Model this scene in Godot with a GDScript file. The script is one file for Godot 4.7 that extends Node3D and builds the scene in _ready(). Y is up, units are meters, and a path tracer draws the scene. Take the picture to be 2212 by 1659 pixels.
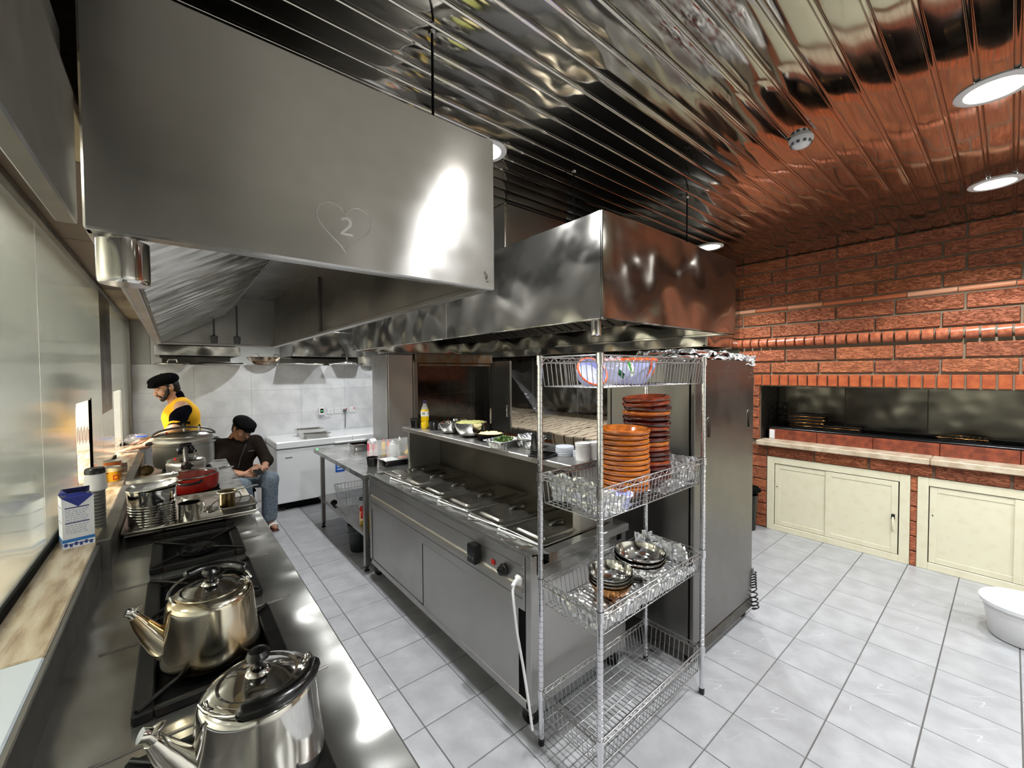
extends Node3D
# A restaurant kitchen: a range under a hood on the left, a bain-marie, rack and fridge in the middle, a brick grill wall on the right.

const EYE := Vector3(0, 1.7, 0)
const CEIL := 2.88
var M := {}
var taken := {}
var rng := RandomNumberGenerator.new()


func _ready():
	rng.seed = 7
	# ---- camera
	var yaw := deg_to_rad(39.4599)
	var pit := deg_to_rad(-1.5809)
	var rol := deg_to_rad(-0.3542)
	var fw := Vector3(sin(yaw) * cos(pit), sin(pit), -cos(yaw) * cos(pit))
	var r0 := Vector3(cos(yaw), 0, sin(yaw))
	var u0 := r0.cross(fw)
	var cam := Camera3D.new()
	cam.name = "camera"
	cam.fov = 86.1374
	cam.near = 0.02
	cam.far = 60.0
	add_child(cam)
	cam.transform = Transform3D(Basis(cos(rol) * r0 + sin(rol) * u0, -sin(rol) * r0 + cos(rol) * u0, -fw), EYE)
	cam.current = true
	# ---- surroundings: a closed room, so the sky stays dim
	var we := WorldEnvironment.new()
	we.name = "environment"
	var env := Environment.new()
	env.background_mode = Environment.BG_COLOR
	env.background_color = Color(0.02, 0.02, 0.022)
	env.tonemap_mode = Environment.TONE_MAPPER_LINEAR
	env.tonemap_exposure = 1.42
	env.sdfgi_enabled = true
	env.ssao_enabled = true
	env.ssil_enabled = true
	we.environment = env
	add_child(we)
	# ---- recessed ceiling lamps
	make_materials()
	var spots := [
		[2.685, -0.065, "round recessed downlight, the nearer of the two over the bare floor by the brick wall"],
		[4.035, -0.085, "round recessed downlight closest to the top of the brick wall"],
		[3.944, -1.834, "small round recessed downlight glowing beyond the end of the island hood"],
		[1.35, -0.05, "recessed downlight over the aisle in front of the big hood"],
		[1.3, -1.8, "recessed downlight over the aisle between the two hoods"],
		[1.3, -3.55, "recessed downlight over the aisle beside the bain-marie"],
		[1.3, -5.3, "recessed downlight over the chest freezer"],
		[2.5, -5.25, "recessed downlight over the right end of the freezer"],
		[3.75, -3.6, "recessed downlight between the island hood and the right wall hood"],
		[2.685, 1.75, "recessed downlight behind the viewer over the open floor"],
		[1.35, 1.75, "recessed downlight behind the viewer over the aisle"],
		[4.035, 1.75, "recessed downlight behind the viewer by the brick wall"],
		[0.9, -7.4, "recessed downlight in the room behind the white partition"],
		[2.3, -7.4, "recessed downlight behind the partition near the far hood"],
	]
	for s in spots:
		downlight(Vector3(s[0], CEIL, s[1]), s[2], 0.5 if (s[1] < -5.0 and s[1] > -6.0) or s[0] == 3.75 else 1.0)
	structure()
	left_side()
	hoods()
	cooking_range()
	bain_marie()
	side_table()
	rack()
	fridge()
	grill_wall()
	far_side()
	people()


# ---------------------------------------------------------------- mesh building
class Shape:
	var st := SurfaceTool.new()
	var x := Transform3D.IDENTITY
	var grp := 0

	func _init():
		st.begin(Mesh.PRIMITIVE_TRIANGLES)

	func at(p: Vector3, b := Basis.IDENTITY) -> Shape:
		x = Transform3D(b, p)
		return self

	func vtx(p: Vector3, uv := Vector2.ZERO):
		st.set_uv(uv)
		st.add_vertex(x * p)

	func tri(a: Vector3, b: Vector3, c: Vector3, sm := -1):
		st.set_smooth_group(sm)
		vtx(a)
		vtx(b)
		vtx(c)

	func quad(a: Vector3, b: Vector3, c: Vector3, d: Vector3, sm := -1, u0 := Vector2(0, 0), u1 := Vector2(1, 1)):
		# a b c d go round clockwise as seen from outside; a is the top left corner of the texture
		st.set_smooth_group(sm)
		var ub := Vector2(u1.x, u0.y)
		var ud := Vector2(u0.x, u1.y)
		vtx(a, u0); vtx(b, ub); vtx(c, u1)
		vtx(a, u0); vtx(c, u1); vtx(d, ud)

	func box(c: Vector3, s: Vector3, bev := 0.0) -> Shape:
		var h := s / 2
		bev = minf(bev, minf(h.x, minf(h.y, h.z)) * 0.9)
		var axes := [Vector3.RIGHT, Vector3.UP, Vector3.BACK]
		for k in 3:
			var n: Vector3 = axes[k]
			var u: Vector3 = axes[(k + 1) % 3]
			var v: Vector3 = axes[(k + 2) % 3]
			var hu: float = absf(u.dot(h)) - bev
			var hv: float = absf(v.dot(h)) - bev
			var hn: float = absf(n.dot(h))
			for sg in [-1.0, 1.0]:
				var o: Vector3 = c + n * hn * sg
				var p := [o - u * hu - v * hv, o - u * hu + v * hv, o + u * hu + v * hv, o + u * hu - v * hv]
				if sg > 0:
					quad(p[0], p[1], p[2], p[3])
				else:
					quad(p[3], p[2], p[1], p[0])
		if bev > 0:
			for k in 3:
				var a: Vector3 = axes[k]
				var u: Vector3 = axes[(k + 1) % 3]
				var v: Vector3 = axes[(k + 2) % 3]
				var ha: float = absf(a.dot(h)) - bev
				var hu: float = absf(u.dot(h))
				var hv: float = absf(v.dot(h))
				for su in [-1.0, 1.0]:
					for sv in [-1.0, 1.0]:
						var e1: Vector3 = c + u * hu * su + v * (hv - bev) * sv
						var e2: Vector3 = c + u * (hu - bev) * su + v * hv * sv
						if su * sv > 0:
							quad(e1 - a * ha, e2 - a * ha, e2 + a * ha, e1 + a * ha)
						else:
							quad(e2 - a * ha, e1 - a * ha, e1 + a * ha, e2 + a * ha)
			for sx in [-1.0, 1.0]:
				for sy in [-1.0, 1.0]:
					for sz in [-1.0, 1.0]:
						var q := Vector3(sx, sy, sz)
						var a1 := c + Vector3(h.x, h.y - bev, h.z - bev) * q
						var a2 := c + Vector3(h.x - bev, h.y, h.z - bev) * q
						var a3 := c + Vector3(h.x - bev, h.y - bev, h.z) * q
						if sx * sy * sz > 0:
							tri(a1, a3, a2)
						else:
							tri(a1, a2, a3)
		return self

	# corner to corner
	func span(a: Vector3, b: Vector3, bev := 0.0) -> Shape:
		return box((a + b) / 2, (b - a).abs(), bev)

	func grid(nu: int, nv: int, f: Callable, sm := 0, wrap_uv := Vector2(1, 1)) -> Shape:
		var pts := []
		for i in nu + 1:
			var row := PackedVector3Array()
			for j in nv + 1:
				row.append(f.call(float(i) / nu, float(j) / nv))
			pts.append(row)
		for i in nu:
			for j in nv:
				var ua := Vector2(float(i) / nu, float(j) / nv) * wrap_uv
				var uc := Vector2(float(i + 1) / nu, float(j + 1) / nv) * wrap_uv
				st.set_smooth_group(sm)
				var a: Vector3 = pts[i][j]
				var b: Vector3 = pts[i + 1][j]
				var c: Vector3 = pts[i + 1][j + 1]
				var d: Vector3 = pts[i][j + 1]
				vtx(a, ua); vtx(b, Vector2(uc.x, ua.y)); vtx(c, uc)
				vtx(a, ua); vtx(c, uc); vtx(d, Vector2(ua.x, uc.y))
		return self

	# profile of (radius, height) from the bottom up on the outside; sharp corners stay sharp
	func lathe(prof: Array, seg := 32, squash := 1.0, ribs := 0, rib := 0.0) -> Shape:
		var g := grp
		var n := prof.size()
		var total := 0.0
		for i in n - 1:
			total += (prof[i + 1] as Vector2).distance_to(prof[i])
		var run := 0.0
		for i in n - 1:
			var p: Vector2 = prof[i]
			var q: Vector2 = prof[i + 1]
			if p.distance_to(q) < 1e-6:
				continue
			if i > 0:
				var before: Vector2 = p - prof[i - 1]
				if before.length() > 1e-6 and absf(before.angle_to(q - p)) > 0.62:
					g += 1
			st.set_smooth_group(g)
			var v0 := 1.0 - run / maxf(total, 1e-6)
			run += p.distance_to(q)
			var v1 := 1.0 - run / maxf(total, 1e-6)
			for k in seg:
				var a0 := TAU * k / seg
				var a1 := TAU * (k + 1) / seg
				var w0 := 1.0 + (rib * cos(a0 * ribs) if ribs else 0.0)
				var w1 := 1.0 + (rib * cos(a1 * ribs) if ribs else 0.0)
				var c0 := Vector3(cos(a0) * w0, 0, sin(a0) * squash * w0)
				var c1 := Vector3(cos(a1 * 1.0) * w1, 0, sin(a1) * squash * w1)
				if k == seg - 1:
					c1 = Vector3(1.0 + (rib if ribs else 0.0), 0, 0)
				var A := c0 * p.x + Vector3.UP * p.y
				var B := c1 * p.x + Vector3.UP * p.y
				var C := c1 * q.x + Vector3.UP * q.y
				var D := c0 * q.x + Vector3.UP * q.y
				var ua := float(k) / seg
				var ub := float(k + 1) / seg
				if q.x > 1e-7:
					vtx(A, Vector2(ua, v0)); vtx(C, Vector2(ub, v1)); vtx(D, Vector2(ua, v1))
				if p.x > 1e-7:
					vtx(A, Vector2(ua, v0)); vtx(B, Vector2(ub, v0)); vtx(C, Vector2(ub, v1))
		grp = g + 1
		return self

	func ball(c: Vector3, r: Vector3, seg := 16) -> Shape:
		var keep := x
		x = x * Transform3D(Basis.from_scale(r), c)
		var prof := []
		var half := seg / 2
		for i in half + 1:
			var a := PI * i / half - PI / 2
			prof.append(Vector2(maxf(cos(a), 0.0) if i > 0 and i < half else 0.0, sin(a)))
		lathe(prof, seg)
		x = keep
		return self

	func tube(path: Array, r: float, seg := 8, closed := false, r_end := -1.0, flat := 1.0) -> Shape:
		var n := path.size()
		if n < 2:
			return self
		var rings := []
		var side := Vector3.ZERO
		for i in n:
			var t: Vector3
			if closed:
				t = (path[(i + 1) % n] - path[(i + n - 1) % n]).normalized()
			else:
				t = (path[mini(i + 1, n - 1)] - path[maxi(i - 1, 0)]).normalized()
			if i == 0:
				side = t.cross(Vector3.UP)
				if side.length() < 0.1:
					side = t.cross(Vector3.RIGHT)
			side = (side - t * side.dot(t)).normalized()
			var up := side.cross(t)
			var rr := r if r_end < 0 else lerpf(r, r_end, float(i) / (n - 1))
			# keep the tube's width through a bend
			var ring := PackedVector3Array()
			for k in seg:
				var a := TAU * k / seg
				ring.append(path[i] + side * cos(a) * rr + up * sin(a) * rr * flat)
			rings.append(ring)
		st.set_smooth_group(grp)
		var last := n if closed else n - 1
		for i in last:
			var R0: PackedVector3Array = rings[i]
			var R1: PackedVector3Array = rings[(i + 1) % n]
			for k in seg:
				var k2 := (k + 1) % seg
				vtx(R0[k], Vector2(float(k) / seg, float(i) / last)); vtx(R1[k], Vector2(float(k) / seg, float(i + 1) / last)); vtx(R1[k2], Vector2(float(k + 1) / seg, float(i + 1) / last))
				vtx(R0[k], Vector2(float(k) / seg, float(i) / last)); vtx(R1[k2], Vector2(float(k + 1) / seg, float(i + 1) / last)); vtx(R0[k2], Vector2(float(k + 1) / seg, float(i) / last))
		if not closed:
			st.set_smooth_group(grp + 1)
			for k in range(1, seg - 1):
				vtx(rings[0][0]); vtx(rings[0][k]); vtx(rings[0][k + 1])
				vtx(rings[n - 1][0]); vtx(rings[n - 1][k + 1]); vtx(rings[n - 1][k])
		grp += 2
		return self

	func bar(a: Vector3, b: Vector3, r: float, seg := 8, r_end := -1.0) -> Shape:
		return tube([a, b], r, seg, false, r_end)

	# a flat outline (x, y) pushed from z0 to z1
	func prism(poly: PackedVector2Array, z0: float, z1: float) -> Shape:
		if Geometry2D.is_polygon_clockwise(poly):
			poly.reverse()
		var t := Geometry2D.triangulate_polygon(poly)
		for i in range(0, t.size(), 3):
			var p := poly[t[i]]
			var q := poly[t[i + 1]]
			var r := poly[t[i + 2]]
			if (q - p).cross(r - p) < 0:
				var k := q
				q = r
				r = k
			tri(Vector3(p.x, p.y, z1), Vector3(r.x, r.y, z1), Vector3(q.x, q.y, z1))
			tri(Vector3(p.x, p.y, z0), Vector3(q.x, q.y, z0), Vector3(r.x, r.y, z0))
		var n := poly.size()
		for i in n:
			var p := poly[i]
			var q := poly[(i + 1) % n]
			quad(Vector3(p.x, p.y, z1), Vector3(q.x, q.y, z1), Vector3(q.x, q.y, z0), Vector3(p.x, p.y, z0))
		return self

	# rounded rectangles [half x, half z, corner, y] joined one after the other; the last may be filled
	func loft(rings: Array, fill := true, seg := 5, sm := 0) -> Shape:
		var loops := []
		for r in rings:
			var pts := PackedVector3Array()
			for q in 4:
				var cx: float = (r[0] - r[2]) * (1 if q in [0, 3] else -1)
				var cz: float = (r[1] - r[2]) * (1 if q in [0, 1] else -1)
				for k in seg + 1:
					var a := PI / 2 * (q + float(k) / seg)
					pts.append(Vector3(cx + cos(a) * r[2], r[3], cz + sin(a) * r[2]))
			loops.append(pts)
		var n: int = loops[0].size()
		st.set_smooth_group(sm)
		for i in loops.size() - 1:
			for k in n:
				var k2 := (k + 1) % n
				vtx(loops[i][k]); vtx(loops[i][k2]); vtx(loops[i + 1][k2])
				vtx(loops[i][k]); vtx(loops[i + 1][k2]); vtx(loops[i + 1][k])
		if fill:
			var l: PackedVector3Array = loops[-1]
			for k in range(1, n - 1):
				vtx(l[0]); vtx(l[k]); vtx(l[k + 1])
		return self

	func mesh() -> ArrayMesh:
		st.generate_normals()
		st.index()
		return st.commit()


func sh() -> Shape:
	return Shape.new()


func numbered(called: String) -> String:
	taken[called] = taken.get(called, -1) + 1
	return called if taken[called] == 0 else "%s_%03d" % [called, taken[called]]


func tag(o: Node3D, label: String, category: String, group := "") -> Node3D:
	if label:
		o.set_meta("label", label)
	if category:
		o.set_meta("category", category)
	if group:
		o.set_meta("group", group)
	return o


func thing(called: String, label: String, category: String, where := Vector3.ZERO, turn := 0.0, group := "") -> Node3D:
	var o := Node3D.new()
	o.name = numbered(called)
	add_child(o)
	o.position = where
	o.rotation.y = turn
	return tag(o, label, category, group)


func part(called: String, s: Variant, m: Material, to: Node3D, label := "") -> MeshInstance3D:
	var o := MeshInstance3D.new()
	o.name = called
	o.mesh = s.mesh() if s is Shape else s
	o.material_override = m
	to.add_child(o, true)
	if label:
		o.set_meta("label", label)
	return o


func solo(called: String, s: Variant, m: Material, label: String, category: String, where := Vector3.ZERO, turn := 0.0, group := "") -> MeshInstance3D:
	var o := MeshInstance3D.new()
	o.name = numbered(called)
	o.mesh = s.mesh() if s is Shape else s
	o.material_override = m
	add_child(o)
	o.position = where
	o.rotation.y = turn
	tag(o, label, category, group)
	return o


func struct(called: String, s: Variant, m: Material) -> MeshInstance3D:
	var o := MeshInstance3D.new()
	o.name = called
	o.mesh = s.mesh() if s is Shape else s
	o.material_override = m
	add_child(o)
	o.set_meta("kind", "structure")
	return o


func copy_of(src: Node3D, where: Vector3, turn: float, label: String, tilt := Vector3.ZERO) -> Node3D:
	var o: Node3D = src.duplicate()
	var base := String(src.name)
	if base.length() > 4 and base[base.length() - 4] == "_" and base.substr(base.length() - 3).is_valid_int():
		base = base.substr(0, base.length() - 4)
	o.name = numbered(base)
	add_child(o)
	o.position = where
	o.rotation = Vector3(tilt.x, turn, tilt.z)
	o.set_meta("label", label)
	return o


func stuff(o: Node3D) -> Node3D:
	o.set_meta("kind", "stuff")
	return o


func wob(x: float, s: float) -> float:
	return sin(x * 12.9898 + s * 78.233) * 0.6 + sin(x * 4.1414 + s * 37.719) * 0.4


# ---------------------------------------------------------------- materials
func nz(freq: float, oct := 4, sd := 1, kind := FastNoiseLite.TYPE_SIMPLEX_SMOOTH, ramp = null, size := 512, warp := 0.0) -> NoiseTexture2D:
	var n := FastNoiseLite.new()
	n.noise_type = kind
	n.seed = sd
	n.frequency = freq
	n.fractal_octaves = oct
	if oct <= 1:
		n.fractal_type = FastNoiseLite.FRACTAL_NONE
	if warp > 0:
		n.domain_warp_enabled = true
		n.domain_warp_amplitude = warp
		n.domain_warp_frequency = freq
	var t := NoiseTexture2D.new()
	t.width = size
	t.height = size
	t.seamless = true
	t.noise = n
	if ramp:
		var g := Gradient.new()
		g.offsets = PackedFloat32Array(ramp[0])
		g.colors = PackedColorArray(ramp[1])
		t.color_ramp = g
	return t


# a seamless normal map in floats: waves that fit the tile a whole number of times
func waves(k_low: int, k_high: int, count: int, slope: float, sd: int, size := 128, stretch := 1.0) -> ImageTexture:
	var r := RandomNumberGenerator.new()
	r.seed = sd
	var w := []
	for i in count:
		var a := r.randf() * TAU
		var k := r.randf_range(k_low, k_high)
		w.append([round(cos(a) * k), round(sin(a) * k * stretch), r.randf() * TAU])
	var im := Image.create(size, size, false, Image.FORMAT_RGBF)
	var g := slope / sqrt(count * 0.5)
	for y in size:
		for x in size:
			var dx := 0.0
			var dy := 0.0
			for q in w:
				var l := sqrt(q[0] * q[0] + q[1] * q[1]) + 1e-6
				var c := cos(TAU * (q[0] * x + q[1] * y) / size + q[2]) * g / l
				dx += q[0] * c
				dy += q[1] * c
			var n := Vector3(-dx, -dy, 1).normalized() * 0.5 + Vector3.ONE * 0.5
			im.set_pixel(x, y, Color(n.x, n.y, n.z))
	return ImageTexture.create_from_image(im)


func smudges(a: float, b: float) -> ImageTexture:
	var key := "smudge %.2f %.2f" % [a, b]
	if not M.has(key):
		var r := RandomNumberGenerator.new()
		r.seed = 44
		var w := []
		for i in 26:
			var t := r.randf() * TAU
			var k := r.randf_range(1.0, 14.0)
			w.append([round(cos(t) * k), round(sin(t) * k), r.randf() * TAU, 1.0 / (0.6 + k * 0.35)])
		var im := Image.create(96, 96, false, Image.FORMAT_RGBF)
		for y in 96:
			for x in 96:
				var h := 0.0
				for q in w:
					h += q[3] * cos(TAU * (q[0] * x + q[1] * y) / 96 + q[2])
				im.set_pixel(x, y, grey(lerpf(a, b, smoothstep(-2.2, 2.2, h))))
		M[key] = ImageTexture.create_from_image(im)
	return M[key]


func mat(c: Color, rough := 0.5, metal := 0.0) -> StandardMaterial3D:
	var m := StandardMaterial3D.new()
	m.albedo_color = c
	m.roughness = rough
	m.metallic = metal
	return m


func tri_uv(m: StandardMaterial3D, s: Vector3, world := true) -> StandardMaterial3D:
	m.uv1_triplanar = true
	m.uv1_world_triplanar = world
	m.uv1_scale = s
	return m


func grey(a: float) -> Color:
	return Color(a, a, a)


func steel(c: Color, r_low: float, r_high: float, dent: Texture2D, dent_scale: float, metal := 1.0, s := Vector3.ONE) -> StandardMaterial3D:
	var m := mat(c, 1.0, metal)
	m.roughness_texture = smudges(r_low, r_high)
	if dent:
		m.normal_enabled = true
		m.normal_texture = dent
		m.normal_scale = dent_scale
	return tri_uv(m, s)


func picture(w: int, h: int, bg: Color) -> Image:
	var im := Image.create(w, h, false, Image.FORMAT_RGB8)
	im.fill(bg)
	return im


func printed(im: Image, rough := 0.5) -> StandardMaterial3D:
	var m := mat(Color.WHITE, rough)
	m.albedo_texture = ImageTexture.create_from_image(im)
	return m


func make_materials():
	var wave := waves(1, 3, 7, 0.1, 5)
	var dents := waves(2, 9, 14, 0.1, 9)
	var lens := waves(1, 4, 8, 0.1, 27)
	M.steel = steel(Color(0.68, 0.673, 0.66), 0.29, 0.4, wave, 0.12, 0.95)
	M.steel_bright = steel(Color(0.82, 0.8, 0.77), 0.12, 0.2, wave, 0.3, 0.95)
	M.steel_dark = steel(Color(0.5, 0.49, 0.475), 0.29, 0.42, wave, 0.15, 0.92)
	M.steel_soot = steel(Color(0.36, 0.345, 0.32), 0.3, 0.5, dents, 0.2, 0.9)
	M.steel_top = steel(Color(0.66, 0.657, 0.64), 0.18, 0.262, dents, 0.32, 0.9)
	M.hood_end = steel(Color(0.7, 0.69, 0.675), 0.2, 0.262, wave, 0.12, 0.9)
	M.hood_end.anisotropy_enabled = true
	M.hood_end.anisotropy = 0.7
	M.hood_gloss = steel(Color(0.7, 0.69, 0.665), 0.12, 0.2, lens, 1.0, 0.98)
	M.hood_mark = mat(Color(0.7, 0.69, 0.67), 0.42, 0.9)
	M.steel_fridge = steel(Color(0.5, 0.49, 0.475), 0.285, 0.36, wave, 0.06, 0.96)
	M.ceiling = steel(Color(0.72, 0.705, 0.675), 0.05, 0.08, waves(1, 4, 8, 0.1, 21), 0.14, 0.99)
	M.steel_lid = steel(Color(0.62, 0.605, 0.565), 0.15, 0.25, dents, 0.2, 0.96)
	M.smoked_panel = mat(Color(0.06, 0.07, 0.06), 0.15)
	M.frosted = mat(Color(0.85, 0.87, 0.9, 0.65), 0.3)
	M.frosted.transparency = BaseMaterial3D.TRANSPARENCY_ALPHA
	M.leaf_pale = tri_uv(mat(Color.WHITE, 0.6), Vector3.ONE * 12, false)
	M.leaf_pale.albedo_texture = nz(0.05, 3, 71, FastNoiseLite.TYPE_SIMPLEX_SMOOTH, [[0.2, 0.8], [Color(0.4, 0.42, 0.16), Color(0.8, 0.78, 0.52)]], 128)
	M.wok = tri_uv(mat(Color.WHITE, 0.25, 1.0), Vector3(1, 4, 1), false)
	M.wok.albedo_texture = nz(0.02, 3, 72, FastNoiseLite.TYPE_SIMPLEX_SMOOTH, [[0.3, 0.7], [Color(0.75, 0.72, 0.66), Color(0.5, 0.36, 0.24)]], 128)
	M.brown_steel = tri_uv(mat(Color.WHITE, 0.4, 0.8), Vector3.ONE * 2)
	M.brown_steel.albedo_texture = nz(0.012, 4, 73, FastNoiseLite.TYPE_SIMPLEX_SMOOTH, [[0.25, 0.75], [Color(0.5, 0.47, 0.43), Color(0.5, 0.38, 0.26)]], 256)
	M.oven_lining = tri_uv(mat(Color.WHITE, 0.5, 0.4), Vector3.ONE * 2)
	M.oven_lining.albedo_texture = nz(0.015, 4, 74, FastNoiseLite.TYPE_SIMPLEX_SMOOTH, [[0.25, 0.75], [Color(0.14, 0.09, 0.045), Color(0.42, 0.28, 0.14)]], 256)
	M.splash = steel(Color(0.5, 0.49, 0.465), 0.15, 0.25, dents, 0.5, 0.95)
	var si := picture(256, 256, Color(0.76, 0.7, 0.6))
	for k in 4:
		for y in 256:
			if k < 2:
				si.fill_rect(Rect2i(30 + k * 128 + int(14 * sin(y * 0.05 + k)), y, 16, 1), Color(0.3, 0.12, 0.1))
	M.stripes = mat(Color.WHITE, 0.85)
	M.stripes.albedo_texture = ImageTexture.create_from_image(si)
	M.stripes.uv1_scale = Vector3(5.0, 1, 1)
	M.kettle_brown = tri_uv(mat(Color.WHITE, 0.14, 1.0), Vector3(3, 1, 3))
	M.kettle_brown.albedo_texture = nz(0.012, 3, 28, FastNoiseLite.TYPE_SIMPLEX_SMOOTH, [[0.3, 0.7], [Color(0.86, 0.84, 0.78), Color(0.66, 0.54, 0.36)]], 256)
	M.baffle = steel(Color(0.7, 0.69, 0.66), 0.15, 0.25, dents, 0.5, 1.0)
	M.chrome = mat(Color(0.86, 0.86, 0.87), 0.14, 1.0)
	M.wire = mat(Color(0.72, 0.72, 0.72), 0.25, 1.0)
	M.polished = mat(Color(0.82, 0.815, 0.8), 0.09, 1.0)
	M.alu = mat(Color(0.84, 0.83, 0.8), 0.22, 1.0)
	M.alu_satin = mat(Color(0.8, 0.79, 0.76), 0.4, 1.0)
	M.tin_brown = mat(Color(0.5, 0.43, 0.3), 0.3, 1.0)
	M.bronze = mat(Color(0.6, 0.42, 0.24), 0.25, 1.0)
	M.foil = mat(Color(0.9, 0.9, 0.9), 0.28, 0.92)
	M.foil.normal_enabled = true
	M.foil.normal_texture = waves(3, 14, 20, 0.6, 33, 192)
	M.foil.normal_scale = 1.0
	tri_uv(M.foil, Vector3.ONE * 4)
	M.iron = mat(Color(0.02, 0.02, 0.02), 0.45, 0.2)
	M.iron.metallic_specular = 0.3
	M.rust_iron = tri_uv(mat(Color.WHITE, 0.55, 0.5), Vector3.ONE * 4)
	M.rust_iron.albedo_texture = nz(0.02, 4, 3, FastNoiseLite.TYPE_SIMPLEX_SMOOTH, [[0.3, 0.62, 0.8], [Color(0.025, 0.024, 0.023), Color(0.04, 0.038, 0.036), Color(0.12, 0.08, 0.06)]], 256)
	M.black_plastic = mat(Color(0.02, 0.02, 0.022), 0.25)
	M.black_matt = mat(Color(0.015, 0.015, 0.015), 0.7)
	M.black_matt.metallic_specular = 0.2
	M.white_plastic = mat(Color(0.85, 0.85, 0.85), 0.35)
	M.white_enamel = mat(Color(0.87, 0.875, 0.88), 0.18)
	M.grey_plastic = mat(Color(0.35, 0.36, 0.37), 0.45)
	M.red_plastic = mat(Color(0.75, 0.06, 0.04), 0.35)
	M.yellow_plastic = mat(Color(0.9, 0.72, 0.08), 0.35)
	M.green_plastic = mat(Color(0.12, 0.55, 0.1), 0.35)
	M.orange_plastic = mat(Color(0.95, 0.36, 0.12), 0.4)
	M.lilac_plastic = mat(Color(0.74, 0.75, 0.93), 0.35)
	M.blue_plastic = mat(Color(0.15, 0.3, 0.7), 0.4)
	M.green_bucket = mat(Color(0.055, 0.1, 0.095), 0.45)
	M.tile_white = tri_uv(mat(Color.WHITE, 0.16), Vector3.ONE * 0.7)
	M.tile_white.albedo_texture = nz(0.01, 5, 8, FastNoiseLite.TYPE_SIMPLEX_SMOOTH, [[0.25, 0.75], [Color(0.79, 0.795, 0.805), Color(0.85, 0.853, 0.86)]], 512, 30.0)
	M.grout_white = mat(Color(0.7, 0.7, 0.7), 0.8)
	M.grout_floor = mat(Color(0.33, 0.32, 0.31), 0.9)
	M.plaster = tri_uv(mat(Color.WHITE, 0.7), Vector3.ONE * 0.5)
	M.plaster.albedo_texture = nz(0.01, 4, 12, FastNoiseLite.TYPE_SIMPLEX_SMOOTH, [[0.2, 0.8], [Color(0.6, 0.6, 0.58), Color(0.68, 0.68, 0.66)]], 256)
	M.cream_wall = mat(Color(0.87, 0.86, 0.82), 0.7)
	M.cream_panel = tri_uv(mat(Color.WHITE, 0.5), Vector3.ONE * 0.6)
	M.cream_panel.albedo_texture = nz(0.008, 4, 14, FastNoiseLite.TYPE_SIMPLEX_SMOOTH, [[0.2, 0.8], [Color(0.62, 0.54, 0.41), Color(0.74, 0.67, 0.54)]], 256)
	M.brown_panel = mat(Color(0.42, 0.35, 0.29), 0.5)
	M.cabinet = tri_uv(mat(Color.WHITE, 0.42), Vector3.ONE * 1.5)
	M.cabinet.albedo_texture = nz(0.02, 5, 15, FastNoiseLite.TYPE_SIMPLEX_SMOOTH, [[0.2, 0.4, 0.9], [Color(0.82, 0.795, 0.69), Color(0.835, 0.812, 0.71), Color(0.84, 0.82, 0.72)]], 256)
	M.stone = tri_uv(mat(Color.WHITE, 0.35), Vector3.ONE * 2)
	M.stone.albedo_texture = nz(0.015, 5, 16, FastNoiseLite.TYPE_SIMPLEX_SMOOTH, [[0.2, 0.8], [Color(0.68, 0.6, 0.5), Color(0.82, 0.77, 0.68)]], 256)
	M.marble = tri_uv(mat(Color.WHITE, 0.2), Vector3(4.0, 1, 0.7))
	M.marble.albedo_texture = nz(0.008, 5, 17, FastNoiseLite.TYPE_SIMPLEX_SMOOTH, [[0.15, 0.4, 0.55, 0.85], [Color(0.52, 0.44, 0.34), Color(0.62, 0.55, 0.45), Color(0.68, 0.62, 0.52), Color(0.73, 0.68, 0.59)]], 512, 60.0)
	M.marble_pale = mat(Color(0.72, 0.75, 0.77), 0.3)
	# brick: three tones with grooves that run along the wall
	var groove := nz(0.02, 3, 41, FastNoiseLite.TYPE_SIMPLEX_SMOOTH, [[0.0, 0.38, 0.46, 0.54, 1.0], [grey(0.75), grey(0.7), grey(0.1), grey(0.72), grey(0.8)]], 512, 40.0)
	var tones := [Color(0.66, 0.345, 0.19), Color(0.7, 0.375, 0.2), Color(0.62, 0.32, 0.18), Color(0.69, 0.36, 0.205)]
	M.bricks = []
	for k in 4:
		var m := mat(Color.WHITE, 0.6)
		var c: Color = tones[k]
		m.albedo_texture = nz(0.02, 4, 42 + k, FastNoiseLite.TYPE_SIMPLEX_SMOOTH, [[0.2, 0.8], [c.darkened(0.12), c.lightened(0.08)]], 256)
		m.heightmap_enabled = true
		m.heightmap_texture = groove
		m.heightmap_scale = 2.4
		tri_uv(m, Vector3(1, 4.4, 1.3))
		m.uv1_offset = Vector3(0.13 * k, 0.27 * k, 0.41 * k)
		M.bricks.append(m)
	M.brick_smooth = tri_uv(mat(Color.WHITE, 0.45), Vector3.ONE * 3)
	M.brick_smooth.albedo_texture = nz(0.02, 4, 50, FastNoiseLite.TYPE_SIMPLEX_SMOOTH, [[0.2, 0.8], [Color(0.6, 0.28, 0.15), Color(0.7, 0.36, 0.19)]], 256)
	M.terracotta = tri_uv(mat(Color.WHITE, 0.28), Vector3.ONE * 3)
	M.terracotta.albedo_texture = nz(0.03, 4, 51, FastNoiseLite.TYPE_SIMPLEX_SMOOTH, [[0.2, 0.8], [Color(0.6, 0.31, 0.21), Color(0.74, 0.45, 0.31)]], 256)
	M.pencil = [mat(Color(0.84, 0.56, 0.4), 0.4), mat(Color(0.76, 0.42, 0.26), 0.4), mat(Color(0.88, 0.64, 0.5), 0.4)]
	M.kerb = tri_uv(mat(Color.WHITE, 0.4), Vector3.ONE * 3)
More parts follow.
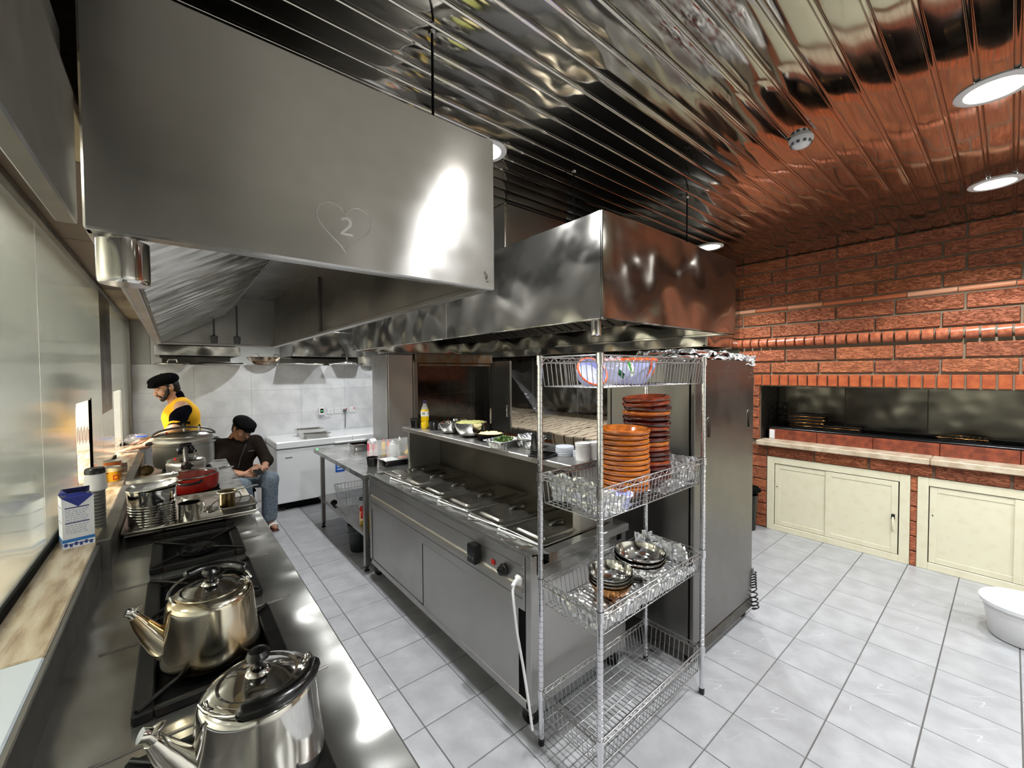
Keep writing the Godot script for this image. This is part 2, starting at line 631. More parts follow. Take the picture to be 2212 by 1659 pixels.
	M.kerb.albedo_texture = nz(0.015, 4, 53, FastNoiseLite.TYPE_SIMPLEX_SMOOTH, [[0.2, 0.8], [Color(0.4, 0.19, 0.13), Color(0.56, 0.28, 0.18)]], 256)
	M.niche = steel(Color(0.42, 0.41, 0.38), 0.18, 0.262, dents, 0.3, 0.95)
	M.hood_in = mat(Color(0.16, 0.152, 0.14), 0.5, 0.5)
	M.mortar = tri_uv(mat(Color(0.5, 0.45, 0.38), 0.95), Vector3.ONE * 4)
	# floor tiles: grey stone with pale veins, eight windows into one picture
	M.tile = mat(Color.WHITE, 0.3)
	var fn := FastNoiseLite.new()
	fn.seed = 3
	fn.frequency = 0.006
	fn.fractal_octaves = 5
	fn.domain_warp_enabled = true
	fn.domain_warp_amplitude = 40
	fn.domain_warp_frequency = 0.008
	var vn := FastNoiseLite.new()
	vn.seed = 8
	vn.frequency = 0.0035
	vn.fractal_octaves = 3
	var im := picture(1024, 512, Color.WHITE)
	for y in 512:
		for x in 1024:
			var b := 0.61 + fn.get_noise_2d(x * 1.0, y * 1.0) * 0.06
			var a1 := x * 0.8 + y * 0.6
			var a2 := y * 0.8 - x * 0.6
			var v := absf(vn.get_noise_2d(a1 * 0.35, a2 * 1.7) + fn.get_noise_2d(x * 2.0, y * 2.0) * 0.05)
			var k := clampf(1.0 - v / 0.016, 0.0, 1.0) * clampf(fn.get_noise_2d(x * 0.7 + 900, y * 0.7) * 3.5 - 0.25, 0.0, 1.0)
			b = lerpf(b, 0.84, k * 0.6)
			im.set_pixel(x, y, Color(b * 0.992, b * 0.997, b * 1.012))
	M.tile.albedo_texture = ImageTexture.create_from_image(im)
	# dirty glass: a hazy film that scatters what is behind it
	M.glass = mat(Color(0.94, 0.96, 0.94, 0.2), 0.13)
	M.glass.refraction_enabled = true
	M.glass.refraction_scale = 0.05
	M.acrylic = mat(Color(0.95, 0.96, 0.95, 0.25), 0.12)
	M.acrylic.transparency = BaseMaterial3D.TRANSPARENCY_ALPHA
	M.film = mat(Color(0.95, 0.95, 0.97, 0.12), 0.12)
	M.film.transparency = BaseMaterial3D.TRANSPARENCY_ALPHA
	M.clear = mat(Color(0.9, 0.93, 0.95, 0.15), 0.08)
	M.clear.transparency = BaseMaterial3D.TRANSPARENCY_ALPHA
	M.lid_glass = mat(Color(0.3, 0.3, 0.28, 0.35), 0.08)
	M.lid_glass.transparency = BaseMaterial3D.TRANSPARENCY_ALPHA
	M.smoked = mat(Color(0.03, 0.02, 0.015, 0.45), 0.1)
	M.smoked.transparency = BaseMaterial3D.TRANSPARENCY_ALPHA
	M.oil = mat(Color(0.8, 0.66, 0.03), 0.08)
	M.lamp = mat(Color.WHITE, 0.5)
	M.lamp.emission_enabled = true
	M.lamp.emission = Color(1.0, 0.985, 0.96)
	M.lamp.emission_energy_multiplier = 8.0
	M.led = mat(Color(0.1, 0.9, 0.3), 0.4)
	M.led.emission_enabled = true
	M.led.emission = Color(0.3, 1.0, 0.5)
	M.led.emission_energy_multiplier = 1.2
	# turned wooden bowls
	M.bowl_light = tri_uv(mat(Color.WHITE, 0.12), Vector3(4, 14, 4), false)
	M.bowl_light.albedo_texture = nz(0.015, 4, 61, FastNoiseLite.TYPE_SIMPLEX_SMOOTH, [[0.2, 0.5, 0.8], [Color(0.47, 0.225, 0.055), Color(0.62, 0.325, 0.09), Color(0.69, 0.4, 0.13)]], 256)
	M.bowl_mid = tri_uv(mat(Color.WHITE, 0.12), Vector3(4, 14, 4), false)
	M.bowl_mid.albedo_texture = nz(0.015, 4, 62, FastNoiseLite.TYPE_SIMPLEX_SMOOTH, [[0.2, 0.8], [Color(0.36, 0.13, 0.05), Color(0.52, 0.21, 0.08)]], 256)
	M.bowl_dark = tri_uv(mat(Color.WHITE, 0.12), Vector3(4, 14, 4), false)
	M.bowl_dark.albedo_texture = nz(0.015, 4, 63, FastNoiseLite.TYPE_SIMPLEX_SMOOTH, [[0.2, 0.8], [Color(0.16, 0.04, 0.03), Color(0.28, 0.075, 0.05)]], 256)
	for b in [M.bowl_light, M.bowl_mid, M.bowl_dark]:
		b.clearcoat_enabled = true
		b.clearcoat = 0.6
		b.clearcoat_roughness = 0.06
	M.red_enamel = mat(Color(0.68, 0.14, 0.1), 0.25)
	M.leaf = tri_uv(mat(Color.WHITE, 0.6), Vector3.ONE * 20)
	M.leaf.albedo_texture = nz(0.05, 3, 70, FastNoiseLite.TYPE_SIMPLEX_SMOOTH, [[0.2, 0.8], [Color(0.13, 0.24, 0.06), Color(0.45, 0.55, 0.25)]], 128)
	M.rice = mat(Color(0.85, 0.8, 0.6), 0.7)
	M.skin = mat(Color(0.72, 0.55, 0.45), 0.5)
	M.skin_dark = mat(Color(0.6, 0.44, 0.35), 0.5)
	for s in [M.skin, M.skin_dark]:
		s.subsurf_scatter_enabled = true
		s.subsurf_scatter_strength = 0.08
	M.hair = mat(Color(0.02, 0.017, 0.015), 0.6)
	M.cap = mat(Color(0.05, 0.05, 0.055), 0.9)
	M.cap.metallic_specular = 0.15
	M.yellow_cloth = mat(Color(0.93, 0.7, 0.03), 0.8)
	M.navy_cloth = mat(Color(0.05, 0.05, 0.08), 0.9)
	M.navy_cloth.metallic_specular = 0.1
	M.brown_cloth = mat(Color(0.13, 0.105, 0.09), 0.9)
	M.brown_cloth.metallic_specular = 0.15
	M.denim = tri_uv(mat(Color.WHITE, 0.85), Vector3.ONE * 5)
	M.denim.albedo_texture = nz(0.02, 4, 80, FastNoiseLite.TYPE_SIMPLEX_SMOOTH, [[0.2, 0.8], [Color(0.3, 0.34, 0.38), Color(0.44, 0.48, 0.52)]], 256)
	M.dark_trousers = mat(Color(0.03, 0.03, 0.035), 0.85)
	M.lips = mat(Color(0.45, 0.22, 0.18), 0.5)
	M.eye = mat(Color(0.03, 0.02, 0.015), 0.2)


func downlight(p: Vector3, label: String, power := 1.0):
	var t := thing("downlight", label, "ceiling light", p)
	part("trim_ring", sh().lathe([Vector2(0.085, 0.004), Vector2(0.118, 0.002), Vector2(0.12, -0.004), Vector2(0.108, -0.01), Vector2(0.09, -0.008), Vector2(0.085, 0.004)], 40), M.white_plastic, t)
	part("diffuser", sh().lathe([Vector2(0.0, -0.006), Vector2(0.092, -0.006), Vector2(0.092, -0.002), Vector2(0.0, -0.002)], 32), M.lamp, t)
	var l := SpotLight3D.new()
	l.name = "lamp_beam"
	l.rotation.x = -PI / 2
	l.position = Vector3(0, -0.03, 0)
	l.spot_angle = 70
	l.spot_angle_attenuation = 0.6
	l.spot_range = 12
	l.spot_attenuation = 2.0
	l.light_energy = 2.6 * power
	l.light_size = 0.04
	l.light_color = Color(0.985, 0.995, 1.0)
	l.shadow_enabled = true
	t.add_child(l)


# ---------------------------------------------------------------- the room
func structure():
	# floor: a grout bed with stone tiles laid on it
	var fl := struct("floor", sh().span(Vector3(-3.2, -0.12, -8.8), Vector3(5.7, -0.004, 2.9)), M.grout_floor)
	var tiles := []
	for k in 8:
		var s := sh()
		var u0 := Vector2(0.02 + 0.24 * (k % 4), 0.03 + 0.48 * (k / 4))
		var w := 0.1498
		var b := 0.0015
		s.quad(Vector3(-w + b, 0, -w + b), Vector3(w - b, 0, -w + b), Vector3(w - b, 0, w - b), Vector3(-w + b, 0, w - b), -1, u0, u0 + Vector2(0.22, 0.44))
		var c := [Vector2(-1, -1), Vector2(1, -1), Vector2(1, 1), Vector2(-1, 1)]
		for i in 4:
			var p: Vector2 = c[i]
			var q: Vector2 = c[(i + 1) % 4]
			s.quad(Vector3(q.x * (w - b), 0, q.y * (w - b)), Vector3(p.x * (w - b), 0, p.y * (w - b)), Vector3(p.x * w, -0.004, p.y * w), Vector3(q.x * w, -0.004, q.y * w), -1, u0, u0 + Vector2(0.01, 0.01))
		tiles.append(s.mesh())
	var spots := []
	for i in range(-11, 11):
		for j in range(-26, 12):
			var c := Vector3(2.41 + 0.303 * (i + 0.5), 0, -0.849 + 0.304 * (j + 0.5))
			if c.x > 5.05 or c.z < -8.5 or c.z > 2.7:
				continue
			spots.append([Vector2(c.x, c.z).distance_to(Vector2(1.2, -1.2)), c])
	spots.sort_custom(func(a, b): return a[0] < b[0])
	var rest := SurfaceTool.new()
	rest.begin(Mesh.PRIMITIVE_TRIANGLES)
	var n := 0
	for s in spots:
		var c: Vector3 = s[1]
		var seen: bool = c.x > 0.35 and (c.z < 0.6) and (c.z > -5.9) and not (c.x > 1.5 and c.x < 2.9 and c.z < -1.5) and not (c.x > 2.0 and c.z < -2.0)
		var k := rng.randi() % 8
		if seen and n < 290:
			var t := part("floor_tile", tiles[k], M.tile, fl)
			t.position = c
			t.rotation.y = PI * (rng.randi() % 2)
			n += 1
		else:
			rest.append_from(tiles[k], 0, Transform3D(Basis.IDENTITY, c))
	stuff(part("floor_tile_rest", rest.commit(), M.tile, fl))

	# ceiling: polished steel planks that run across the room, with a folded joint between them
	var ce := struct("ceiling", sh().span(Vector3(-0.6, CEIL + 0.03, -8.8), Vector3(5.2, CEIL + 0.15, 2.9)), M.steel_dark)
	var plank := sh()
	var prof := PackedVector2Array([Vector2(-0.0525, 0.0055), Vector2(-0.0465, 0.0055), Vector2(-0.045, 0.0045), Vector2(-0.044, 0.0018), Vector2(-0.0428, 0.0004), Vector2(-0.04, 0.0), Vector2(-0.014, -0.0006), Vector2(0.014, -0.0006), Vector2(0.04, 0.0), Vector2(0.0428, 0.0004), Vector2(0.044, 0.0018), Vector2(0.045, 0.0045), Vector2(0.0465, 0.0055), Vector2(0.0525, 0.0055)])
	plank.grid(13, 6, func(u, v):
		var i := int(round(u * 13))
		return Vector3(lerpf(-0.6, 4.96, v), prof[i].y, prof[i].x), 0)
	var pm := plank.mesh()
	var z := -8.7
	while z < 2.85:
		var p := part("ceiling_plank", pm, M.ceiling, ce)
		p.position = Vector3(0, CEIL, z - fposmod(z - (-1.002), 0.105))
		z += 0.105
	# walls that close the room
	struct("wall_front", sh().span(Vector3(-3.2, 0, 2.85), Vector3(5.7, 2.95, 3.0)), M.cream_wall)
	struct("wall_back", sh().span(Vector3(-3.2, 0, -8.8), Vector3(5.7, 2.95, -8.65)), M.plaster)
	# the white partition with its tiles
	var pa := struct("wall_partition", sh().span(Vector3(-0.41, 0, -6.52), Vector3(2.588, 1.812, -6.406)), M.grout_white)
	for i in 6:
		for j in 6:
			var x0 := -0.41 + 0.6 * i
			var x1 := minf(x0 + 0.6, 2.592)
			var y1 := 1.815 - 0.33 * j
			var y0 := maxf(y1 - 0.33, 0.0)
			if x1 - x0 < 0.02 or y1 - y0 < 0.02:
				continue
			part("wall_tile", sh().span(Vector3(x0 + 0.0008, y0 + 0.0008, -6.41), Vector3(x1 - 0.0008, y1 - 0.0008, -6.4), 0.001), M.tile_white, pa)
	part("coping", sh().span(Vector3(-0.41, 1.812, -6.525), Vector3(2.595, 1.822, -6.398), 0.002), M.tile_white, pa)
	struct("wall_pillar", sh().span(Vector3(-0.6, 0, -6.7), Vector3(-0.412, 2.9, -6.3)).span(Vector3(-0.41, 1.825, -6.66), Vector3(-0.21, 2.9, -6.42)), M.plaster)
	# steel clad wall to the right of the partition
	var rw := struct("wall_rear", sh().span(Vector3(2.6, 0, -6.6), Vector3(5.7, 2.9, -6.42)), M.plaster)
	part("steel_cladding", sh().span(Vector3(2.597, 0, -6.62), Vector3(2.8, 2.88, -6.4), 0.002), M.steel, rw)
	part("steel_cladding", sh().span(Vector3(2.803, 0, -6.42), Vector3(4.97, 2.88, -6.402), 0.002), M.steel_dark, rw)


func brick_mesh(l: float, h: float, d: float, b := 0.004) -> ArrayMesh:
	return sh().box(Vector3.ZERO, Vector3(d, h, l), b).mesh()


func brick_at(wall: Node3D, z0: float, z1: float, y0: float, y1: float, kind := -1, x0 := 4.925, x1 := 4.965):
	var m: Material = M.bricks[rng.randi() % 4] if kind < 0 else (M.brick_smooth if kind == 4 else M.bricks[kind])
	var jut := rng.randf_range(-0.002, 0.002)
	part("brick", sh().span(Vector3(x0 + jut, y0, z0), Vector3(x1, y1, z1), 0.004), m, wall)


func grill_wall():
	# wall on the right: mortar, with every brick laid on it; a long niche holds the charcoal trough
	var w := sh()
	w.span(Vector3(4.945, 1.54, -1.83), Vector3(5.5, 2.95, 2.9))
	w.span(Vector3(4.945, 0, -1.83), Vector3(5.5, 0.905, 2.9))
	w.span(Vector3(4.945, 0.905, -1.83), Vector3(5.5, 1.54, -1.745))
	w.span(Vector3(4.945, 0, -6.5), Vector3(5.5, 2.95, -1.83))
	w.span(Vector3(4.93, 0, 0.96), Vector3(5.0, 2.9, 2.9))
	w.span(Vector3(5.52, 0.9, -1.83), Vector3(5.6, 1.6, 2.9))
	var wall := struct("wall_right", w, M.mortar)
	var end := 0.95
	var rows := [[2.768, 2.872, 1], [2.641, 2.752, 0], [2.514, 2.624, 1], [2.39, 2.498, 0], [2.2, 2.318, 1], [2.065, 2.18, 0], [1.807, 1.921, 1], [1.683, 1.788, 0]]
	for r in rows:
		var z: float = -0.789 - 0.42 * 4 if r[2] == 0 else -0.669 - 0.417 * 4
		while z < end:
			var a := maxf(z + 0.007, -2.25)
			var b := z + 0.418 - 0.007
			if b - a > 0.03:
				brick_at(wall, a, b, r[0], r[1])
			z += 0.419
	# slim rounded course
	var z := -1.185 - 0.3 * 4
	var k := 0
	while z < end:
		var a := maxf(z + 0.003, -2.25)
		if z + 0.29 > a:
			var s := sh().at(Vector3(4.945, 2.356, 0))
			s.tube([Vector3(0, 0, a), Vector3(0, 0, z + 0.297)], 0.022, 12)
			part("pencil_brick", s, M.pencil[[0, 2, 1, 0, 1, 1, 2, 0, 1, 2, 0][k % 11]], wall)
		z += 0.3
		k += 1
	# heavy rounded course
	var nose := PackedVector2Array()
	for i in 9:
		var a := PI * i / 8.0 - PI / 2
		nose.append(Vector2(-0.03 - 0.045 * cos(a), 0.047 * sin(a)))
	nose.append(Vector2(0.03, 0.047))
	nose.append(Vector2(0.03, -0.047))
	z = -1.073 - 0.083 * 14
	while z < end:
		var zz := z
		var s := sh()
		s.grid(10, 1, func(u, v):
			var q: Vector2 = nose[mini(int(round(u * 10)), 10)]
			return Vector3(4.95 + q.x, 2.0 + q.y, zz + 0.0075 + 0.0685 * v), 0)
		for e in [0.0075, 0.076]:
			for i in range(1, 10):
				s.tri(Vector3(4.95 + nose[0].x, 2.0 + nose[0].y, zz + e), Vector3(4.95 + nose[i].x, 2.0 + nose[i].y, zz + e), Vector3(4.95 + nose[i + 1].x, 2.0 + nose[i + 1].y, zz + e))
		part("roll_brick", s, M.terracotta, wall)
		z += 0.083
	part("mortar_roll", sh().at(Vector3(4.95, 2.0, 0)).tube([Vector3(0, 0, -2.25), Vector3(0, 0, end)], 0.036, 16), M.mortar, wall)
	# soldier course over the niche
	z = -1.058 - 0.0825 * 14
	while z < end:
		brick_at(wall, z + 0.006, z + 0.0765, 1.548, 1.66, 4)
		z += 0.0825
	# bricks beside the niche, and the courses below the ledge
	for i in 5:
		brick_at(wall, -1.83, -1.742, 0.96 + 0.118 * i, 0.96 + 0.118 * i + 0.106)
	z = -1.66 - 0.42
	while z < end:
		brick_at(wall, maxf(z + 0.008, -1.83), z + 0.412, 0.79, 0.9)
		z += 0.42
	for i in 6:
		brick_at(wall, -1.83, -1.665, 0.012 + 0.13 * i, 0.012 + 0.13 * i + 0.118)
		brick_at(wall, -0.538, -0.497, 0.004 + 0.13 * i, 0.004 + 0.13 * i + 0.12)
	# niche lining
	part("niche_lining", sh().span(Vector3(5.5, 0.95, -1.745), Vector3(5.52, 1.56, 2.9)).span(Vector3(4.97, 1.535, -1.745), Vector3(5.52, 1.54, 2.9)).span(Vector3(4.99, 0.95, -1.745), Vector3(5.52, 1.54, -1.738)), M.steel_soot, wall)
	for i in 4:
		part("lining_panel", sh().span(Vector3(5.488, 1.1, -1.73 + 0.62 * i), Vector3(5.502, 1.53, -1.735 + 0.62 * (i + 1)), 0.002), M.niche, wall)
	# a low tiled kerb behind the ledge
	for i in 8:
		part("kerb_tile", sh().span(Vector3(5.09, 0.95, -1.7 + 0.44 * i + 0.002), Vector3(5.12, 1.062, -1.7 + 0.44 * (i + 1) - 0.002), 0.003), M.kerb, wall)
	for s in [[-1.75, -0.42], [-0.417, 0.9], [0.903, 1.9]]:
		part("ledge_slab", sh().span(Vector3(4.862, 0.905, s[0]), Vector3(5.1, 0.955, s[1]), 0.006), M.stone, wall)

	# charcoal trough with its grates
	var tr := thing("charcoal_trough", "long black charcoal grill trough lying in the brick niche", "grill", Vector3(5.13, 1.06, -1.7))
	part("rim", sh().span(Vector3(0, 0, 0), Vector3(0.04, 0.03, 3.3), 0.004).span(Vector3(0.32, 0, 0), Vector3(0.35, 0.03, 3.3), 0.004).span(Vector3(0, 0, 0), Vector3(0.35, 0.03, 0.03), 0.004), M.iron, tr)
	part("bed", sh().span(Vector3(0, -0.1, 0), Vector3(0.35, 0.005, 3.3)), M.black_matt, tr)
	part("edge_pipe", sh().bar(Vector3(-0.012, 0.012, 0), Vector3(-0.012, 0.012, 3.3), 0.012, 10), M.black_plastic, tr)
	# stacked grill baskets
	var gp := [[-1.37, 9, "thick pile in the brick niche"], [-1.08, 3, "low pile right of the thick pile"], [-0.25, 2, "flat pair near the right end of the trough"]]
	for g in gp:
		for i in g[1]:
			var o := thing("grill_rack", "", "grill rack", Vector3(5.28 + 0.012 * wob(i, 3.0), 1.095 + 0.017 * i, g[0] + 0.02 * wob(i, 1.0)), 0.05 * wob(i, 2.0), "wire grill racks in the brick niche")
			var n: int = g[1]
			o.set_meta("label", "wire grill rack, %s the %s" % [ordinal(n - 1 - i, n) if n > 2 else ["lower of", "upper of"][i], g[2]])
			o.set_meta("category", "grill rack")
			var f := sh()
			var q := [Vector3(-0.11, 0, -0.15), Vector3(0.11, 0, -0.15), Vector3(0.11, 0, 0.15), Vector3(-0.11, 0, 0.15)]
			f.tube(q, 0.005, 6, true)
			part("rim", f, M.bronze if i % 2 else M.rust_iron, o)
			var b := sh()
			for t in 9:
				b.bar(Vector3(-0.11, 0.003, -0.13 + 0.0325 * t), Vector3(0.11, 0.003, -0.13 + 0.0325 * t), 0.0022, 5)
			stuff(part("grill_wires", b, M.wire, o))
	# a bent wire basket in the left corner of the niche
	var wb := sh()
	for i in 4:
		var y := 1.08 + 0.07 * i
		wb.tube([Vector3(5.12, y, -1.69), Vector3(5.3, y + 0.05, -1.69), Vector3(5.34, y + 0.05, -1.6), Vector3(5.2, y, -1.6)], 0.004, 6, true)
	for p in [Vector3(5.12, 1.08, -1.69), Vector3(5.3, 1.08, -1.69), Vector3(5.34, 1.08, -1.6), Vector3(5.2, 1.08, -1.6)]:
		wb.bar(p, p + Vector3(0, 0.26, 0), 0.004, 6)
	solo("wire_stand", wb, M.iron, "black bent wire stand in the left corner of the niche", "stand")
	# white switch box
	var sw := thing("junction_box", "small white junction box at the left end of the stone ledge", "box", Vector3(5.07, 0.956, -1.69))
	part("body", sh().span(Vector3(0, 0, 0), Vector3(0.04, 0.1, 0.05), 0.004), M.white_plastic, sw)
	part("front", sh().span(Vector3(-0.004, 0.012, 0.008), Vector3(0.001, 0.088, 0.042), 0.001), M.white_enamel, sw)

	cupboard(-1.657, -0.54, "cream cupboard with two sliding doors, the left one next to the fridge")
	cupboard(-0.495, 0.66, "cream cupboard with sliding doors cut by the right edge of the photo")

	# black bin and its bag
	var bin := thing("waste_bin", "black waste bin with a crumpled bag, between the fridge and the brick wall", "bin", Vector3(4.76, 0, -1.8))
	part("body", sh().lathe([Vector2(0.0, 0.0), Vector2(0.09, 0.0), Vector2(0.11, 0.36), Vector2(0.115, 0.38), Vector2(0.105, 0.38), Vector2(0.085, 0.03), Vector2(0.0, 0.03)], 24), M.black_plastic, bin)
	part("bag", crumple(0.13, 0.09, 5.0).mesh(), M.black_matt, bin).position = Vector3(0, 0.38, 0)

	# white tub with its lid
	var tub := thing("plastic_tub", "white plastic tub with a white lid standing on the floor at right", "tub", Vector3(4.085, 0, 0.085))
	part("body", sh().lathe([Vector2(0.0, 0.004), Vector2(0.145, 0.004), Vector2(0.152, 0.012), Vector2(0.183, 0.215), Vector2(0.19, 0.217), Vector2(0.19, 0.227), Vector2(0.178, 0.227), Vector2(0.145, 0.02), Vector2(0, 0.02)], 48), M.white_plastic, tub)
	part("lid", sh().lathe([Vector2(0.196, 0.21), Vector2(0.2, 0.233), Vector2(0.194, 0.241), Vector2(0.182, 0.241), Vector2(0.178, 0.235), Vector2(0.0, 0.233)], 48), M.white_enamel, tub)


func cupboard(z0: float, z1: float, label: String):
	var c := thing("cupboard", label, "cupboard", Vector3(4.935, 0, z0))
	var l := z1 - z0
	var f := 0.068
	var x := -0.012
	var fr := sh()
	fr.span(Vector3(x, 0, 0), Vector3(0.01, 0.785, f), 0.003)
	fr.span(Vector3(x, 0, l - f), Vector3(0.01, 0.785, l), 0.003)
	fr.span(Vector3(x, 0.785 - f, f), Vector3(0.01, 0.785, l - f), 0.003)
	fr.span(Vector3(x, 0, f), Vector3(0.01, 0.062, l - f), 0.003)
	part("frame", fr, M.cabinet, c)
	part("body", sh().span(Vector3(0.001, 0.01, 0.01), Vector3(0.0095, 0.77, l - 0.01)), M.black_matt, c)
	for k in 2:
		var a := f + 0.006 if k == 0 else l * 0.46
		var b := l * 0.5 if k == 0 else l - f - 0.008
		var xx := 0.0 if k == 0 else -0.007
		var d := sh()
		var y0 := 0.066
		var y1 := 0.711
		d.span(Vector3(xx, y0, a), Vector3(xx + 0.004, y1, b), 0.001)
		var t := 0.045
		d.span(Vector3(xx - 0.004, y0, a), Vector3(xx, y1, a + t), 0.002)
		d.span(Vector3(xx - 0.004, y0, b - t), Vector3(xx, y1, b), 0.002)
		d.span(Vector3(xx - 0.004, y1 - t, a + t), Vector3(xx, y1, b - t), 0.002)
		d.span(Vector3(xx - 0.004, y0, a + t), Vector3(xx, y0 + t, b - t), 0.002)
		var door := part("door", d, M.cabinet, c)
		if k == 1:
			part("handle", sh().tube([Vector3(xx - 0.006, 0.4, b - 0.03), Vector3(xx - 0.022, 0.37, b - 0.03), Vector3(xx - 0.024, 0.32, b - 0.03), Vector3(xx - 0.006, 0.27, b - 0.03)], 0.008, 8), M.cabinet, door)
			part("latch", sh().span(Vector3(xx - 0.016, 0.375, b - 0.042), Vector3(xx - 0.003, 0.42, b - 0.018), 0.002), M.black_plastic, door)
		else:
			part("keyhole", sh().at(Vector3(xx - 0.004, 0.47, a + 0.02)).ball(Vector3.ZERO, Vector3(0.003, 0.006, 0.006), 8), M.black_plastic, door)


func crumple(r: float, h: float, sd: float) -> Shape:
	var n := FastNoiseLite.new()
	n.seed = int(sd * 10)
	n.frequency = 5.0
	n.fractal_octaves = 3
	var s := sh()
	s.grid(28, 14, func(u, v):
		var a: float = TAU * fposmod(u, 1.0)
		var t: float = PI * (v - 0.5)
		var d := Vector3(cos(a) * cos(t), sin(t), sin(a) * cos(t))
		var k: float = 1.0 + 0.35 * n.get_noise_3dv(d * 0.8)
		return Vector3(d.x * r * k, h * (d.y * 0.5 + 0.5) * k, d.z * r * k), 0)
	return s


# ---------------------------------------------------------------- service counter and glass on the left
func left_side():
	# low wall under the counter, its marble top, the soffit and the panels over it
	struct("wall_left", sh().span(Vector3(-0.75, 0, -6.35), Vector3(-0.27, 0.965, 1.6)).span(Vector3(-0.75, 0, 1.6), Vector3(-0.27, 2.9, 2.9)).span(Vector3(-0.75, 2.36, -6.4), Vector3(-0.6, 2.9, 1.6)), M.steel_dark)
	var cn := struct("trim_1", sh().span(Vector3(-0.76, 0.966, -6.3), Vector3(-0.265, 1.0, -1.53), 0.004), M.marble)
	part("pale_slab", sh().span(Vector3(-0.76, 0.966, -1.527), Vector3(-0.265, 0.998, 1.6), 0.004), M.marble_pale, cn)
	var sf := struct("wall_soffit", sh().span(Vector3(-0.6, 2.345, -6.42), Vector3(-0.165, 2.36, 1.6)), M.brown_panel)
	var cuts := [-6.4, -5.1, -4.2, -2.75, -1.75, -0.85, 0.1, 1.0, 1.6]
	for i in 8:
		part("soffit_panel", sh().span(Vector3(-0.598, 2.325, cuts[i] + 0.003), Vector3(-0.167, 2.344, cuts[i + 1] - 0.003), 0.002), M.brown_panel if i in [2, 3] else M.cream_panel, sf)
		for s in [0.06, -0.06]:
			part("screw", sh().at(Vector3(-0.23, 2.3245, (cuts[i] if s > 0 else cuts[i + 1]) + s)).ball(Vector3.ZERO, Vector3(0.006, 0.002, 0.006), 8), M.iron, sf)
	var bk := struct("trim_2", sh().span(Vector3(-0.165, 1.988, -1.14), Vector3(-0.135, 2.238, 1.6), 0.003), M.steel_dark)
	part("upper_fold", sh().span(Vector3(-0.16, 2.24, -1.14), Vector3(-0.15, 2.345, 1.6), 0.002), M.steel_dark, bk)
	# glass screen: panes with two service openings cut into their lower edge
	var win := struct("window_1", sh().span(Vector3(-0.425, 1.0, -6.3), Vector3(-0.39, 1.022, -5.55), 0.003).span(Vector3(-0.425, 1.0, -4.84), Vector3(-0.39, 1.022, -3.63), 0.003).span(Vector3(-0.425, 1.0, -3.09), Vector3(-0.39, 1.03, 1.6), 0.003), M.black_matt)
	part("head_rail", sh().span(Vector3(-0.43, 2.295, -6.3), Vector3(-0.38, 2.325, 1.6), 0.003), M.steel_dark, win)
	var g := 0.005
	part("glass_pane", sh().span(Vector3(-0.405 - g, 1.03, -2.398), Vector3(-0.405 + g, 2.295, 1.6), 0.0008), M.glass, win)
	# outlines in (z, y), turned so that they stand along the wall; each has its service opening cut out
	var turn := Basis(Vector3(0, 0, 1), Vector3(0, 1, 0), Vector3(-1, 0, 0))
	var outline := PackedVector2Array([Vector2(-2.402, 1.022), Vector2(-3.1, 1.022), Vector2(-3.1, 1.51), Vector2(-3.13, 1.55), Vector2(-3.62, 1.55), Vector2(-3.62, 1.022), Vector2(-4.13, 1.022), Vector2(-4.13, 2.295), Vector2(-2.402, 2.295)])
	part("glass_pane", sh().at(Vector3(-0.405, 0, 0), turn).prism(outline, -g, g), M.glass, win)
	outline = PackedVector2Array([Vector2(-4.77, 1.022), Vector2(-4.86, 1.022), Vector2(-4.86, 1.56), Vector2(-5.54, 1.56), Vector2(-5.54, 1.022), Vector2(-6.3, 1.022), Vector2(-6.3, 2.295), Vector2(-4.77, 2.295)])
	part("glass_pane", sh().at(Vector3(-0.405, 0, 0), turn).prism(outline, -g, g), M.glass, win)
	part("mullion_panel", sh().span(Vector3(-0.425, 1.42, -4.765), Vector3(-0.4, 2.295, -4.135), 0.002), M.steel_dark, win)
	part("glass_pane", sh().span(Vector3(-0.405 - g, 1.022, -4.765), Vector3(-0.405 + g, 1.42, -4.135), 0.0008), M.glass, win)
	part("pane_edge", sh().span(Vector3(-0.412, 1.0, -3.632), Vector3(-0.398, 1.56, -3.62), 0.002), M.black_matt, win)
	part("pane_edge", sh().span(Vector3(-0.412, 1.0, -5.556), Vector3(-0.398, 1.57, -5.545), 0.002), M.steel_dark, win)
	part("jamb", sh().span(Vector3(-0.44, 1.0, -6.4), Vector3(-0.37, 2.325, -6.3), 0.003), M.steel_dark, win)
	# dining side beyond the glass
	struct("wall_outside", sh().span(Vector3(-3.3, 0, -8.8), Vector3(-3.15, 2.95, 2.9)).span(Vector3(-3.2, 2.8, -8.8), Vector3(-0.75, 2.95, 2.9)), M.cream_wall)
	for s in [[-1.9, -4.4], [-1.9, -1.4]]:
		var t := thing("ceiling_panel_light", "glowing square ceiling light beyond the service glass, %s" % ("farther one" if s[1] < -3 else "nearer one"), "ceiling light", Vector3(s[0], 2.79, s[1]))
		part("frame", sh().box(Vector3.ZERO, Vector3(0.64, 0.02, 0.64), 0.004), M.white_plastic, t)
		part("diffuser", sh().box(Vector3(0, -0.012, 0), Vector3(0.58, 0.008, 0.58), 0.002), M.lamp, t)
		var l := AreaLight3D.new()
		l.name = "lamp_panel"
		l.area_size = Vector2(0.55, 0.55)
		l.rotation.x = -PI / 2
		l.position.y = -0.03
		l.light_energy = 20.0
		l.light_color = Color(1.0, 0.975, 0.93)
		l.shadow_enabled = true
		t.add_child(l)
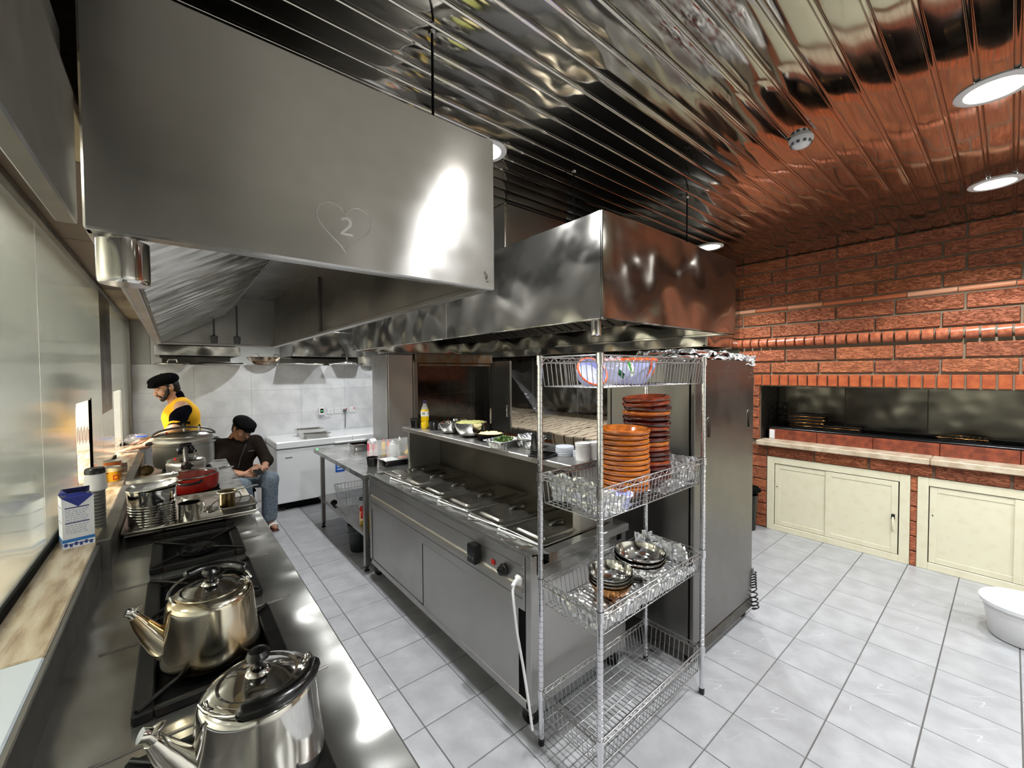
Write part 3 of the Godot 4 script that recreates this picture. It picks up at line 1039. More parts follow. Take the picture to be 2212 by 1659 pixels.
	# what stands on the far side and shows blurred through the glass
	var hang := thing("hanging_pan", "large dark oval pan hanging beyond the hazy glass at the left edge", "pan", Vector3(-0.56, 1.66, -2.9))
	part("bowl", sh().at(Vector3.ZERO, Basis(Vector3.FORWARD, 0.0)).ball(Vector3.ZERO, Vector3(0.05, 0.2, 0.2), 24), M.black_matt, hang)
	part("hook", sh().bar(Vector3(0, 0.2, 0), Vector3(0, 0.7, 0), 0.006), M.iron, hang)
	var ur := thing("drinks_urn", "dark green rounded urn blurred behind the hazy glass", "urn", Vector3(-0.57, 1.0, -2.85))
	part("body", sh().lathe([Vector2(0, 0), Vector2(0.1, 0), Vector2(0.12, 0.05), Vector2(0.12, 0.24), Vector2(0.08, 0.33), Vector2(0.03, 0.36), Vector2(0, 0.36)], 32), M.green_bucket, ur)
	part("band", sh().lathe([Vector2(0.121, 0.19), Vector2(0.124, 0.19), Vector2(0.124, 0.21), Vector2(0.121, 0.21)], 32), M.alu_satin, ur)
	# brown box and bag on the far side of the opening
	var bx := thing("carton_box", "tall brown cardboard box with a white paper on top, seen through the nearer service opening", "box", Vector3(-0.56, 1.0, -3.72))
	part("body", sh().span(Vector3(-0.07, 0, -0.09), Vector3(0.07, 0.19, 0.09), 0.003), mat(Color(0.3, 0.17, 0.12), 0.7), bx)
	part("paper", crumple(0.085, 0.03, 2.2), M.white_plastic, bx).position = Vector3(0, 0.185, 0)
	var bag := thing("plastic_bag", "small knotted blue and white plastic bag beside the dark pane edge", "bag", Vector3(-0.5, 1.0, -3.5))
	part("body", crumple(0.05, 0.11, 3.3), M.lilac_plastic, bag)
	part("knot", crumple(0.018, 0.05, 1.3), M.lilac_plastic, bag).position = Vector3(0, 0.105, 0)
	# paper notice in the far opening
	var im := picture(64, 256, Color(0.95, 0.92, 0.88))
	for i in 26:
		im.fill_rect(Rect2i(8 + (i % 3) * 2, 14 + i * 6, 16, 3), Color(0.35, 0.13, 0.1))
	im.fill_rect(Rect2i(0, 190, 64, 40), Color(0.82, 0.55, 0.38))
	solo("notice_board", sh().span(Vector3(-0.32, 0, -0.006), Vector3(0.0, 0.52, 0.006), 0.002), printed(im, 0.6), "pale notice board with a column of small dark lines beyond the farther service opening", "notice", Vector3(-0.46, 1.0, -5.55), 0.5)
	var im2 := picture(128, 256, Color(0.93, 0.92, 0.92))
	for i in 9:
		im2.fill_rect(Rect2i(98, 20 + i * 9, 26, 3), Color(0.75, 0.22, 0.15))
	im2.fill_rect(Rect2i(0, 128, 128, 128), Color(0.86, 0.72, 0.56))
	im2.fill_rect(Rect2i(90, 120, 38, 10), Color(0.12, 0.08, 0.08))
	im2.fill_rect(Rect2i(84, 138, 44, 10), Color(0.2, 0.15, 0.16))
	var menu := sh()
	menu.quad(Vector3(0, 0.56, -0.25), Vector3(0, 0.56, 0.25), Vector3(0, 0, 0.25), Vector3(0, 0, -0.25))
	menu.span(Vector3(-0.012, 0, -0.25), Vector3(-0.001, 0.56, 0.25))
	solo("menu_board", menu, printed(im2, 0.6), "white menu board with short red lines beyond the nearer service opening", "notice", Vector3(-1.1, 1.03, -4.35), 0.3)

	# things on the marble
	milk_carton(Vector3(-0.325, 1.0, -2.46))
	var cups := thing("paper_cup_stack", "tall leaning stack of ribbed grey paper cups behind the milk carton", "cups", Vector3(-0.288, 1.0, -2.66))
	for i in 22:
		part("cup", sh().at(Vector3(0.0, 0.0078 * i, 0)).lathe([Vector2(0.03, 0.0), Vector2(0.0305, 0.002), Vector2(0.032, 0.0065), Vector2(0.0335, 0.007), Vector2(0.0335, 0.0078), Vector2(0.029, 0.0078)], 24), M.grey_plastic if i % 2 else M.alu_satin, cups)
	part("top_cup", sh().lathe([Vector2(0.033, 0.172), Vector2(0.04, 0.178), Vector2(0.034, 0.25), Vector2(0.032, 0.252), Vector2(0.0, 0.252)], 28), M.white_plastic, cups)
	part("lid", sh().lathe([Vector2(0.034, 0.25), Vector2(0.036, 0.252), Vector2(0.035, 0.27), Vector2(0.031, 0.276), Vector2(0, 0.276)], 28), M.black_plastic, cups)
	tin_can(Vector3(-0.331, 1.0, -3.75), 0.044, 0.098, 0, "yellow food can with an orange picture, nearest of the cans on the marble")
	tin_can(Vector3(-0.34, 1.0, -3.93), 0.046, 0.11, 1, "tall orange labelled food can just behind the yellow can")
	tin_can(Vector3(-0.3, 1.0, -4.06), 0.026, 0.036, 2, "small pale can standing at the foot of the small can pile")
	tin_can(Vector3(-0.3, 1.036, -4.06), 0.026, 0.036, 2, "small pale can on top of the small can pile")
	var bb := thing("blue_bag", "crumpled clear bag with a blue label near the hand of the man in yellow", "bag", Vector3(-0.31, 1.0, -5.62))
	part("body", crumple(0.1, 0.1, 6.1), M.film, bb)
	part("label", sh().span(Vector3(0.0, 0.075, 0.02), Vector3(0.09, 0.085, 0.07), 0.002), M.blue_plastic, bb)


func milk_carton(p: Vector3):
	var im := picture(128, 320, Color(0.87, 0.885, 0.92))
	im.fill_rect(Rect2i(12, 62, 96, 7), Color(0.12, 0.13, 0.4))
	im.fill_rect(Rect2i(12, 158, 96, 7), Color(0.12, 0.13, 0.4))
	for i in 12:
		var y := 78 + i * 12 + (14 if i > 6 else 0)
		var x := 14
		while x < 96:
			var l := 4 + int(absf(wob(x * 1.0, i * 1.0)) * 12)
			im.fill_rect(Rect2i(x, y, mini(l, 104 - x), 5), Color(0.6, 0.63, 0.74))
			x += l + 4
	im.fill_rect(Rect2i(0, 262, 128, 20), Color(0.12, 0.42, 0.72))
	for i in 6:
		im.fill_rect(Rect2i(6 + i * 20, 286 + (i % 2) * 6, 12, 22), Color(0.16, 0.24, 0.5))
		im.fill_rect(Rect2i(2 + i * 20, 294, 20, 6), Color(0.16, 0.24, 0.5))
	var side := printed(im, 0.45)
	var c := thing("milk_carton", "opened white milk carton with blue spout fold standing on the marble by the glass", "carton", p, 0.25)
	var w := 0.046
	var h := 0.205
	var s := sh()
	s.quad(Vector3(-w, h, w), Vector3(w, h, w), Vector3(w, 0, w), Vector3(-w, 0, w))
	s.quad(Vector3(w, h, w), Vector3(w, h, -w), Vector3(w, 0, -w), Vector3(w, 0, w))
	s.quad(Vector3(w, h, -w), Vector3(-w, h, -w), Vector3(-w, 0, -w), Vector3(w, 0, -w))
	s.quad(Vector3(-w, h, -w), Vector3(-w, h, w), Vector3(-w, 0, w), Vector3(-w, 0, -w))
	s.quad(Vector3(-w, 0, w), Vector3(w, 0, w), Vector3(w, 0, -w), Vector3(-w, 0, -w))
	part("body", s, side, c)
	var b := mat(Color(0.12, 0.17, 0.5), 0.4)
	var t := sh()
	t.quad(Vector3(-w, h, -w), Vector3(w, h, -w), Vector3(w * 0.9, h + 0.03, 0.0), Vector3(-w * 0.9, h + 0.03, 0.0))
	t.tri(Vector3(-w, h, -w), Vector3(-w * 0.9, h + 0.03, 0), Vector3(-w * 0.3, h, 0.01))
	t.tri(Vector3(w, h, -w), Vector3(w * 0.3, h, 0.01), Vector3(w * 0.9, h + 0.03, 0))
	part("gable", t, b, c)
	var q := sh()
	q.tri(Vector3(-w, h + 0.001, w + 0.001), Vector3(w, h + 0.001, w + 0.001), Vector3(0.0, h - 0.04, w + 0.0012))
	q.quad(Vector3(-w, h + 0.001, w), Vector3(w, h + 0.001, w), Vector3(w * 0.3, h + 0.012, 0.02), Vector3(-w * 0.3, h + 0.012, 0.02))
	part("spout_fold", q, b, c)


func tin_can(p: Vector3, r: float, h: float, kind: int, label: String):
	var im := picture(256, 96, [Color(0.86, 0.62, 0.1), Color(0.78, 0.4, 0.14), Color(0.55, 0.5, 0.44)][kind])
	if kind == 0:
		im.fill_rect(Rect2i(0, 0, 256, 26), Color(0.9, 0.83, 0.6))
		for k in 4:
			im.fill_rect(Rect2i(20 + k * 64, 50, 34, 34), Color(0.78, 0.24, 0.04))
			im.fill_rect(Rect2i(28 + k * 64, 58, 20, 18), Color(0.95, 0.62, 0.1))
			im.fill_rect(Rect2i(8 + k * 64, 30, 20, 8), Color(0.55, 0.3, 0.05))
	else:
		for k in 6:
			im.fill_rect(Rect2i(k * 44, 20, 20, 40), Color(0.86, 0.78, 0.66) if kind == 1 else Color(0.75, 0.4, 0.3))
			im.fill_rect(Rect2i(k * 44 + 4, 66, 30, 6), Color(0.25, 0.2, 0.2))
	var c := thing("food_can", label, "can", p)
	part("label_sleeve", sh().lathe([Vector2(r, 0.004), Vector2(r, h - 0.004)], 32), printed(im, 0.4), c)
	part("end", sh().lathe([Vector2(0, 0), Vector2(r + 0.001, 0), Vector2(r + 0.001, 0.004)], 32), M.alu_satin, c)
	part("end", sh().lathe([Vector2(r + 0.001, h - 0.004), Vector2(r + 0.0015, h), Vector2(r - 0.003, h), Vector2(r - 0.004, h - 0.004), Vector2(0, h - 0.004)], 32), M.alu_satin, c)


# ---------------------------------------------------------------- extraction hoods
func hood_shell(o: Node3D, x0: float, x1: float, y0: float, y1: float, z0: float, z1: float, m_front: Material, m_side: Material, m_in: Material):
	# z0 is the end nearer to the viewer
	var t := 0.012
	part("end_panel", sh().span(Vector3(x0, y0, z0 - t), Vector3(x1, y1, z0), 0.004), m_front, o)
	part("end_panel", sh().span(Vector3(x0, y0, z1), Vector3(x1, y1, z1 + t), 0.004), m_side, o)
	part("side_panel", sh().span(Vector3(x0, y0, z1 + t), Vector3(x0 + t, y1, z0 - t), 0.003), m_side, o)
	part("side_panel", sh().span(Vector3(x1 - t, y0, z1 + t), Vector3(x1, y1, z0 - t), 0.003), m_side, o)
	part("top_panel", sh().span(Vector3(x0 + t, y1 - t, z1 + t), Vector3(x1 - t, y1 - 0.002, z0 - t)), m_in, o)
	var g := 0.045
	var lip := sh()
	lip.span(Vector3(x0, y0, z0 - g), Vector3(x1, y0 + 0.02, z0 - t), 0.003)
	lip.span(Vector3(x0, y0, z1 + t), Vector3(x1, y0 + 0.02, z1 + g), 0.003)
	lip.span(Vector3(x0 + t, y0, z1 + g), Vector3(x0 + g, y0 + 0.02, z0 - g), 0.003)
	lip.span(Vector3(x1 - g, y0, z1 + g), Vector3(x1 - t, y0 + 0.02, z0 - g), 0.003)
	part("gutter", lip, m_side, o)


func filter_bank(o: Node3D, xa: float, ya: float, xb: float, yb: float, z0: float, z1: float, m: Material):
	# sloping baffle filters from (xa, ya) up to (xb, yb): slats run up the slope
	var d := Vector3(xb - xa, yb - ya, 0)
	var n := Vector3(-d.y, d.x, 0).normalized()
	if n.y > 0:
		n = -n
	var z := z0
	while z > z1 + 0.1:
		var a := Vector3(xa, ya, z)
		var s := sh()
		var w := 0.094
		var p := [a + n * 0.004, a + n * 0.014 + Vector3(0, 0, -0.008), a + n * 0.014 + Vector3(0, 0, -w + 0.008), a + n * 0.004 + Vector3(0, 0, -w), a - n * 0.01 + Vector3(0, 0, -w), a - n * 0.01]
		for i in 6:
			s.quad(p[i], p[(i + 1) % 6], p[(i + 1) % 6] + d, p[i] + d)
		part("baffle_slat", s, m, o)
		z -= 0.125
	part("filter_back", sh().quad(Vector3(xa, ya, z1) - n * 0.02, Vector3(xa, ya, z0) - n * 0.02, Vector3(xb, yb, z0) - n * 0.02, Vector3(xb, yb, z1) - n * 0.02), M.black_matt, o)
	part("filter_frame", sh().bar(Vector3(xb, yb, z0), Vector3(xb, yb, z1), 0.018, 4).bar(Vector3(xa, ya, z0), Vector3(xa, ya, z1), 0.014, 4), M.steel_dark, o)


func skew_box(s: Shape, p: Array) -> Shape:
	# eight corners: bottom four then top four, each going round
	s.quad(p[0], p[1], p[2], p[3])
	s.quad(p[7], p[6], p[5], p[4])
	for i in 4:
		s.quad(p[i], p[i + 4], p[(i + 1) % 4 + 4], p[(i + 1) % 4])
	return s


func grease_cup(o: Node3D, p: Vector3, r: float, h: float):
	var c := part("grease_cup", sh().lathe([Vector2(0, -h), Vector2(r * 0.92, -h), Vector2(r * 0.98, -h + 0.004), Vector2(r, -h + 0.012), Vector2(r, -0.006), Vector2(r * 0.7, -0.003), Vector2(r * 0.7, 0.0)], 36), M.polished, o)
	c.position = p


func rod(o: Node3D, x: float, z: float, y: float):
	part("hanger_rod", sh().bar(Vector3(x, y - 0.02, z), Vector3(x, CEIL + 0.01, z), 0.005, 8), M.iron, o)
	part("hanger_plate", sh().box(Vector3(x, y + 0.003, z), Vector3(0.05, 0.006, 0.05), 0.001).at(Vector3(x, CEIL - 0.004, z)).lathe([Vector2(0, -0.004), Vector2(0.014, -0.004), Vector2(0.014, 0.003)], 10), M.chrome, o)


func hoods():
	# hood over the range
	var h := thing("range_hood", "big satin steel hood hanging over the gas range at left", "extractor hood", Vector3.ZERO)
	var x0 := -0.13
	var x1 := 0.872
	var y0 := 1.988
	var y1 := 2.5
	var z0 := -1.15
	var z1 := -5.1
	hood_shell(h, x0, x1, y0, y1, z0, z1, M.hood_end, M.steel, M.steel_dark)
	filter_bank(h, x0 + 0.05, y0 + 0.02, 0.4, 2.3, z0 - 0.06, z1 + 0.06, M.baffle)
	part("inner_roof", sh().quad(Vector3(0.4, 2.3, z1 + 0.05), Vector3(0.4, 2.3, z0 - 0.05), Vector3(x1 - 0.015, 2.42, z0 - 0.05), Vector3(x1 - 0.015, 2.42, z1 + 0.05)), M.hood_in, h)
	part("seam_strip", sh().span(Vector3(x1 - 0.03, y0 + 0.02, -3.3), Vector3(x1 - 0.012, 2.42, -3.27), 0.002), M.steel_dark, h)
	grease_cup(h, Vector3(-0.077, 1.988, -1.21), 0.043, 0.095)
	for x in [0.3, 0.48]:
		var nzl := part("spray_nozzle", sh().lathe([Vector2(0, -0.07), Vector2(0.026, -0.07), Vector2(0.03, -0.01), Vector2(0.03, 0.0), Vector2(0.008, 0.01), Vector2(0.008, 0.3)], 16), M.grey_plastic, h)
		nzl.position = Vector3(x, 2.06, -4.75)
	for p in [[0.72, -1.3], [0.72, -4.9], [0.0, -1.3]]:
		rod(h, p[0], p[1], y1)
	# the heart and figure that somebody rubbed into the film on the end panel
	var mark := sh()
	var pts := []
	for i in 41:
		var a := TAU * i / 40.0 + PI
		pts.append(Vector3(0.366 + 0.0045 * 16 * pow(sin(a), 3), 2.1 + 0.0045 * (13 * cos(a) - 5 * cos(2 * a) - 2 * cos(3 * a) - cos(4 * a)), -1.1505))
	mark.tube(pts, 0.0016, 5)
	part("finger_drawn_heart", mark, M.hood_mark, h)
	var two := TextMesh.new()
	two.text = "2"
	two.font_size = 32
	two.pixel_size = 0.0021
	two.depth = 0.001
	part("finger_drawn_figure", two, M.hood_mark, h).position = Vector3(0.37, 2.1, -1.1502)
	# small dark marks low at the right corner of the end panel
	part("scuff", sh().at(Vector3(0.835, 2.03, -1.1498)).ball(Vector3.ZERO, Vector3(0.006, 0.012, 0.0006), 8).ball(Vector3(-0.006, 0.012, 0), Vector3(0.004, 0.006, 0.0006), 8).ball(Vector3(0.004, -0.016, 0), Vector3(0.007, 0.003, 0.0006), 8), M.steel_soot, h)

	# island hood over the bain-marie and ovens
	var k := thing("island_hood", "glossy warped steel hood hanging over the middle of the kitchen", "extractor hood")
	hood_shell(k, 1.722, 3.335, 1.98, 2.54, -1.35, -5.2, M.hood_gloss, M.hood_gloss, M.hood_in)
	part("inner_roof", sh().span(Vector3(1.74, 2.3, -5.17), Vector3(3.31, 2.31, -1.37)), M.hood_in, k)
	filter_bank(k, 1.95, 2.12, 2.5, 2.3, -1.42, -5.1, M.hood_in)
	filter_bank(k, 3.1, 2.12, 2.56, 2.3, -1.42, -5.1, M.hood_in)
	grease_cup(k, Vector3(1.76, 1.98, -1.425), 0.028, 0.085)
	part("seam_strip", sh().span(Vector3(1.7205, 1.98, -2.935), Vector3(1.7235, 2.54, -2.925), 0.001), M.steel_bright, k)
	for p in [[1.85, -1.66], [2.72, -1.42], [1.85, -4.9], [3.2, -4.9]]:
		rod(k, p[0], p[1], 2.54)
	var du := thing("duct_box", "plain steel duct rising from the island hood to the ceiling", "duct", Vector3(1.8, 2.538, -2.25))
	part("body", sh().span(Vector3(0, 0, -0.7), Vector3(0.62, 0.34, 0), 0.003), M.steel, du)
	part("flange", sh().span(Vector3(-0.02, 0, -0.72), Vector3(0.64, 0.02, 0.02), 0.002).span(Vector3(-0.004, 0, -0.004), Vector3(0.012, 0.34, 0.004), 0.001), M.steel_bright, du)

	# long hood over the cloth covered counter by the right wall
	var w := thing("wall_hood", "long low steel hood along the right wall over the counter with striped cloths", "extractor hood")
	hood_shell(w, 4.15, 4.94, 1.955, 2.6, -1.95, -6.35, M.hood_gloss, M.hood_gloss, M.steel_soot)
	part("under_vent", sh().span(Vector3(4.2, 1.96, -6.3), Vector3(4.92, 1.965, -2.0)), M.black_matt, w)
	for i in 36:
		part("vent_slat", sh().span(Vector3(4.19, 1.948, -2.06 - 0.12 * i), Vector3(4.24, 1.958, -2.1 - 0.12 * i), 0.001), M.steel_soot, w)

	# smoke detector on the ceiling
	var sd := thing("smoke_detector", "white round smoke detector on the polished ceiling", "smoke detector", Vector3(2.49, CEIL, -0.7))
	part("base", sh().lathe([Vector2(0.0, -0.014), Vector2(0.052, -0.014), Vector2(0.054, -0.01), Vector2(0.054, 0.0)], 36), M.white_plastic, sd)
	part("cap", sh().lathe([Vector2(0.0, -0.046), Vector2(0.02, -0.046), Vector2(0.034, -0.04), Vector2(0.044, -0.026), Vector2(0.046, -0.014)], 36), M.white_enamel, sd)
	for i in 10:
		var a := TAU * i / 10.0
		part("vent", sh().at(Vector3.ZERO, Basis(Vector3.UP, a)).box(Vector3(0.0425, -0.026, 0), Vector3(0.01, 0.012, 0.014), 0.001), M.grey_plastic, sd)
	part("led", sh().at(Vector3(0.02, -0.046, 0.01)).ball(Vector3.ZERO, Vector3(0.003, 0.002, 0.003), 8), M.red_plastic, sd)


# ---------------------------------------------------------------- gas range
func cooking_range():
	var o := thing("gas_range", "long stainless gas range running along the marble counter at left", "cooker")
	var x0 := -0.262
	var x1 := 0.385
	var ze := -4.93
	var top := sh()
	top.span(Vector3(x0, 0.83, ze), Vector3(x1, 0.87, 0.6), 0.006)
	part("top", top, M.steel_top, o)
	part("body", sh().span(Vector3(x0 + 0.01, 0.12, ze + 0.02), Vector3(x1 - 0.05, 0.83, 0.58), 0.004), M.steel, o)
	part("plinth", sh().span(Vector3(x0 + 0.04, 0.0, ze + 0.06), Vector3(x1 - 0.1, 0.12, 0.5)), M.black_matt, o)
	var sp := sh()
	sp.span(Vector3(x0 - 0.004, 0.86, -2.4), Vector3(x0 + 0.01, 0.995, 0.6), 0.003)
	sp.span(Vector3(x0 - 0.004, 0.86, ze), Vector3(x0 + 0.04, 1.005, -2.42), 0.003)
	part("splash_back", sp, M.steel_dark, o)
	# raised ribs between the burners
	for z in [-1.22, -1.70, -2.17, -2.66]:
		part("seam", sh().span(Vector3(-0.19, 0.869, z - 0.004), Vector3(0.32, 0.873, z + 0.004), 0.001), M.steel_dark, o)
	for z in [-0.98, -1.465, -1.94, -2.41, -2.88, -3.36, -3.84, -4.34]:
		part("burner_well", sh().span(Vector3(-0.075, 0.868, z - 0.155), Vector3(0.22, 0.8725, z + 0.155), 0.002), M.black_matt, o)
		var b := sh().at(Vector3(0.072, 0.872, z))
		b.lathe([Vector2(0.0, 0.0), Vector2(0.075, 0.0), Vector2(0.08, 0.012), Vector2(0.062, 0.022), Vector2(0.05, 0.022), Vector2(0.046, 0.012), Vector2(0.03, 0.012), Vector2(0.026, 0.02), Vector2(0.0, 0.02)], 28)
		for i in 20:
			b.at(Vector3(0.072, 0.872, z), Basis(Vector3.UP, TAU * i / 20.0)).box(Vector3(0.068, 0.02, 0), Vector3(0.018, 0.005, 0.006), 0.001)
		part("burner", b, M.iron, o)
	# loose cast iron grates, one per burner
	var gl := ["cast iron burner grate under the nearest kettle, cut by the bottom edge", "cast iron burner grate under the second kettle", "dark burner grate half hidden behind the second kettle", "empty burner grate right in front of the aluminium tray", "burner grate below the tray of pots", "burner grate under the red casserole", "burner grate between the red casserole and the small pressure cooker", "burner grate under the large pressure cooker"]
	var first: Node3D
	var zs := [-0.98, -1.465, -1.94, -2.41, -2.88, -3.36, -3.84, -4.34]
	for i in 8:
		var at := Vector3(0.072, 0.868, zs[i])
		if i == 0:
			first = grate(gl[0], at)
		else:
			copy_of(first, at, 0.0, gl[i])

	kettle(Vector3(0.12, 0.9, -0.965), 0.12, "largest steel kettle in front with a black handle laid down, cut by the bottom edge", true)
	kettle(Vector3(0.07, 0.9, -1.465), 0.0, "second steel kettle with brownish sides, standing on the burner behind the front one", false)

	# aluminium tray with pots
	var t := thing("baking_tray", "wide aluminium oven tray carrying the tall ribbed tin and cups", "tray", Vector3(0.07, 0.902, -3.05))
	tray_shape(t, 0.285, 0.31, 0.02, M.alu_satin)
	var tin := thing("ribbed_tin", "tall ribbed tin full of clear lids standing on the left of the aluminium tray", "tin", Vector3(-0.1, 0.908, -2.85))
	var prof := [Vector2(0, 0), Vector2(0.097, 0), Vector2(0.099, 0.004)]
	for i in 9:
		prof.append(Vector2(0.099, 0.014 + i * 0.0135))
		prof.append(Vector2(0.095, 0.02 + i * 0.0135))
	prof.append_array([Vector2(0.099, 0.145), Vector2(0.099, 0.192), Vector2(0.102, 0.194), Vector2(0.102, 0.2), Vector2(0.097, 0.2), Vector2(0.096, 0.01), Vector2(0, 0.01)])
	part("wall", sh().lathe(prof, 40), M.polished, tin)
	var lids := thing("strainer_bowl", "round steel strainer with a white grip resting tilted on the ribbed tin", "strainer", Vector3(-0.098, 1.108, -2.86), 0.0)
	lids.rotation = Vector3(0.05, 0, 0.1)
	part("rim", sh().lathe([Vector2(0.099, 0.0), Vector2(0.107, 0.014), Vector2(0.105, 0.018), Vector2(0.096, 0.002)], 40), M.alu, lids)
	part("bowl", sh().lathe([Vector2(0.0, -0.035), Vector2(0.04, -0.03), Vector2(0.07, -0.016), Vector2(0.099, 0.0)], 40), M.alu_satin, lids)
	part("clear_lid", sh().lathe([Vector2(0, -0.008), Vector2(0.07, -0.01), Vector2(0.092, 0.004), Vector2(0.08, 0.006), Vector2(0.068, -0.006), Vector2(0, -0.005)], 36), M.clear, lids)
	part("grip", sh().tube([Vector3(0.05, 0.015, -0.07), Vector3(0.075, 0.02, -0.1), Vector3(0.09, 0.032, -0.13)], 0.009, 8, false, 0.007, 0.5), M.white_plastic, lids)
	var st2 := thing("strainer_ring", "second steel sieve rim lying behind the tilted strainer", "strainer", Vector3(-0.098, 1.128, -2.94))
	st2.rotation = Vector3(-0.12, 0, 0.06)
	part("rim", sh().lathe([Vector2(0.099, 0.0), Vector2(0.108, 0.006), Vector2(0.108, 0.022), Vector2(0.099, 0.016), Vector2(0.099, 0)], 40), M.alu_satin, st2)
	mug(Vector3(0.05, 0.907, -2.83), 0.048, 0.098, M.polished, "steel mug with a curved handle in the middle of the tray", 0.5)
	mug(Vector3(0.07, 0.907, -3.03), 0.045, 0.08, M.alu_satin, "steel mug behind the middle mug on the tray", 2.4)
	# small oven tin with the coffee mug and its strainer
	var ot := thing("small_oven_tin", "small deep oven tin on the right end of the aluminium tray", "tray", Vector3(0.27, 0.92, -2.87))
	tray_shape(ot, 0.085, 0.105, 0.032, M.steel_dark)
	mug(Vector3(0.222, 0.927, -2.845), 0.038, 0.1, M.tin_brown, "stained brown steel mug standing in the small oven tin", 0.1)
	var tea := thing("tea_strainer", "long handled wire tea strainer lying on the stained brown mug", "strainer", Vector3(0.222, 1.03, -2.845))
	part("ring", sh().at(Vector3.ZERO).lathe([Vector2(0.046, -0.003), Vector2(0.052, 0), Vector2(0.05, 0.005), Vector2(0.045, 0.003), Vector2(0.046, -0.003)], 32), M.alu_satin, tea)
	part("mesh_bowl", sh().lathe([Vector2(0, -0.022), Vector2(0.022, -0.018), Vector2(0.038, -0.009), Vector2(0.046, 0.0)], 28), M.tin_brown, tea)
	part("handle", sh().tube([Vector3(0.05, 0.0, 0), Vector3(0.09, 0.004, -0.01), Vector3(0.13, 0.008, -0.02), Vector3(0.155, 0.007, -0.025)], 0.004, 8), M.polished, tea)
	part("hook", sh().tube([Vector3(-0.05, 0.0, 0.0), Vector3(-0.075, 0.004, 0.004)], 0.003, 6), M.alu_satin, tea)
	spoon(Vector3(0.14, 0.915, -2.99), Vector3(0.2, 0.94, -3.06), "flat steel spoon leaning between the mugs and the small tin")
	spoon(Vector3(0.15, 0.912, -2.94), Vector3(0.2, 0.915, -3.0), "second steel spoon lying beside the small oven tin")

	# red casserole
	var rc := thing("red_casserole", "wide ribbed red casserole standing on the range behind the tray", "pot", Vector3(0.068, 0.9, -3.6))
	part("body", sh().lathe([Vector2(0.0, 0.0), Vector2(0.14, 0.0), Vector2(0.155, 0.012), Vector2(0.163, 0.05), Vector2(0.165, 0.105), Vector2(0.16, 0.107), Vector2(0.155, 0.05), Vector2(0.14, 0.012), Vector2(0, 0.01)], 120, 1.0, 60, 0.008), M.red_enamel, rc)
	part("base", sh().lathe([Vector2(0, -0.002), Vector2(0.142, -0.002), Vector2(0.152, 0.01)], 40), M.black_matt, rc)
	for s in [1, -1]:
		part("side_handle", sh().tube([Vector3(0.06, 0.09, 0.155 * s), Vector3(0.045, 0.085, 0.195 * s), Vector3(0, 0.083, 0.205 * s), Vector3(-0.045, 0.085, 0.195 * s), Vector3(-0.06, 0.09, 0.155 * s)], 0.013, 8, false, -1.0, 0.6), M.black_plastic, rc)
	var rl := part("lid", sh().lathe([Vector2(0.158, 0.004), Vector2(0.13, 0.018), Vector2(0.08, 0.032), Vector2(0.03, 0.04), Vector2(0.0, 0.042)], 48), M.lid_glass, rc)
	rl.position = Vector3(0, 0.108, 0)
	rl.rotation = Vector3(0.0, 0, 0.05)
	part("rim", sh().lathe([Vector2(0.157, 0.0), Vector2(0.169, 0.0), Vector2(0.17, 0.006), Vector2(0.158, 0.008), Vector2(0.157, 0.0)], 60), M.polished, rl)
	part("knob", sh().lathe([Vector2(0.014, 0.04), Vector2(0.014, 0.052), Vector2(0.03, 0.058), Vector2(0.03, 0.07), Vector2(0.018, 0.076), Vector2(0, 0.077)], 28), M.black_plastic, rl)
	pressure_cooker(Vector3(0.06, 0.9, -4.03), 0.12, 0.155, "small pressure cooker with a tall black clamp handle behind the red casserole", false)
	pressure_cooker(Vector3(0.06, 0.9, -4.66), 0.215, 0.285, "large aluminium pressure cooker with an arched clamp at the far end of the range", true)
	# black pan with a long handle between them and a ladle
	var fp := thing("frying_pan", "frying pan with a shiny loop handle pointing right, behind the red casserole", "pan", Vector3(0.12, 0.9, -4.07))
	part("bowl", sh().lathe([Vector2(0, 0), Vector2(0.1, 0), Vector2(0.13, 0.03), Vector2(0.126, 0.031), Vector2(0.098, 0.004), Vector2(0, 0.004)], 36), M.black_matt, fp)
	part("handle", sh().tube([Vector3(0.12, 0.03, 0), Vector3(0.18, 0.05, 0.012), Vector3(0.23, 0.045, 0.015), Vector3(0.24, 0.04, 0), Vector3(0.23, 0.04, -0.012), Vector3(0.17, 0.035, -0.01), Vector3(0.12, 0.028, -0.008)], 0.007, 8), M.polished, fp)
	var la := thing("ladle", "round steel ladle lying left of the large pressure cooker", "ladle", Vector3(-0.19, 0.875, -4.5))
	part("scoop", sh().at(Vector3(0, 0.04, 0), Basis(Vector3.RIGHT, 0.9)).lathe([Vector2(0, -0.028), Vector2(0.03, -0.02), Vector2(0.048, 0.0), Vector2(0.045, 0.0), Vector2(0.028, -0.017), Vector2(0, -0.024)], 28), M.tin_brown, la)
	part("handle", sh().tube([Vector3(0.0, 0.03, -0.04), Vector3(-0.01, 0.03, -0.2), Vector3(-0.02, 0.03, -0.34)], 0.006, 8), M.alu_satin, la)


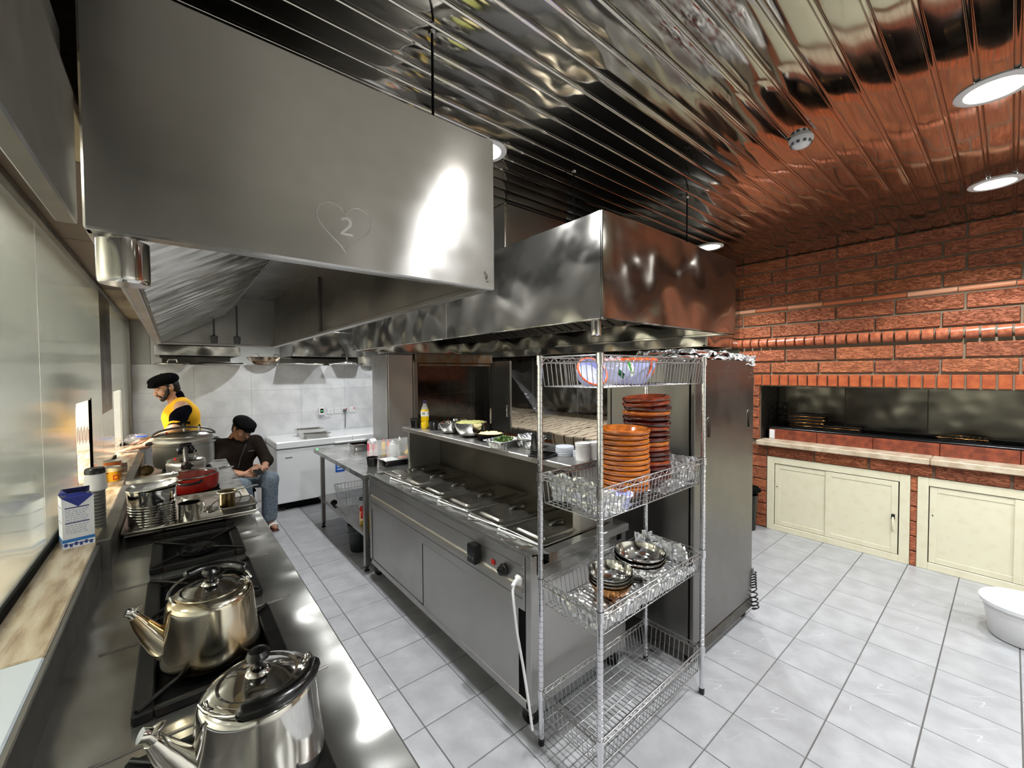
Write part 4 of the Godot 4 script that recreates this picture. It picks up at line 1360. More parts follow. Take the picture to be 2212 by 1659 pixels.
func grate(label: String, at: Vector3) -> Node3D:
	var o := thing("burner_grate", label, "burner grate", at, 0.0, "cast iron grates of the gas range")
	var hx := 0.168
	var hz := 0.172
	var f := sh()
	for s in [-1, 1]:
		f.span(Vector3(s * hx, 0.004, -hz), Vector3(s * (hx - 0.04), 0.03, hz), 0.004)
		f.span(Vector3(-hx + 0.04, 0.004, s * hz), Vector3(hx - 0.04, 0.03, s * (hz - 0.018)), 0.004)
	part("frame", f, M.rust_iron, o)
	for i in 4:
		var a := PI / 4 + PI / 2 * i
		var d := Vector3(cos(a), 0, sin(a))
		var p0 := Vector3(signf(d.x) * (hx - 0.01), 0.034, signf(d.z) * (hz - 0.008))
		part("prong", sh().tube([p0, p0.lerp(Vector3(0, 0.034, 0), 0.35), p0.lerp(Vector3(0, 0.03, 0), 0.7)], 0.006, 6, false, 0.004), M.rust_iron, o)
	return o


func tray_shape(o: Node3D, hx: float, hz: float, h: float, m: Material):
	var s := sh()
	s.box(Vector3(0, 0.002, 0), Vector3(hx * 2 - 0.02, 0.004, hz * 2 - 0.02))
	for k in [-1, 1]:
		skew_box(s, [Vector3(k * (hx - 0.014), 0, -hz + 0.014), Vector3(k * (hx - 0.014), 0, hz - 0.014), Vector3(k * (hx - 0.018), 0, hz - 0.014), Vector3(k * (hx - 0.018), 0, -hz + 0.014), Vector3(k * hx, h, -hz), Vector3(k * hx, h, hz), Vector3(k * (hx - 0.004), h, hz), Vector3(k * (hx - 0.004), h, -hz)])
		skew_box(s, [Vector3(-hx + 0.014, 0, k * (hz - 0.014)), Vector3(hx - 0.014, 0, k * (hz - 0.014)), Vector3(hx - 0.014, 0, k * (hz - 0.018)), Vector3(-hx + 0.014, 0, k * (hz - 0.018)), Vector3(-hx, h, k * hz), Vector3(hx, h, k * hz), Vector3(hx, h, k * (hz - 0.004)), Vector3(-hx, h, k * (hz - 0.004))])
	part("pan", s, m, o)
	var c := hx - 0.01
	var d := hz - 0.01
	part("rim", sh().tube([Vector3(-hx, h, -d), Vector3(-hx, h, d), Vector3(-c, h, hz), Vector3(c, h, hz), Vector3(hx, h, d), Vector3(hx, h, -d), Vector3(c, h, -hz), Vector3(-c, h, -hz)], 0.005, 8, true), m, o)


func mug(p: Vector3, r: float, h: float, m: Material, label: String, turn: float):
	var o := thing("steel_mug", label, "mug", p, turn)
	part("body", sh().lathe([Vector2(0, 0), Vector2(r * 0.95, 0), Vector2(r, 0.006), Vector2(r, h - 0.003), Vector2(r + 0.002, h), Vector2(r - 0.002, h), Vector2(r - 0.003, 0.004), Vector2(0, 0.004)], 36), m, o)
	part("handle", sh().tube([Vector3(r, h * 0.9, 0), Vector3(r + 0.02, h * 0.88, 0), Vector3(r + 0.03, h * 0.65, 0), Vector3(r + 0.022, h * 0.35, 0), Vector3(r, h * 0.15, 0)], 0.005, 8, false, -1.0, 0.5), m, o)


func spoon(a: Vector3, b: Vector3, label: String):
	var o := thing("steel_spoon", label, "spoon", a)
	var d := b - a
	part("bowl", sh().at(Vector3.ZERO, Basis.looking_at(d.normalized())).ball(Vector3.ZERO, Vector3(0.018, 0.005, 0.028), 14), M.polished, o)
	part("handle", sh().tube([d.normalized() * 0.02, d * 0.5 + Vector3(0, 0.004, 0), d], 0.004, 6, false, 0.006, 0.5), M.polished, o)


func kettle(p: Vector3, turn: float, label: String, near: bool):
	# about 24 cm across; the spout points to the left of the photograph
	var o := thing("steel_kettle", label, "kettle", p, turn)
	var r := 0.118
	var h := 0.165
	var m: Material = M.polished if near else M.kettle_brown
	part("body", sh().lathe([Vector2(0.0, 0.0), Vector2(r * 0.96, 0.0), Vector2(r, 0.005), Vector2(r + 0.001, 0.014), Vector2(r - 0.004, 0.05), Vector2(r - 0.014, h - 0.012), Vector2(r - 0.016, h - 0.002), Vector2(r - 0.021, h + 0.006), Vector2(r - 0.034, h + 0.014), Vector2(r - 0.044, h + 0.017), Vector2(r - 0.046, h + 0.014)], 72), m, o)
	# spout: a wide root that narrows, then a lip
	var sp := sh()
	sp.tube([Vector3(-0.085, 0.042, 0.0), Vector3(-0.112, 0.07, 0.0), Vector3(-0.132, 0.1, 0), Vector3(-0.15, 0.132, 0.0), Vector3(-0.164, 0.16, 0)], 0.04, 20, false, 0.013)
	part("spout", sp, m, o)
	part("spout_lip", sh().tube([Vector3(-0.162, 0.157, 0), Vector3(-0.17, 0.172, 0), Vector3(-0.18, 0.178, 0)], 0.0128, 14, false, 0.012), M.polished, o)
	part("spout_cap", sh().at(Vector3(-0.16, 0.178, 0), Basis(Vector3.BACK, 0.3)).ball(Vector3.ZERO, Vector3(0.016, 0.003, 0.012), 12), M.polished, o)
	var lid := part("lid", sh().lathe([Vector2(r - 0.042, h + 0.012), Vector2(r - 0.038, h + 0.018), Vector2(r - 0.046, h + 0.021), Vector2(r - 0.052, h + 0.019), Vector2(r - 0.07, h + 0.026), Vector2(0.024, h + 0.031), Vector2(0.02, h + 0.037), Vector2(0.013, h + 0.04), Vector2(0.0, h + 0.041)], 60), M.polished, o)
	part("knob", sh().at(Vector3(0, h + 0.04, 0)).lathe([Vector2(0.008, 0.0), Vector2(0.008, 0.014), Vector2(0.02, 0.018), Vector2(0.022, 0.026), Vector2(0.017, 0.034), Vector2(0.008, 0.037), Vector2(0, 0.0375)], 28), M.black_plastic, lid)
	# ears and the swinging handle
	for s in [-1, 1]:
		part("ear", sh().tube([Vector3(s * 0.086, h - 0.004, 0.0), Vector3(s * 0.092, h + 0.02, 0.004), Vector3(s * 0.09, h + 0.026, 0.01), Vector3(s * 0.088, h + 0.01, 0.012)], 0.004, 8), M.polished, o)
	var ang := 0.1 if near else PI - 0.1
	var arc := []
	for i in 13:
		var a := PI * i / 12.0
		arc.append(Vector3(-cos(a) * 0.098, h + 0.018 + sin(a) * 0.118 * sin(ang), sin(a) * 0.118 * cos(ang)))
	part("handle_wire", sh().tube(arc.slice(0, 5), 0.0035, 8), M.polished, o)
	part("handle_wire", sh().tube(arc.slice(8, 13), 0.0035, 8), M.polished, o)
	var grip := []
	for i in range(4, 11):
		grip.append(arc[i] + Vector3(0, 0.004, 0))
	part("handle_grip", sh().tube(grip, 0.0145, 14).ball(grip[0], Vector3.ONE * 0.0144, 12).ball(grip[6], Vector3.ONE * 0.0144, 12), M.black_plastic, o)


func pressure_cooker(p: Vector3, r: float, h: float, label: String, big: bool):
	var o := thing("pressure_cooker", label, "pressure cooker", p)
	part("body", sh().lathe([Vector2(0, 0), Vector2(r * 0.9, 0), Vector2(r * 0.98, 0.015), Vector2(r, 0.05), Vector2(r, h * 0.72), Vector2(r + 0.003, h * 0.74), Vector2(r + 0.003, h * 0.8), Vector2(r * 0.98, h * 0.86), Vector2(r * 0.93, h * 0.9), Vector2(r * 0.93, h * 0.93)], 60), M.alu_satin, o)
	part("band", sh().lathe([Vector2(r + 0.001, h * 0.66), Vector2(r + 0.002, h * 0.665), Vector2(r + 0.001, h * 0.67)], 60), M.steel_dark, o)
	var lid := part("lid", sh().lathe([Vector2(r * 0.93, h * 0.92), Vector2(r * 0.98, h * 0.925), Vector2(r * 0.98, h * 0.95), Vector2(r * 0.85, h * 1.0), Vector2(r * 0.5, h * 1.06), Vector2(0, h * 1.08)], 60), M.alu, o)
	part("valve", sh().at(Vector3(r * 0.5, h * 1.06, r * 0.2)).lathe([Vector2(0.008, 0), Vector2(0.008, 0.02), Vector2(0.013, 0.022), Vector2(0.013, 0.032), Vector2(0.006, 0.04), Vector2(0, 0.04)], 16), M.chrome, lid)
	part("valve_cap", sh().at(Vector3(r * 0.5, h * 1.06 + 0.04, r * 0.2)).lathe([Vector2(0.007, 0), Vector2(0.007, 0.012), Vector2(0, 0.014)], 14), M.black_plastic, lid)
	part("safety_plug", sh().at(Vector3(-r * 0.55, h * 1.04, r * 0.3)).lathe([Vector2(0.007, 0), Vector2(0.007, 0.01), Vector2(0, 0.013)], 14), M.red_plastic, lid)
	if big:
		var arc := []
		for i in 15:
			var a := PI * i / 14.0
			arc.append(Vector3(-cos(a) * r * 1.02, h * 0.93 + sin(a) * h * 0.25, 0.02))
		part("clamp_arch", sh().tube(arc, 0.032, 12, false, -1.0, 0.28), M.steel_dark, o)
		part("clamp_screw", sh().bar(Vector3(0, h * 1.05, 0.02), Vector3(0, h * 1.29, 0.02), 0.009, 10), M.polished, o)
		part("clamp_knob", sh().tube([Vector3(-0.045, h * 1.3, 0.02), Vector3(-0.02, h * 1.315, 0.02), Vector3(0.02, h * 1.315, 0.02), Vector3(0.045, h * 1.3, 0.02)], 0.012, 10).bar(Vector3(0, h * 1.22, 0.02), Vector3(0, h * 1.31, 0.02), 0.014, 12), M.black_plastic, o)
		for s in [-1, 1]:
			part("side_handle", sh().tube([Vector3(s * r, h * 0.75, -0.05), Vector3(s * (r + 0.035), h * 0.74, -0.04), Vector3(s * (r + 0.035), h * 0.74, 0.04), Vector3(s * r, h * 0.75, 0.05)], 0.01, 8), M.black_plastic, o)
	else:
		part("clamp_post", sh().tube([Vector3(-0.005, h * 0.55, r + 0.012), Vector3(-0.005, h * 0.95, r + 0.016), Vector3(-0.005, h * 1.35, r * 0.7), Vector3(-0.004, h * 1.6, r * 0.45)], 0.017, 12), M.steel_dark, o)
		part("clamp_grip", sh().tube([Vector3(-0.05, h * 1.45, r * 0.5), Vector3(-0.02, h * 1.72, r * 0.45), Vector3(0.02, h * 1.74, r * 0.45), Vector3(0.04, h * 1.42, r * 0.5)], 0.018, 12), M.black_plastic, o)
		part("clamp_bar", sh().bar(Vector3(-0.05, h * 1.36, r * 0.5), Vector3(0.045, h * 1.36, r * 0.5), 0.012, 10), M.black_plastic, o)
		part("clamp_pad", sh().at(Vector3(-0.005, h * 0.75, r + 0.02)).ball(Vector3.ZERO, Vector3(0.03, 0.045, 0.02), 16), mat(Color(0.13, 0.03, 0.03), 0.3), o)


# ---------------------------------------------------------------- bain-marie and what stands on its shelf
func bain_marie():
	var o := thing("bain_marie", "stainless bain-marie counter with two sliding doors and a shelf over its pans", "serving counter")
	var x0 := 1.25
	var x1 := 1.985
	var za := -1.39
	var zb := -3.42
	var b := sh()
	b.span(Vector3(x0 + 0.02, 0.12, zb + 0.01), Vector3(x1 - 0.01, 0.6, za - 0.012))
	part("body", b, M.steel_dark, o)
	var f := sh()
	f.span(Vector3(x0, 0.11, za - 0.04), Vector3(x0 + 0.04, 0.845, za), 0.003)
	f.span(Vector3(x0, 0.11, zb), Vector3(x0 + 0.04, 0.845, zb + 0.04), 0.003)
	f.span(Vector3(x1 - 0.04, 0.11, za - 0.04), Vector3(x1, 0.8, za), 0.003)
	f.span(Vector3(x0, 0.105, zb), Vector3(x0 + 0.035, 0.15, za), 0.003)
	part("frame", f, M.steel, o)
	part("end_panel", sh().span(Vector3(x0 + 0.03, 0.12, za - 0.01), Vector3(x1 - 0.02, 0.75, za - 0.002), 0.002), M.steel, o)
	part("end_panel", sh().span(Vector3(x0 + 0.03, 0.12, zb + 0.002), Vector3(x1 - 0.02, 0.75, zb + 0.01), 0.002), M.steel, o)
	part("end_cover", sh().span(Vector3(x0 + 0.05, 0.7, za - 0.004), Vector3(x1 - 0.09, 0.79, za + 0.003), 0.002), M.steel_top, o)
	part("control_panel", sh().span(Vector3(x0 - 0.002, 0.575, zb + 0.045), Vector3(x0 + 0.02, 0.835, za - 0.045), 0.003), M.steel, o)
	part("panel_groove", sh().span(Vector3(x0 - 0.0035, 0.783, zb + 0.06), Vector3(x0, 0.789, za - 0.06), 0.001).span(Vector3(x0 - 0.0035, 0.628, zb + 0.06), Vector3(x0, 0.634, za - 0.06), 0.001), M.steel_dark, o)
	var rail := sh()
	skew_box(rail, [Vector3(x0 - 0.012, 0.664, za - 0.05), Vector3(x0 - 0.012, 0.664, zb + 0.05), Vector3(x0, 0.66, zb + 0.05), Vector3(x0, 0.66, za - 0.05), Vector3(x0 - 0.008, 0.688, za - 0.05), Vector3(x0 - 0.008, 0.688, zb + 0.05), Vector3(x0, 0.7, zb + 0.05), Vector3(x0, 0.7, za - 0.05)])
	part("drip_rail", rail, M.alu_satin, o)
	# sliding doors
	part("door", sh().span(Vector3(x0 + 0.006, 0.15, -3.372), Vector3(x0 + 0.014, 0.575, -2.43), 0.002), M.steel, o)
	part("door", sh().span(Vector3(x0 - 0.001, 0.15, -2.462), Vector3(x0 + 0.004, 0.575, -1.482), 0.002), M.steel, o)
	part("door_pull", sh().span(Vector3(x0 - 0.002, 0.155, -2.466), Vector3(x0 + 0.006, 0.57, -2.456), 0.001), M.black_matt, o)
	part("door_gap", sh().span(Vector3(x0 + 0.004, 0.15, -1.482), Vector3(x0 + 0.018, 0.575, -1.43)), M.black_matt, o)
	# worktop: front lip, sloping strip and the rim round the pans
	var t := sh()
	t.span(Vector3(x0 - 0.008, 0.838, zb - 0.005), Vector3(x0 + 0.006, 0.862, za + 0.005), 0.003)
	t.quad(Vector3(x0, 0.86, za), Vector3(x0, 0.86, zb), Vector3(1.372, 0.832, zb), Vector3(1.372, 0.832, za))
	t.span(Vector3(1.37, 0.79, zb), Vector3(1.392, 0.836, za), 0.002)
	t.span(Vector3(1.915, 0.79, zb), Vector3(x1 + 0.005, 0.836, za), 0.003)
	t.span(Vector3(1.392, 0.79, za - 0.055), Vector3(1.915, 0.836, za + 0.004), 0.002)
	t.span(Vector3(1.392, 0.79, zb), Vector3(1.915, 0.836, zb + 0.02), 0.002)
	part("worktop", t, M.steel_top, o)
	part("well", sh().span(Vector3(1.39, 0.6, zb + 0.02), Vector3(1.915, 0.79, za - 0.055)), M.steel_soot, o)
	for z in [-1.79, -2.14, -2.485, -2.825, -3.16]:
		part("pan_divider", sh().span(Vector3(1.39, 0.815, z - 0.008), Vector3(1.915, 0.838, z + 0.008), 0.003), M.steel, o)
	for z in [-1.5, -1.62, -1.97, -2.31, -2.66, -3.0]:
		part("strip_fold", sh().at(Vector3(1.31, 0.848, z), Basis(Vector3.BACK, -0.2)).box(Vector3.ZERO, Vector3(0.1, 0.004, 0.02), 0.001), M.steel_bright, o)
	for q in [[-1.45, -1.76], [-1.74, -2.05], [-2.12, -2.42], [-2.46, -2.8], [-2.9, -3.2]]:
		part("white_rod", sh().tube([Vector3(1.385, 0.843, q[0]), Vector3(1.35, 0.846, q[1])], 0.004, 8).ball(Vector3(1.35, 0.847, q[1]), Vector3.ONE * 0.008, 10), M.white_plastic, o)
	# casters
	for p in [[x0 + 0.05, za - 0.06], [x0 + 0.05, zb + 0.06], [x1 - 0.06, za - 0.06], [x1 - 0.06, zb + 0.06]]:
		var c := part("caster", sh().at(Vector3(p[0], 0.045, p[1]), Basis(Vector3.BACK, PI / 2) * Basis(Vector3.RIGHT, 0.5)).lathe([Vector2(0.012, -0.014), Vector2(0.036, -0.014), Vector2(0.043, -0.01), Vector2(0.043, 0.01), Vector2(0.036, 0.014), Vector2(0.012, 0.014)], 24), M.black_plastic, o)
		part("fork", sh().span(Vector3(p[0] - 0.02, 0.07, p[1] - 0.02), Vector3(p[0] + 0.02, 0.11, p[1] + 0.02), 0.003).bar(Vector3(p[0], 0.045, p[1] - 0.022), Vector3(p[0], 0.045, p[1] + 0.022), 0.012, 10), M.steel, c)
	# controls
	var th := part("thermostat", sh().span(Vector3(x0 - 0.045, 0.68, -1.86), Vector3(x0 - 0.002, 0.78, -1.785), 0.005), M.black_plastic, o)
	part("display", sh().span(Vector3(x0 - 0.0465, 0.745, -1.852), Vector3(x0 - 0.044, 0.772, -1.793), 0.001), M.smoked_panel, th)
	for i in 3:
		part("button", sh().at(Vector3(x0 - 0.046, 0.715, -1.845 + 0.022 * i)).ball(Vector3.ZERO, Vector3(0.003, 0.007, 0.007), 10), M.grey_plastic, th)
	part("knob", sh().at(Vector3(x0 - 0.002, 0.724, -1.581), Basis(Vector3.BACK, PI / 2)).lathe([Vector2(0.03, 0), Vector2(0.031, 0.012), Vector2(0.024, 0.016), Vector2(0.023, 0.03), Vector2(0.02, 0.033), Vector2(0, 0.033)], 28).box(Vector3(0, 0.034, 0), Vector3(0.008, 0.008, 0.04), 0.002), M.black_plastic, o)
	part("indicator", sh().span(Vector3(x0 - 0.008, 0.716, -1.69), Vector3(x0 - 0.001, 0.74, -1.66), 0.002), M.red_plastic, o)
	for y in [0.66, 0.79]:
		part("rivet", sh().at(Vector3(x0 - 0.002, y, za - 0.055)).ball(Vector3.ZERO, Vector3(0.003, 0.006, 0.006), 8), M.chrome, o)
	# over-shelf
	part("shelf_board", sh().span(Vector3(1.585, 1.18, -3.5), Vector3(1.985, 1.214, -1.43), 0.004), M.steel, o)
	part("shelf_back", sh().span(Vector3(1.93, 0.83, -3.43), Vector3(1.94, 1.185, -1.47)), M.steel_soot, o)
	var ends := sh()
	ends.span(Vector3(1.615, 0.835, -3.45), Vector3(1.935, 1.182, -3.42), 0.004)
	part("shelf_support", ends, M.steel, o)
	var e2 := sh()
	e2.span(Vector3(1.675, 0.835, -1.52), Vector3(1.96, 1.182, -1.46), 0.004)
	e2.span(Vector3(1.7, 0.79, -1.47), Vector3(2.0, 0.832, -1.38), 0.004)
	part("shelf_support", e2, M.steel, o)

	# power cord
	var cd := thing("power_cord", "white power cord plugged into the front of the bain-marie and hanging to the floor", "cable")
	part("plug", sh().at(Vector3(x0 - 0.012, 0.72, -1.462)).box(Vector3(0, 0, 0), Vector3(0.03, 0.045, 0.045), 0.01).bar(Vector3(-0.01, 0, 0), Vector3(-0.045, -0.012, 0.006), 0.014, 10, 0.009), M.white_plastic, cd)
	part("lead", sh().tube([Vector3(1.205, 0.712, -1.456), Vector3(1.19, 0.69, -1.45), Vector3(1.19, 0.6, -1.438), Vector3(1.195, 0.5, -1.425), Vector3(1.2, 0.36, -1.39), Vector3(1.2, 0.2, -1.35), Vector3(1.2, 0.105, -1.33)], 0.0065, 8), M.white_plastic, cd)

	# six pan lids
	var zs := [-1.617, -1.967, -2.313, -2.655, -2.992, -3.32]
	var ll := ["pan lid at the end of the bain-marie nearest the wire rack", "second pan lid counted from the wire rack end of the bain-marie", "third pan lid counted from the wire rack end of the bain-marie", "fourth pan lid counted from the wire rack end, behind the oil coloured middle", "fifth pan lid, next but one to the far end of the bain-marie", "pan lid at the far end of the bain-marie beside the side table"]
	ll[3] = "fourth pan lid counted from the wire rack end of the bain-marie"
	var first: Node3D
	for i in 6:
		var p := Vector3(1.653, 0.838, zs[i])
		if i == 0:
			first = pan_lid(ll[0], p)
		else:
			copy_of(first, p, 0.0, ll[i], Vector3(0.0, 0, [0.0, 0.01, 0.0, -0.008, 0.004, 0.0][i]))

	shelf_things()


func pan_lid(label: String, p: Vector3) -> Node3D:
	var o := thing("pan_lid", label, "pan lid", p, 0.0, "steel pan lids of the bain-marie")
	part("plate", sh().loft([[0.265, 0.1625, 0.03, 0.0], [0.265, 0.1625, 0.03, 0.004], [0.258, 0.156, 0.028, 0.006], [0.235, 0.133, 0.03, 0.006], [0.229, 0.127, 0.03, 0.003], [0.222, 0.12, 0.03, 0.003], [0.214, 0.112, 0.03, 0.012], [0.205, 0.103, 0.03, 0.014], [0.075, 0.045, 0.044, 0.0145], [0.062, 0.036, 0.035, 0.004], [0.05, 0.028, 0.027, -0.006]]), M.steel_lid, o)
	part("grip", sh().tube([Vector3(-0.062, 0.012, 0), Vector3(-0.045, 0.019, 0), Vector3(0, 0.023, 0), Vector3(0.045, 0.019, 0), Vector3(0.062, 0.012, 0)], 0.013, 10, false, -1.0, 0.35), M.steel_lid, o)
	return o


func tub(p: Vector3, r: float, h: float, label: String):
	var o := thing("plastic_cup", label, "tub", p)
	part("body", sh().lathe([Vector2(0, 0), Vector2(r * 0.78, 0), Vector2(r * 0.96, h - 0.008), Vector2(r, h - 0.006), Vector2(r, h), Vector2(r * 0.93, h), Vector2(r * 0.74, 0.004), Vector2(0, 0.004)], 32), M.black_plastic, o)
	part("ribs", sh().lathe([Vector2(r * 0.93, h * 0.8), Vector2(r * 0.955, h * 0.81), Vector2(r * 0.94, h * 0.84)], 32), M.black_plastic, o)


func bowl(called: String, p: Vector3, r: float, h: float, m: Material, label: String, group := "", tilt := 0.0) -> Node3D:
	var o := thing(called, label, "bowl", p, 0.0, group)
	o.rotation.z = tilt
	part("wall", sh().lathe([Vector2(0, 0), Vector2(r * 0.42, 0), Vector2(r * 0.68, h * 0.18), Vector2(r * 0.88, h * 0.5), Vector2(r * 0.97, h * 0.85), Vector2(r, h * 0.985), Vector2(r * 1.025, h), Vector2(r * 0.985, h * 0.99), Vector2(r * 0.95, h * 0.84), Vector2(r * 0.86, h * 0.5), Vector2(r * 0.66, h * 0.2), Vector2(r * 0.4, h * 0.03), Vector2(0, h * 0.03)], 48), m, o)
	return o


func foil_sheet(s: Shape, f: Callable, nu := 30, nv := 16, amp := 0.008, sd := 1) -> Shape:
	var n := FastNoiseLite.new()
	n.seed = sd
	n.frequency = 14.0
	n.fractal_octaves = 3
	s.grid(nu, nv, func(u, v):
		var p: Vector3 = f.call(u, v)
		return p + Vector3(n.get_noise_3dv(p), n.get_noise_3dv(p + Vector3(9, 0, 0)), n.get_noise_3dv(p + Vector3(0, 9, 0))) * amp * 2.0, -1)
	return s


func shelf_things():
	var y := 1.2145
	tub(Vector3(1.66, y, -3.38), 0.05, 0.082, "black plastic tub at the far end of the counter shelf, left of the oil bottle")
	tub(Vector3(1.715, y, -3.15), 0.045, 0.075, "black plastic tub right of the oil bottle, partly behind the steel bowls")
	var ob := thing("oil_bottle", "tall clear bottle of yellow cooking oil standing on the counter shelf", "bottle", Vector3(1.7, y, -3.275))
	part("body", sh().lathe([Vector2(0, 0), Vector2(0.0, 0.165), Vector2(0.032, 0.166), Vector2(0.03, 0.175), Vector2(0.018, 0.205), Vector2(0.0125, 0.222), Vector2(0.0125, 0.234)], 32), M.clear, ob)
	part("oil_fill", sh().lathe([Vector2(0, 0), Vector2(0.031, 0), Vector2(0.035, 0.006), Vector2(0.035, 0.05), Vector2(0.033, 0.055), Vector2(0.035, 0.06), Vector2(0.035, 0.15), Vector2(0.032, 0.166), Vector2(0, 0.166)], 32), M.oil, ob)
	var im := picture(128, 64, Color(0.82, 0.83, 0.8))
	for k in 4:
		im.fill_rect(Rect2i(8 + k * 32, 14, 18, 22), Color(0.5, 0.47, 0.36))
		im.fill_rect(Rect2i(6 + k * 32, 44, 22, 5), Color(0.55, 0.55, 0.5))
	part("label", sh().lathe([Vector2(0.0356, 0.108), Vector2(0.0356, 0.152)], 32), printed(im, 0.5), ob)
	part("cap", sh().lathe([Vector2(0.014, 0.222), Vector2(0.015, 0.224), Vector2(0.015, 0.243), Vector2(0.0, 0.245)], 24), mat(Color(0.16, 0.1, 0.25), 0.4), ob)
	bowl("steel_bowl", Vector3(1.72, y, -2.87), 0.096, 0.09, M.polished, "smaller empty looking steel bowl left of the filled steel bowl on the shelf")
	bowl("steel_bowl", Vector3(1.86, y, -3.02), 0.1, 0.085, M.polished, "steel bowl at the back of the shelf behind the two front bowls")
	var fb := bowl("steel_bowl", Vector3(1.745, y, -2.62), 0.128, 0.112, M.polished, "largest steel bowl on the counter shelf, filled with chopped food")
	part("food", crumple(0.11, 0.03, 4.1), M.leaf_pale, fb).position = Vector3(0, 0.088, 0)
	var pn := thing("black_pan", "shallow dark pan of pale rice standing on the counter shelf", "pan", Vector3(1.77, y, -2.4))
	part("wall", sh().lathe([Vector2(0, 0), Vector2(0.07, 0), Vector2(0.105, 0.035), Vector2(0.113, 0.05), Vector2(0.108, 0.05), Vector2(0.1, 0.036), Vector2(0, 0.03)], 40), M.black_matt, pn)
	part("rim", sh().lathe([Vector2(0.108, 0.049), Vector2(0.116, 0.05), Vector2(0.114, 0.054), Vector2(0.106, 0.053)], 40), M.tin_brown, pn)
	part("rice", crumple(0.088, 0.03, 7.2), M.rice, pn).position = Vector3(0, 0.025, 0)
	# foil tray of greens
	var ft := thing("foil_tray", "rectangular foil tray heaped with chopped green herbs on the shelf", "tray", Vector3(1.67, y, -2.12), 0.25)
	part("wall", sh().loft([[0.09, 0.055, 0.02, 0.0], [0.11, 0.075, 0.025, 0.045], [0.124, 0.09, 0.03, 0.047], [0.124, 0.09, 0.03, 0.05], [0.108, 0.073, 0.025, 0.048], [0.088, 0.053, 0.02, 0.004]]), M.foil, ft)
	var hb := sh()
	for i in 320:
		var a := rng.randf() * TAU
		var rr := sqrt(rng.randf())
		var c := Vector3(cos(a) * 0.085 * rr, 0.042 + 0.022 * (1 - rr) + rng.randf() * 0.008, sin(a) * 0.05 * rr)
		var d := Vector3(rng.randf_range(-1, 1), rng.randf_range(-0.3, 0.8), rng.randf_range(-1, 1)).normalized() * rng.randf_range(0.008, 0.016)
		var e := d.cross(Vector3.UP).normalized() * 0.006
		hb.quad(c - d, c + e, c + d, c - e)
	stuff(part("herbs", hb, M.leaf, ft))
	part("herb_heap", crumple(0.06, 0.03, 9.4), M.leaf, ft).position = Vector3(0, 0.02, 0)
	var cf := thing("crumpled_foil_tray", "crumpled foil covered tray between the green herbs and the black cups", "tray", Vector3(1.79, y, -1.985), 0.2)
	part("wall", sh().loft([[0.07, 0.05, 0.02, 0.0], [0.085, 0.065, 0.02, 0.05], [0.095, 0.075, 0.025, 0.053]], false), M.foil, cf)
	part("cover", crumple(0.09, 0.045, 5.7), M.foil, cf).position = Vector3(0, 0.04, 0)
	# black cups and black lid
	var bc := thing("black_cup_stack", "stack of black plastic cups turned upside down behind the wire rack post", "cups", Vector3(1.665, y, -1.8))
	for i in 3:
		part("cup", sh().lathe([Vector2(0.034, 0.01 * i), Vector2(0.036, 0.01 * i), Vector2(0.036, 0.006 + 0.01 * i), Vector2(0.033, 0.008 + 0.01 * i), Vector2(0.0265, 0.1 + 0.01 * i), Vector2(0.025, 0.102 + 0.01 * i), Vector2(0, 0.102 + 0.01 * i)], 28), M.black_plastic, bc)
	var bl := thing("cover_plate", "flat square black plastic lid lying in front of the black cups", "lid", Vector3(1.64, y, -1.715), 0.2)
	part("plate", sh().loft([[0.07, 0.055, 0.015, 0.0], [0.075, 0.06, 0.016, 0.004], [0.075, 0.06, 0.016, 0.014], [0.068, 0.053, 0.015, 0.018], [0.06, 0.045, 0.012, 0.013]]), M.black_plastic, bl)
	# clear lids and paper cups
	var c1 := thing("clear_lid_stack", "wide stack of clear plastic lids on the shelf seen through the rack", "lids", Vector3(1.765, y, -1.66))
	for i in 5:
		part("lid", sh().lathe([Vector2(0.052, 0.011 * i), Vector2(0.055, 0.011 * i + 0.003), Vector2(0.053, 0.011 * i + 0.01), Vector2(0.046, 0.011 * i + 0.011), Vector2(0, 0.011 * i + 0.011)], 32), M.frosted, c1)
	var c2 := thing("clear_lid_stack", "small clear plastic tub right of the wide stack of clear lids", "lids", Vector3(1.775, y, -1.575))
	for i in 3:
		part("lid", sh().lathe([Vector2(0.02, 0.012 * i), Vector2(0.022, 0.012 * i + 0.01), Vector2(0.018, 0.012 * i + 0.012), Vector2(0, 0.012 * i + 0.012)], 24), M.frosted, c2)
	for q in [[1.745, -1.505, 0.042, "white paper cups stacked on the shelf beside the clear lids"], [1.815, -1.48, 0.038, "white paper cups partly hidden behind the light wooden bowls"]]:
		var pc := thing("white_cup_stack", q[3], "cups", Vector3(q[0], y, q[1]))
		var r: float = q[2]
		part("cup", sh().lathe([Vector2(0, 0), Vector2(r * 0.94, 0), Vector2(r * 0.97, 0.07), Vector2(r, 0.072), Vector2(r, 0.078), Vector2(r * 0.94, 0.078)], 32), M.white_plastic, pc)
		part("cup", sh().lathe([Vector2(r * 0.96, 0.078), Vector2(r * 1.02, 0.08), Vector2(r * 1.02, 0.094), Vector2(r * 0.94, 0.096), Vector2(r * 0.9, 0.09), Vector2(0, 0.09)], 32), M.white_plastic, pc)


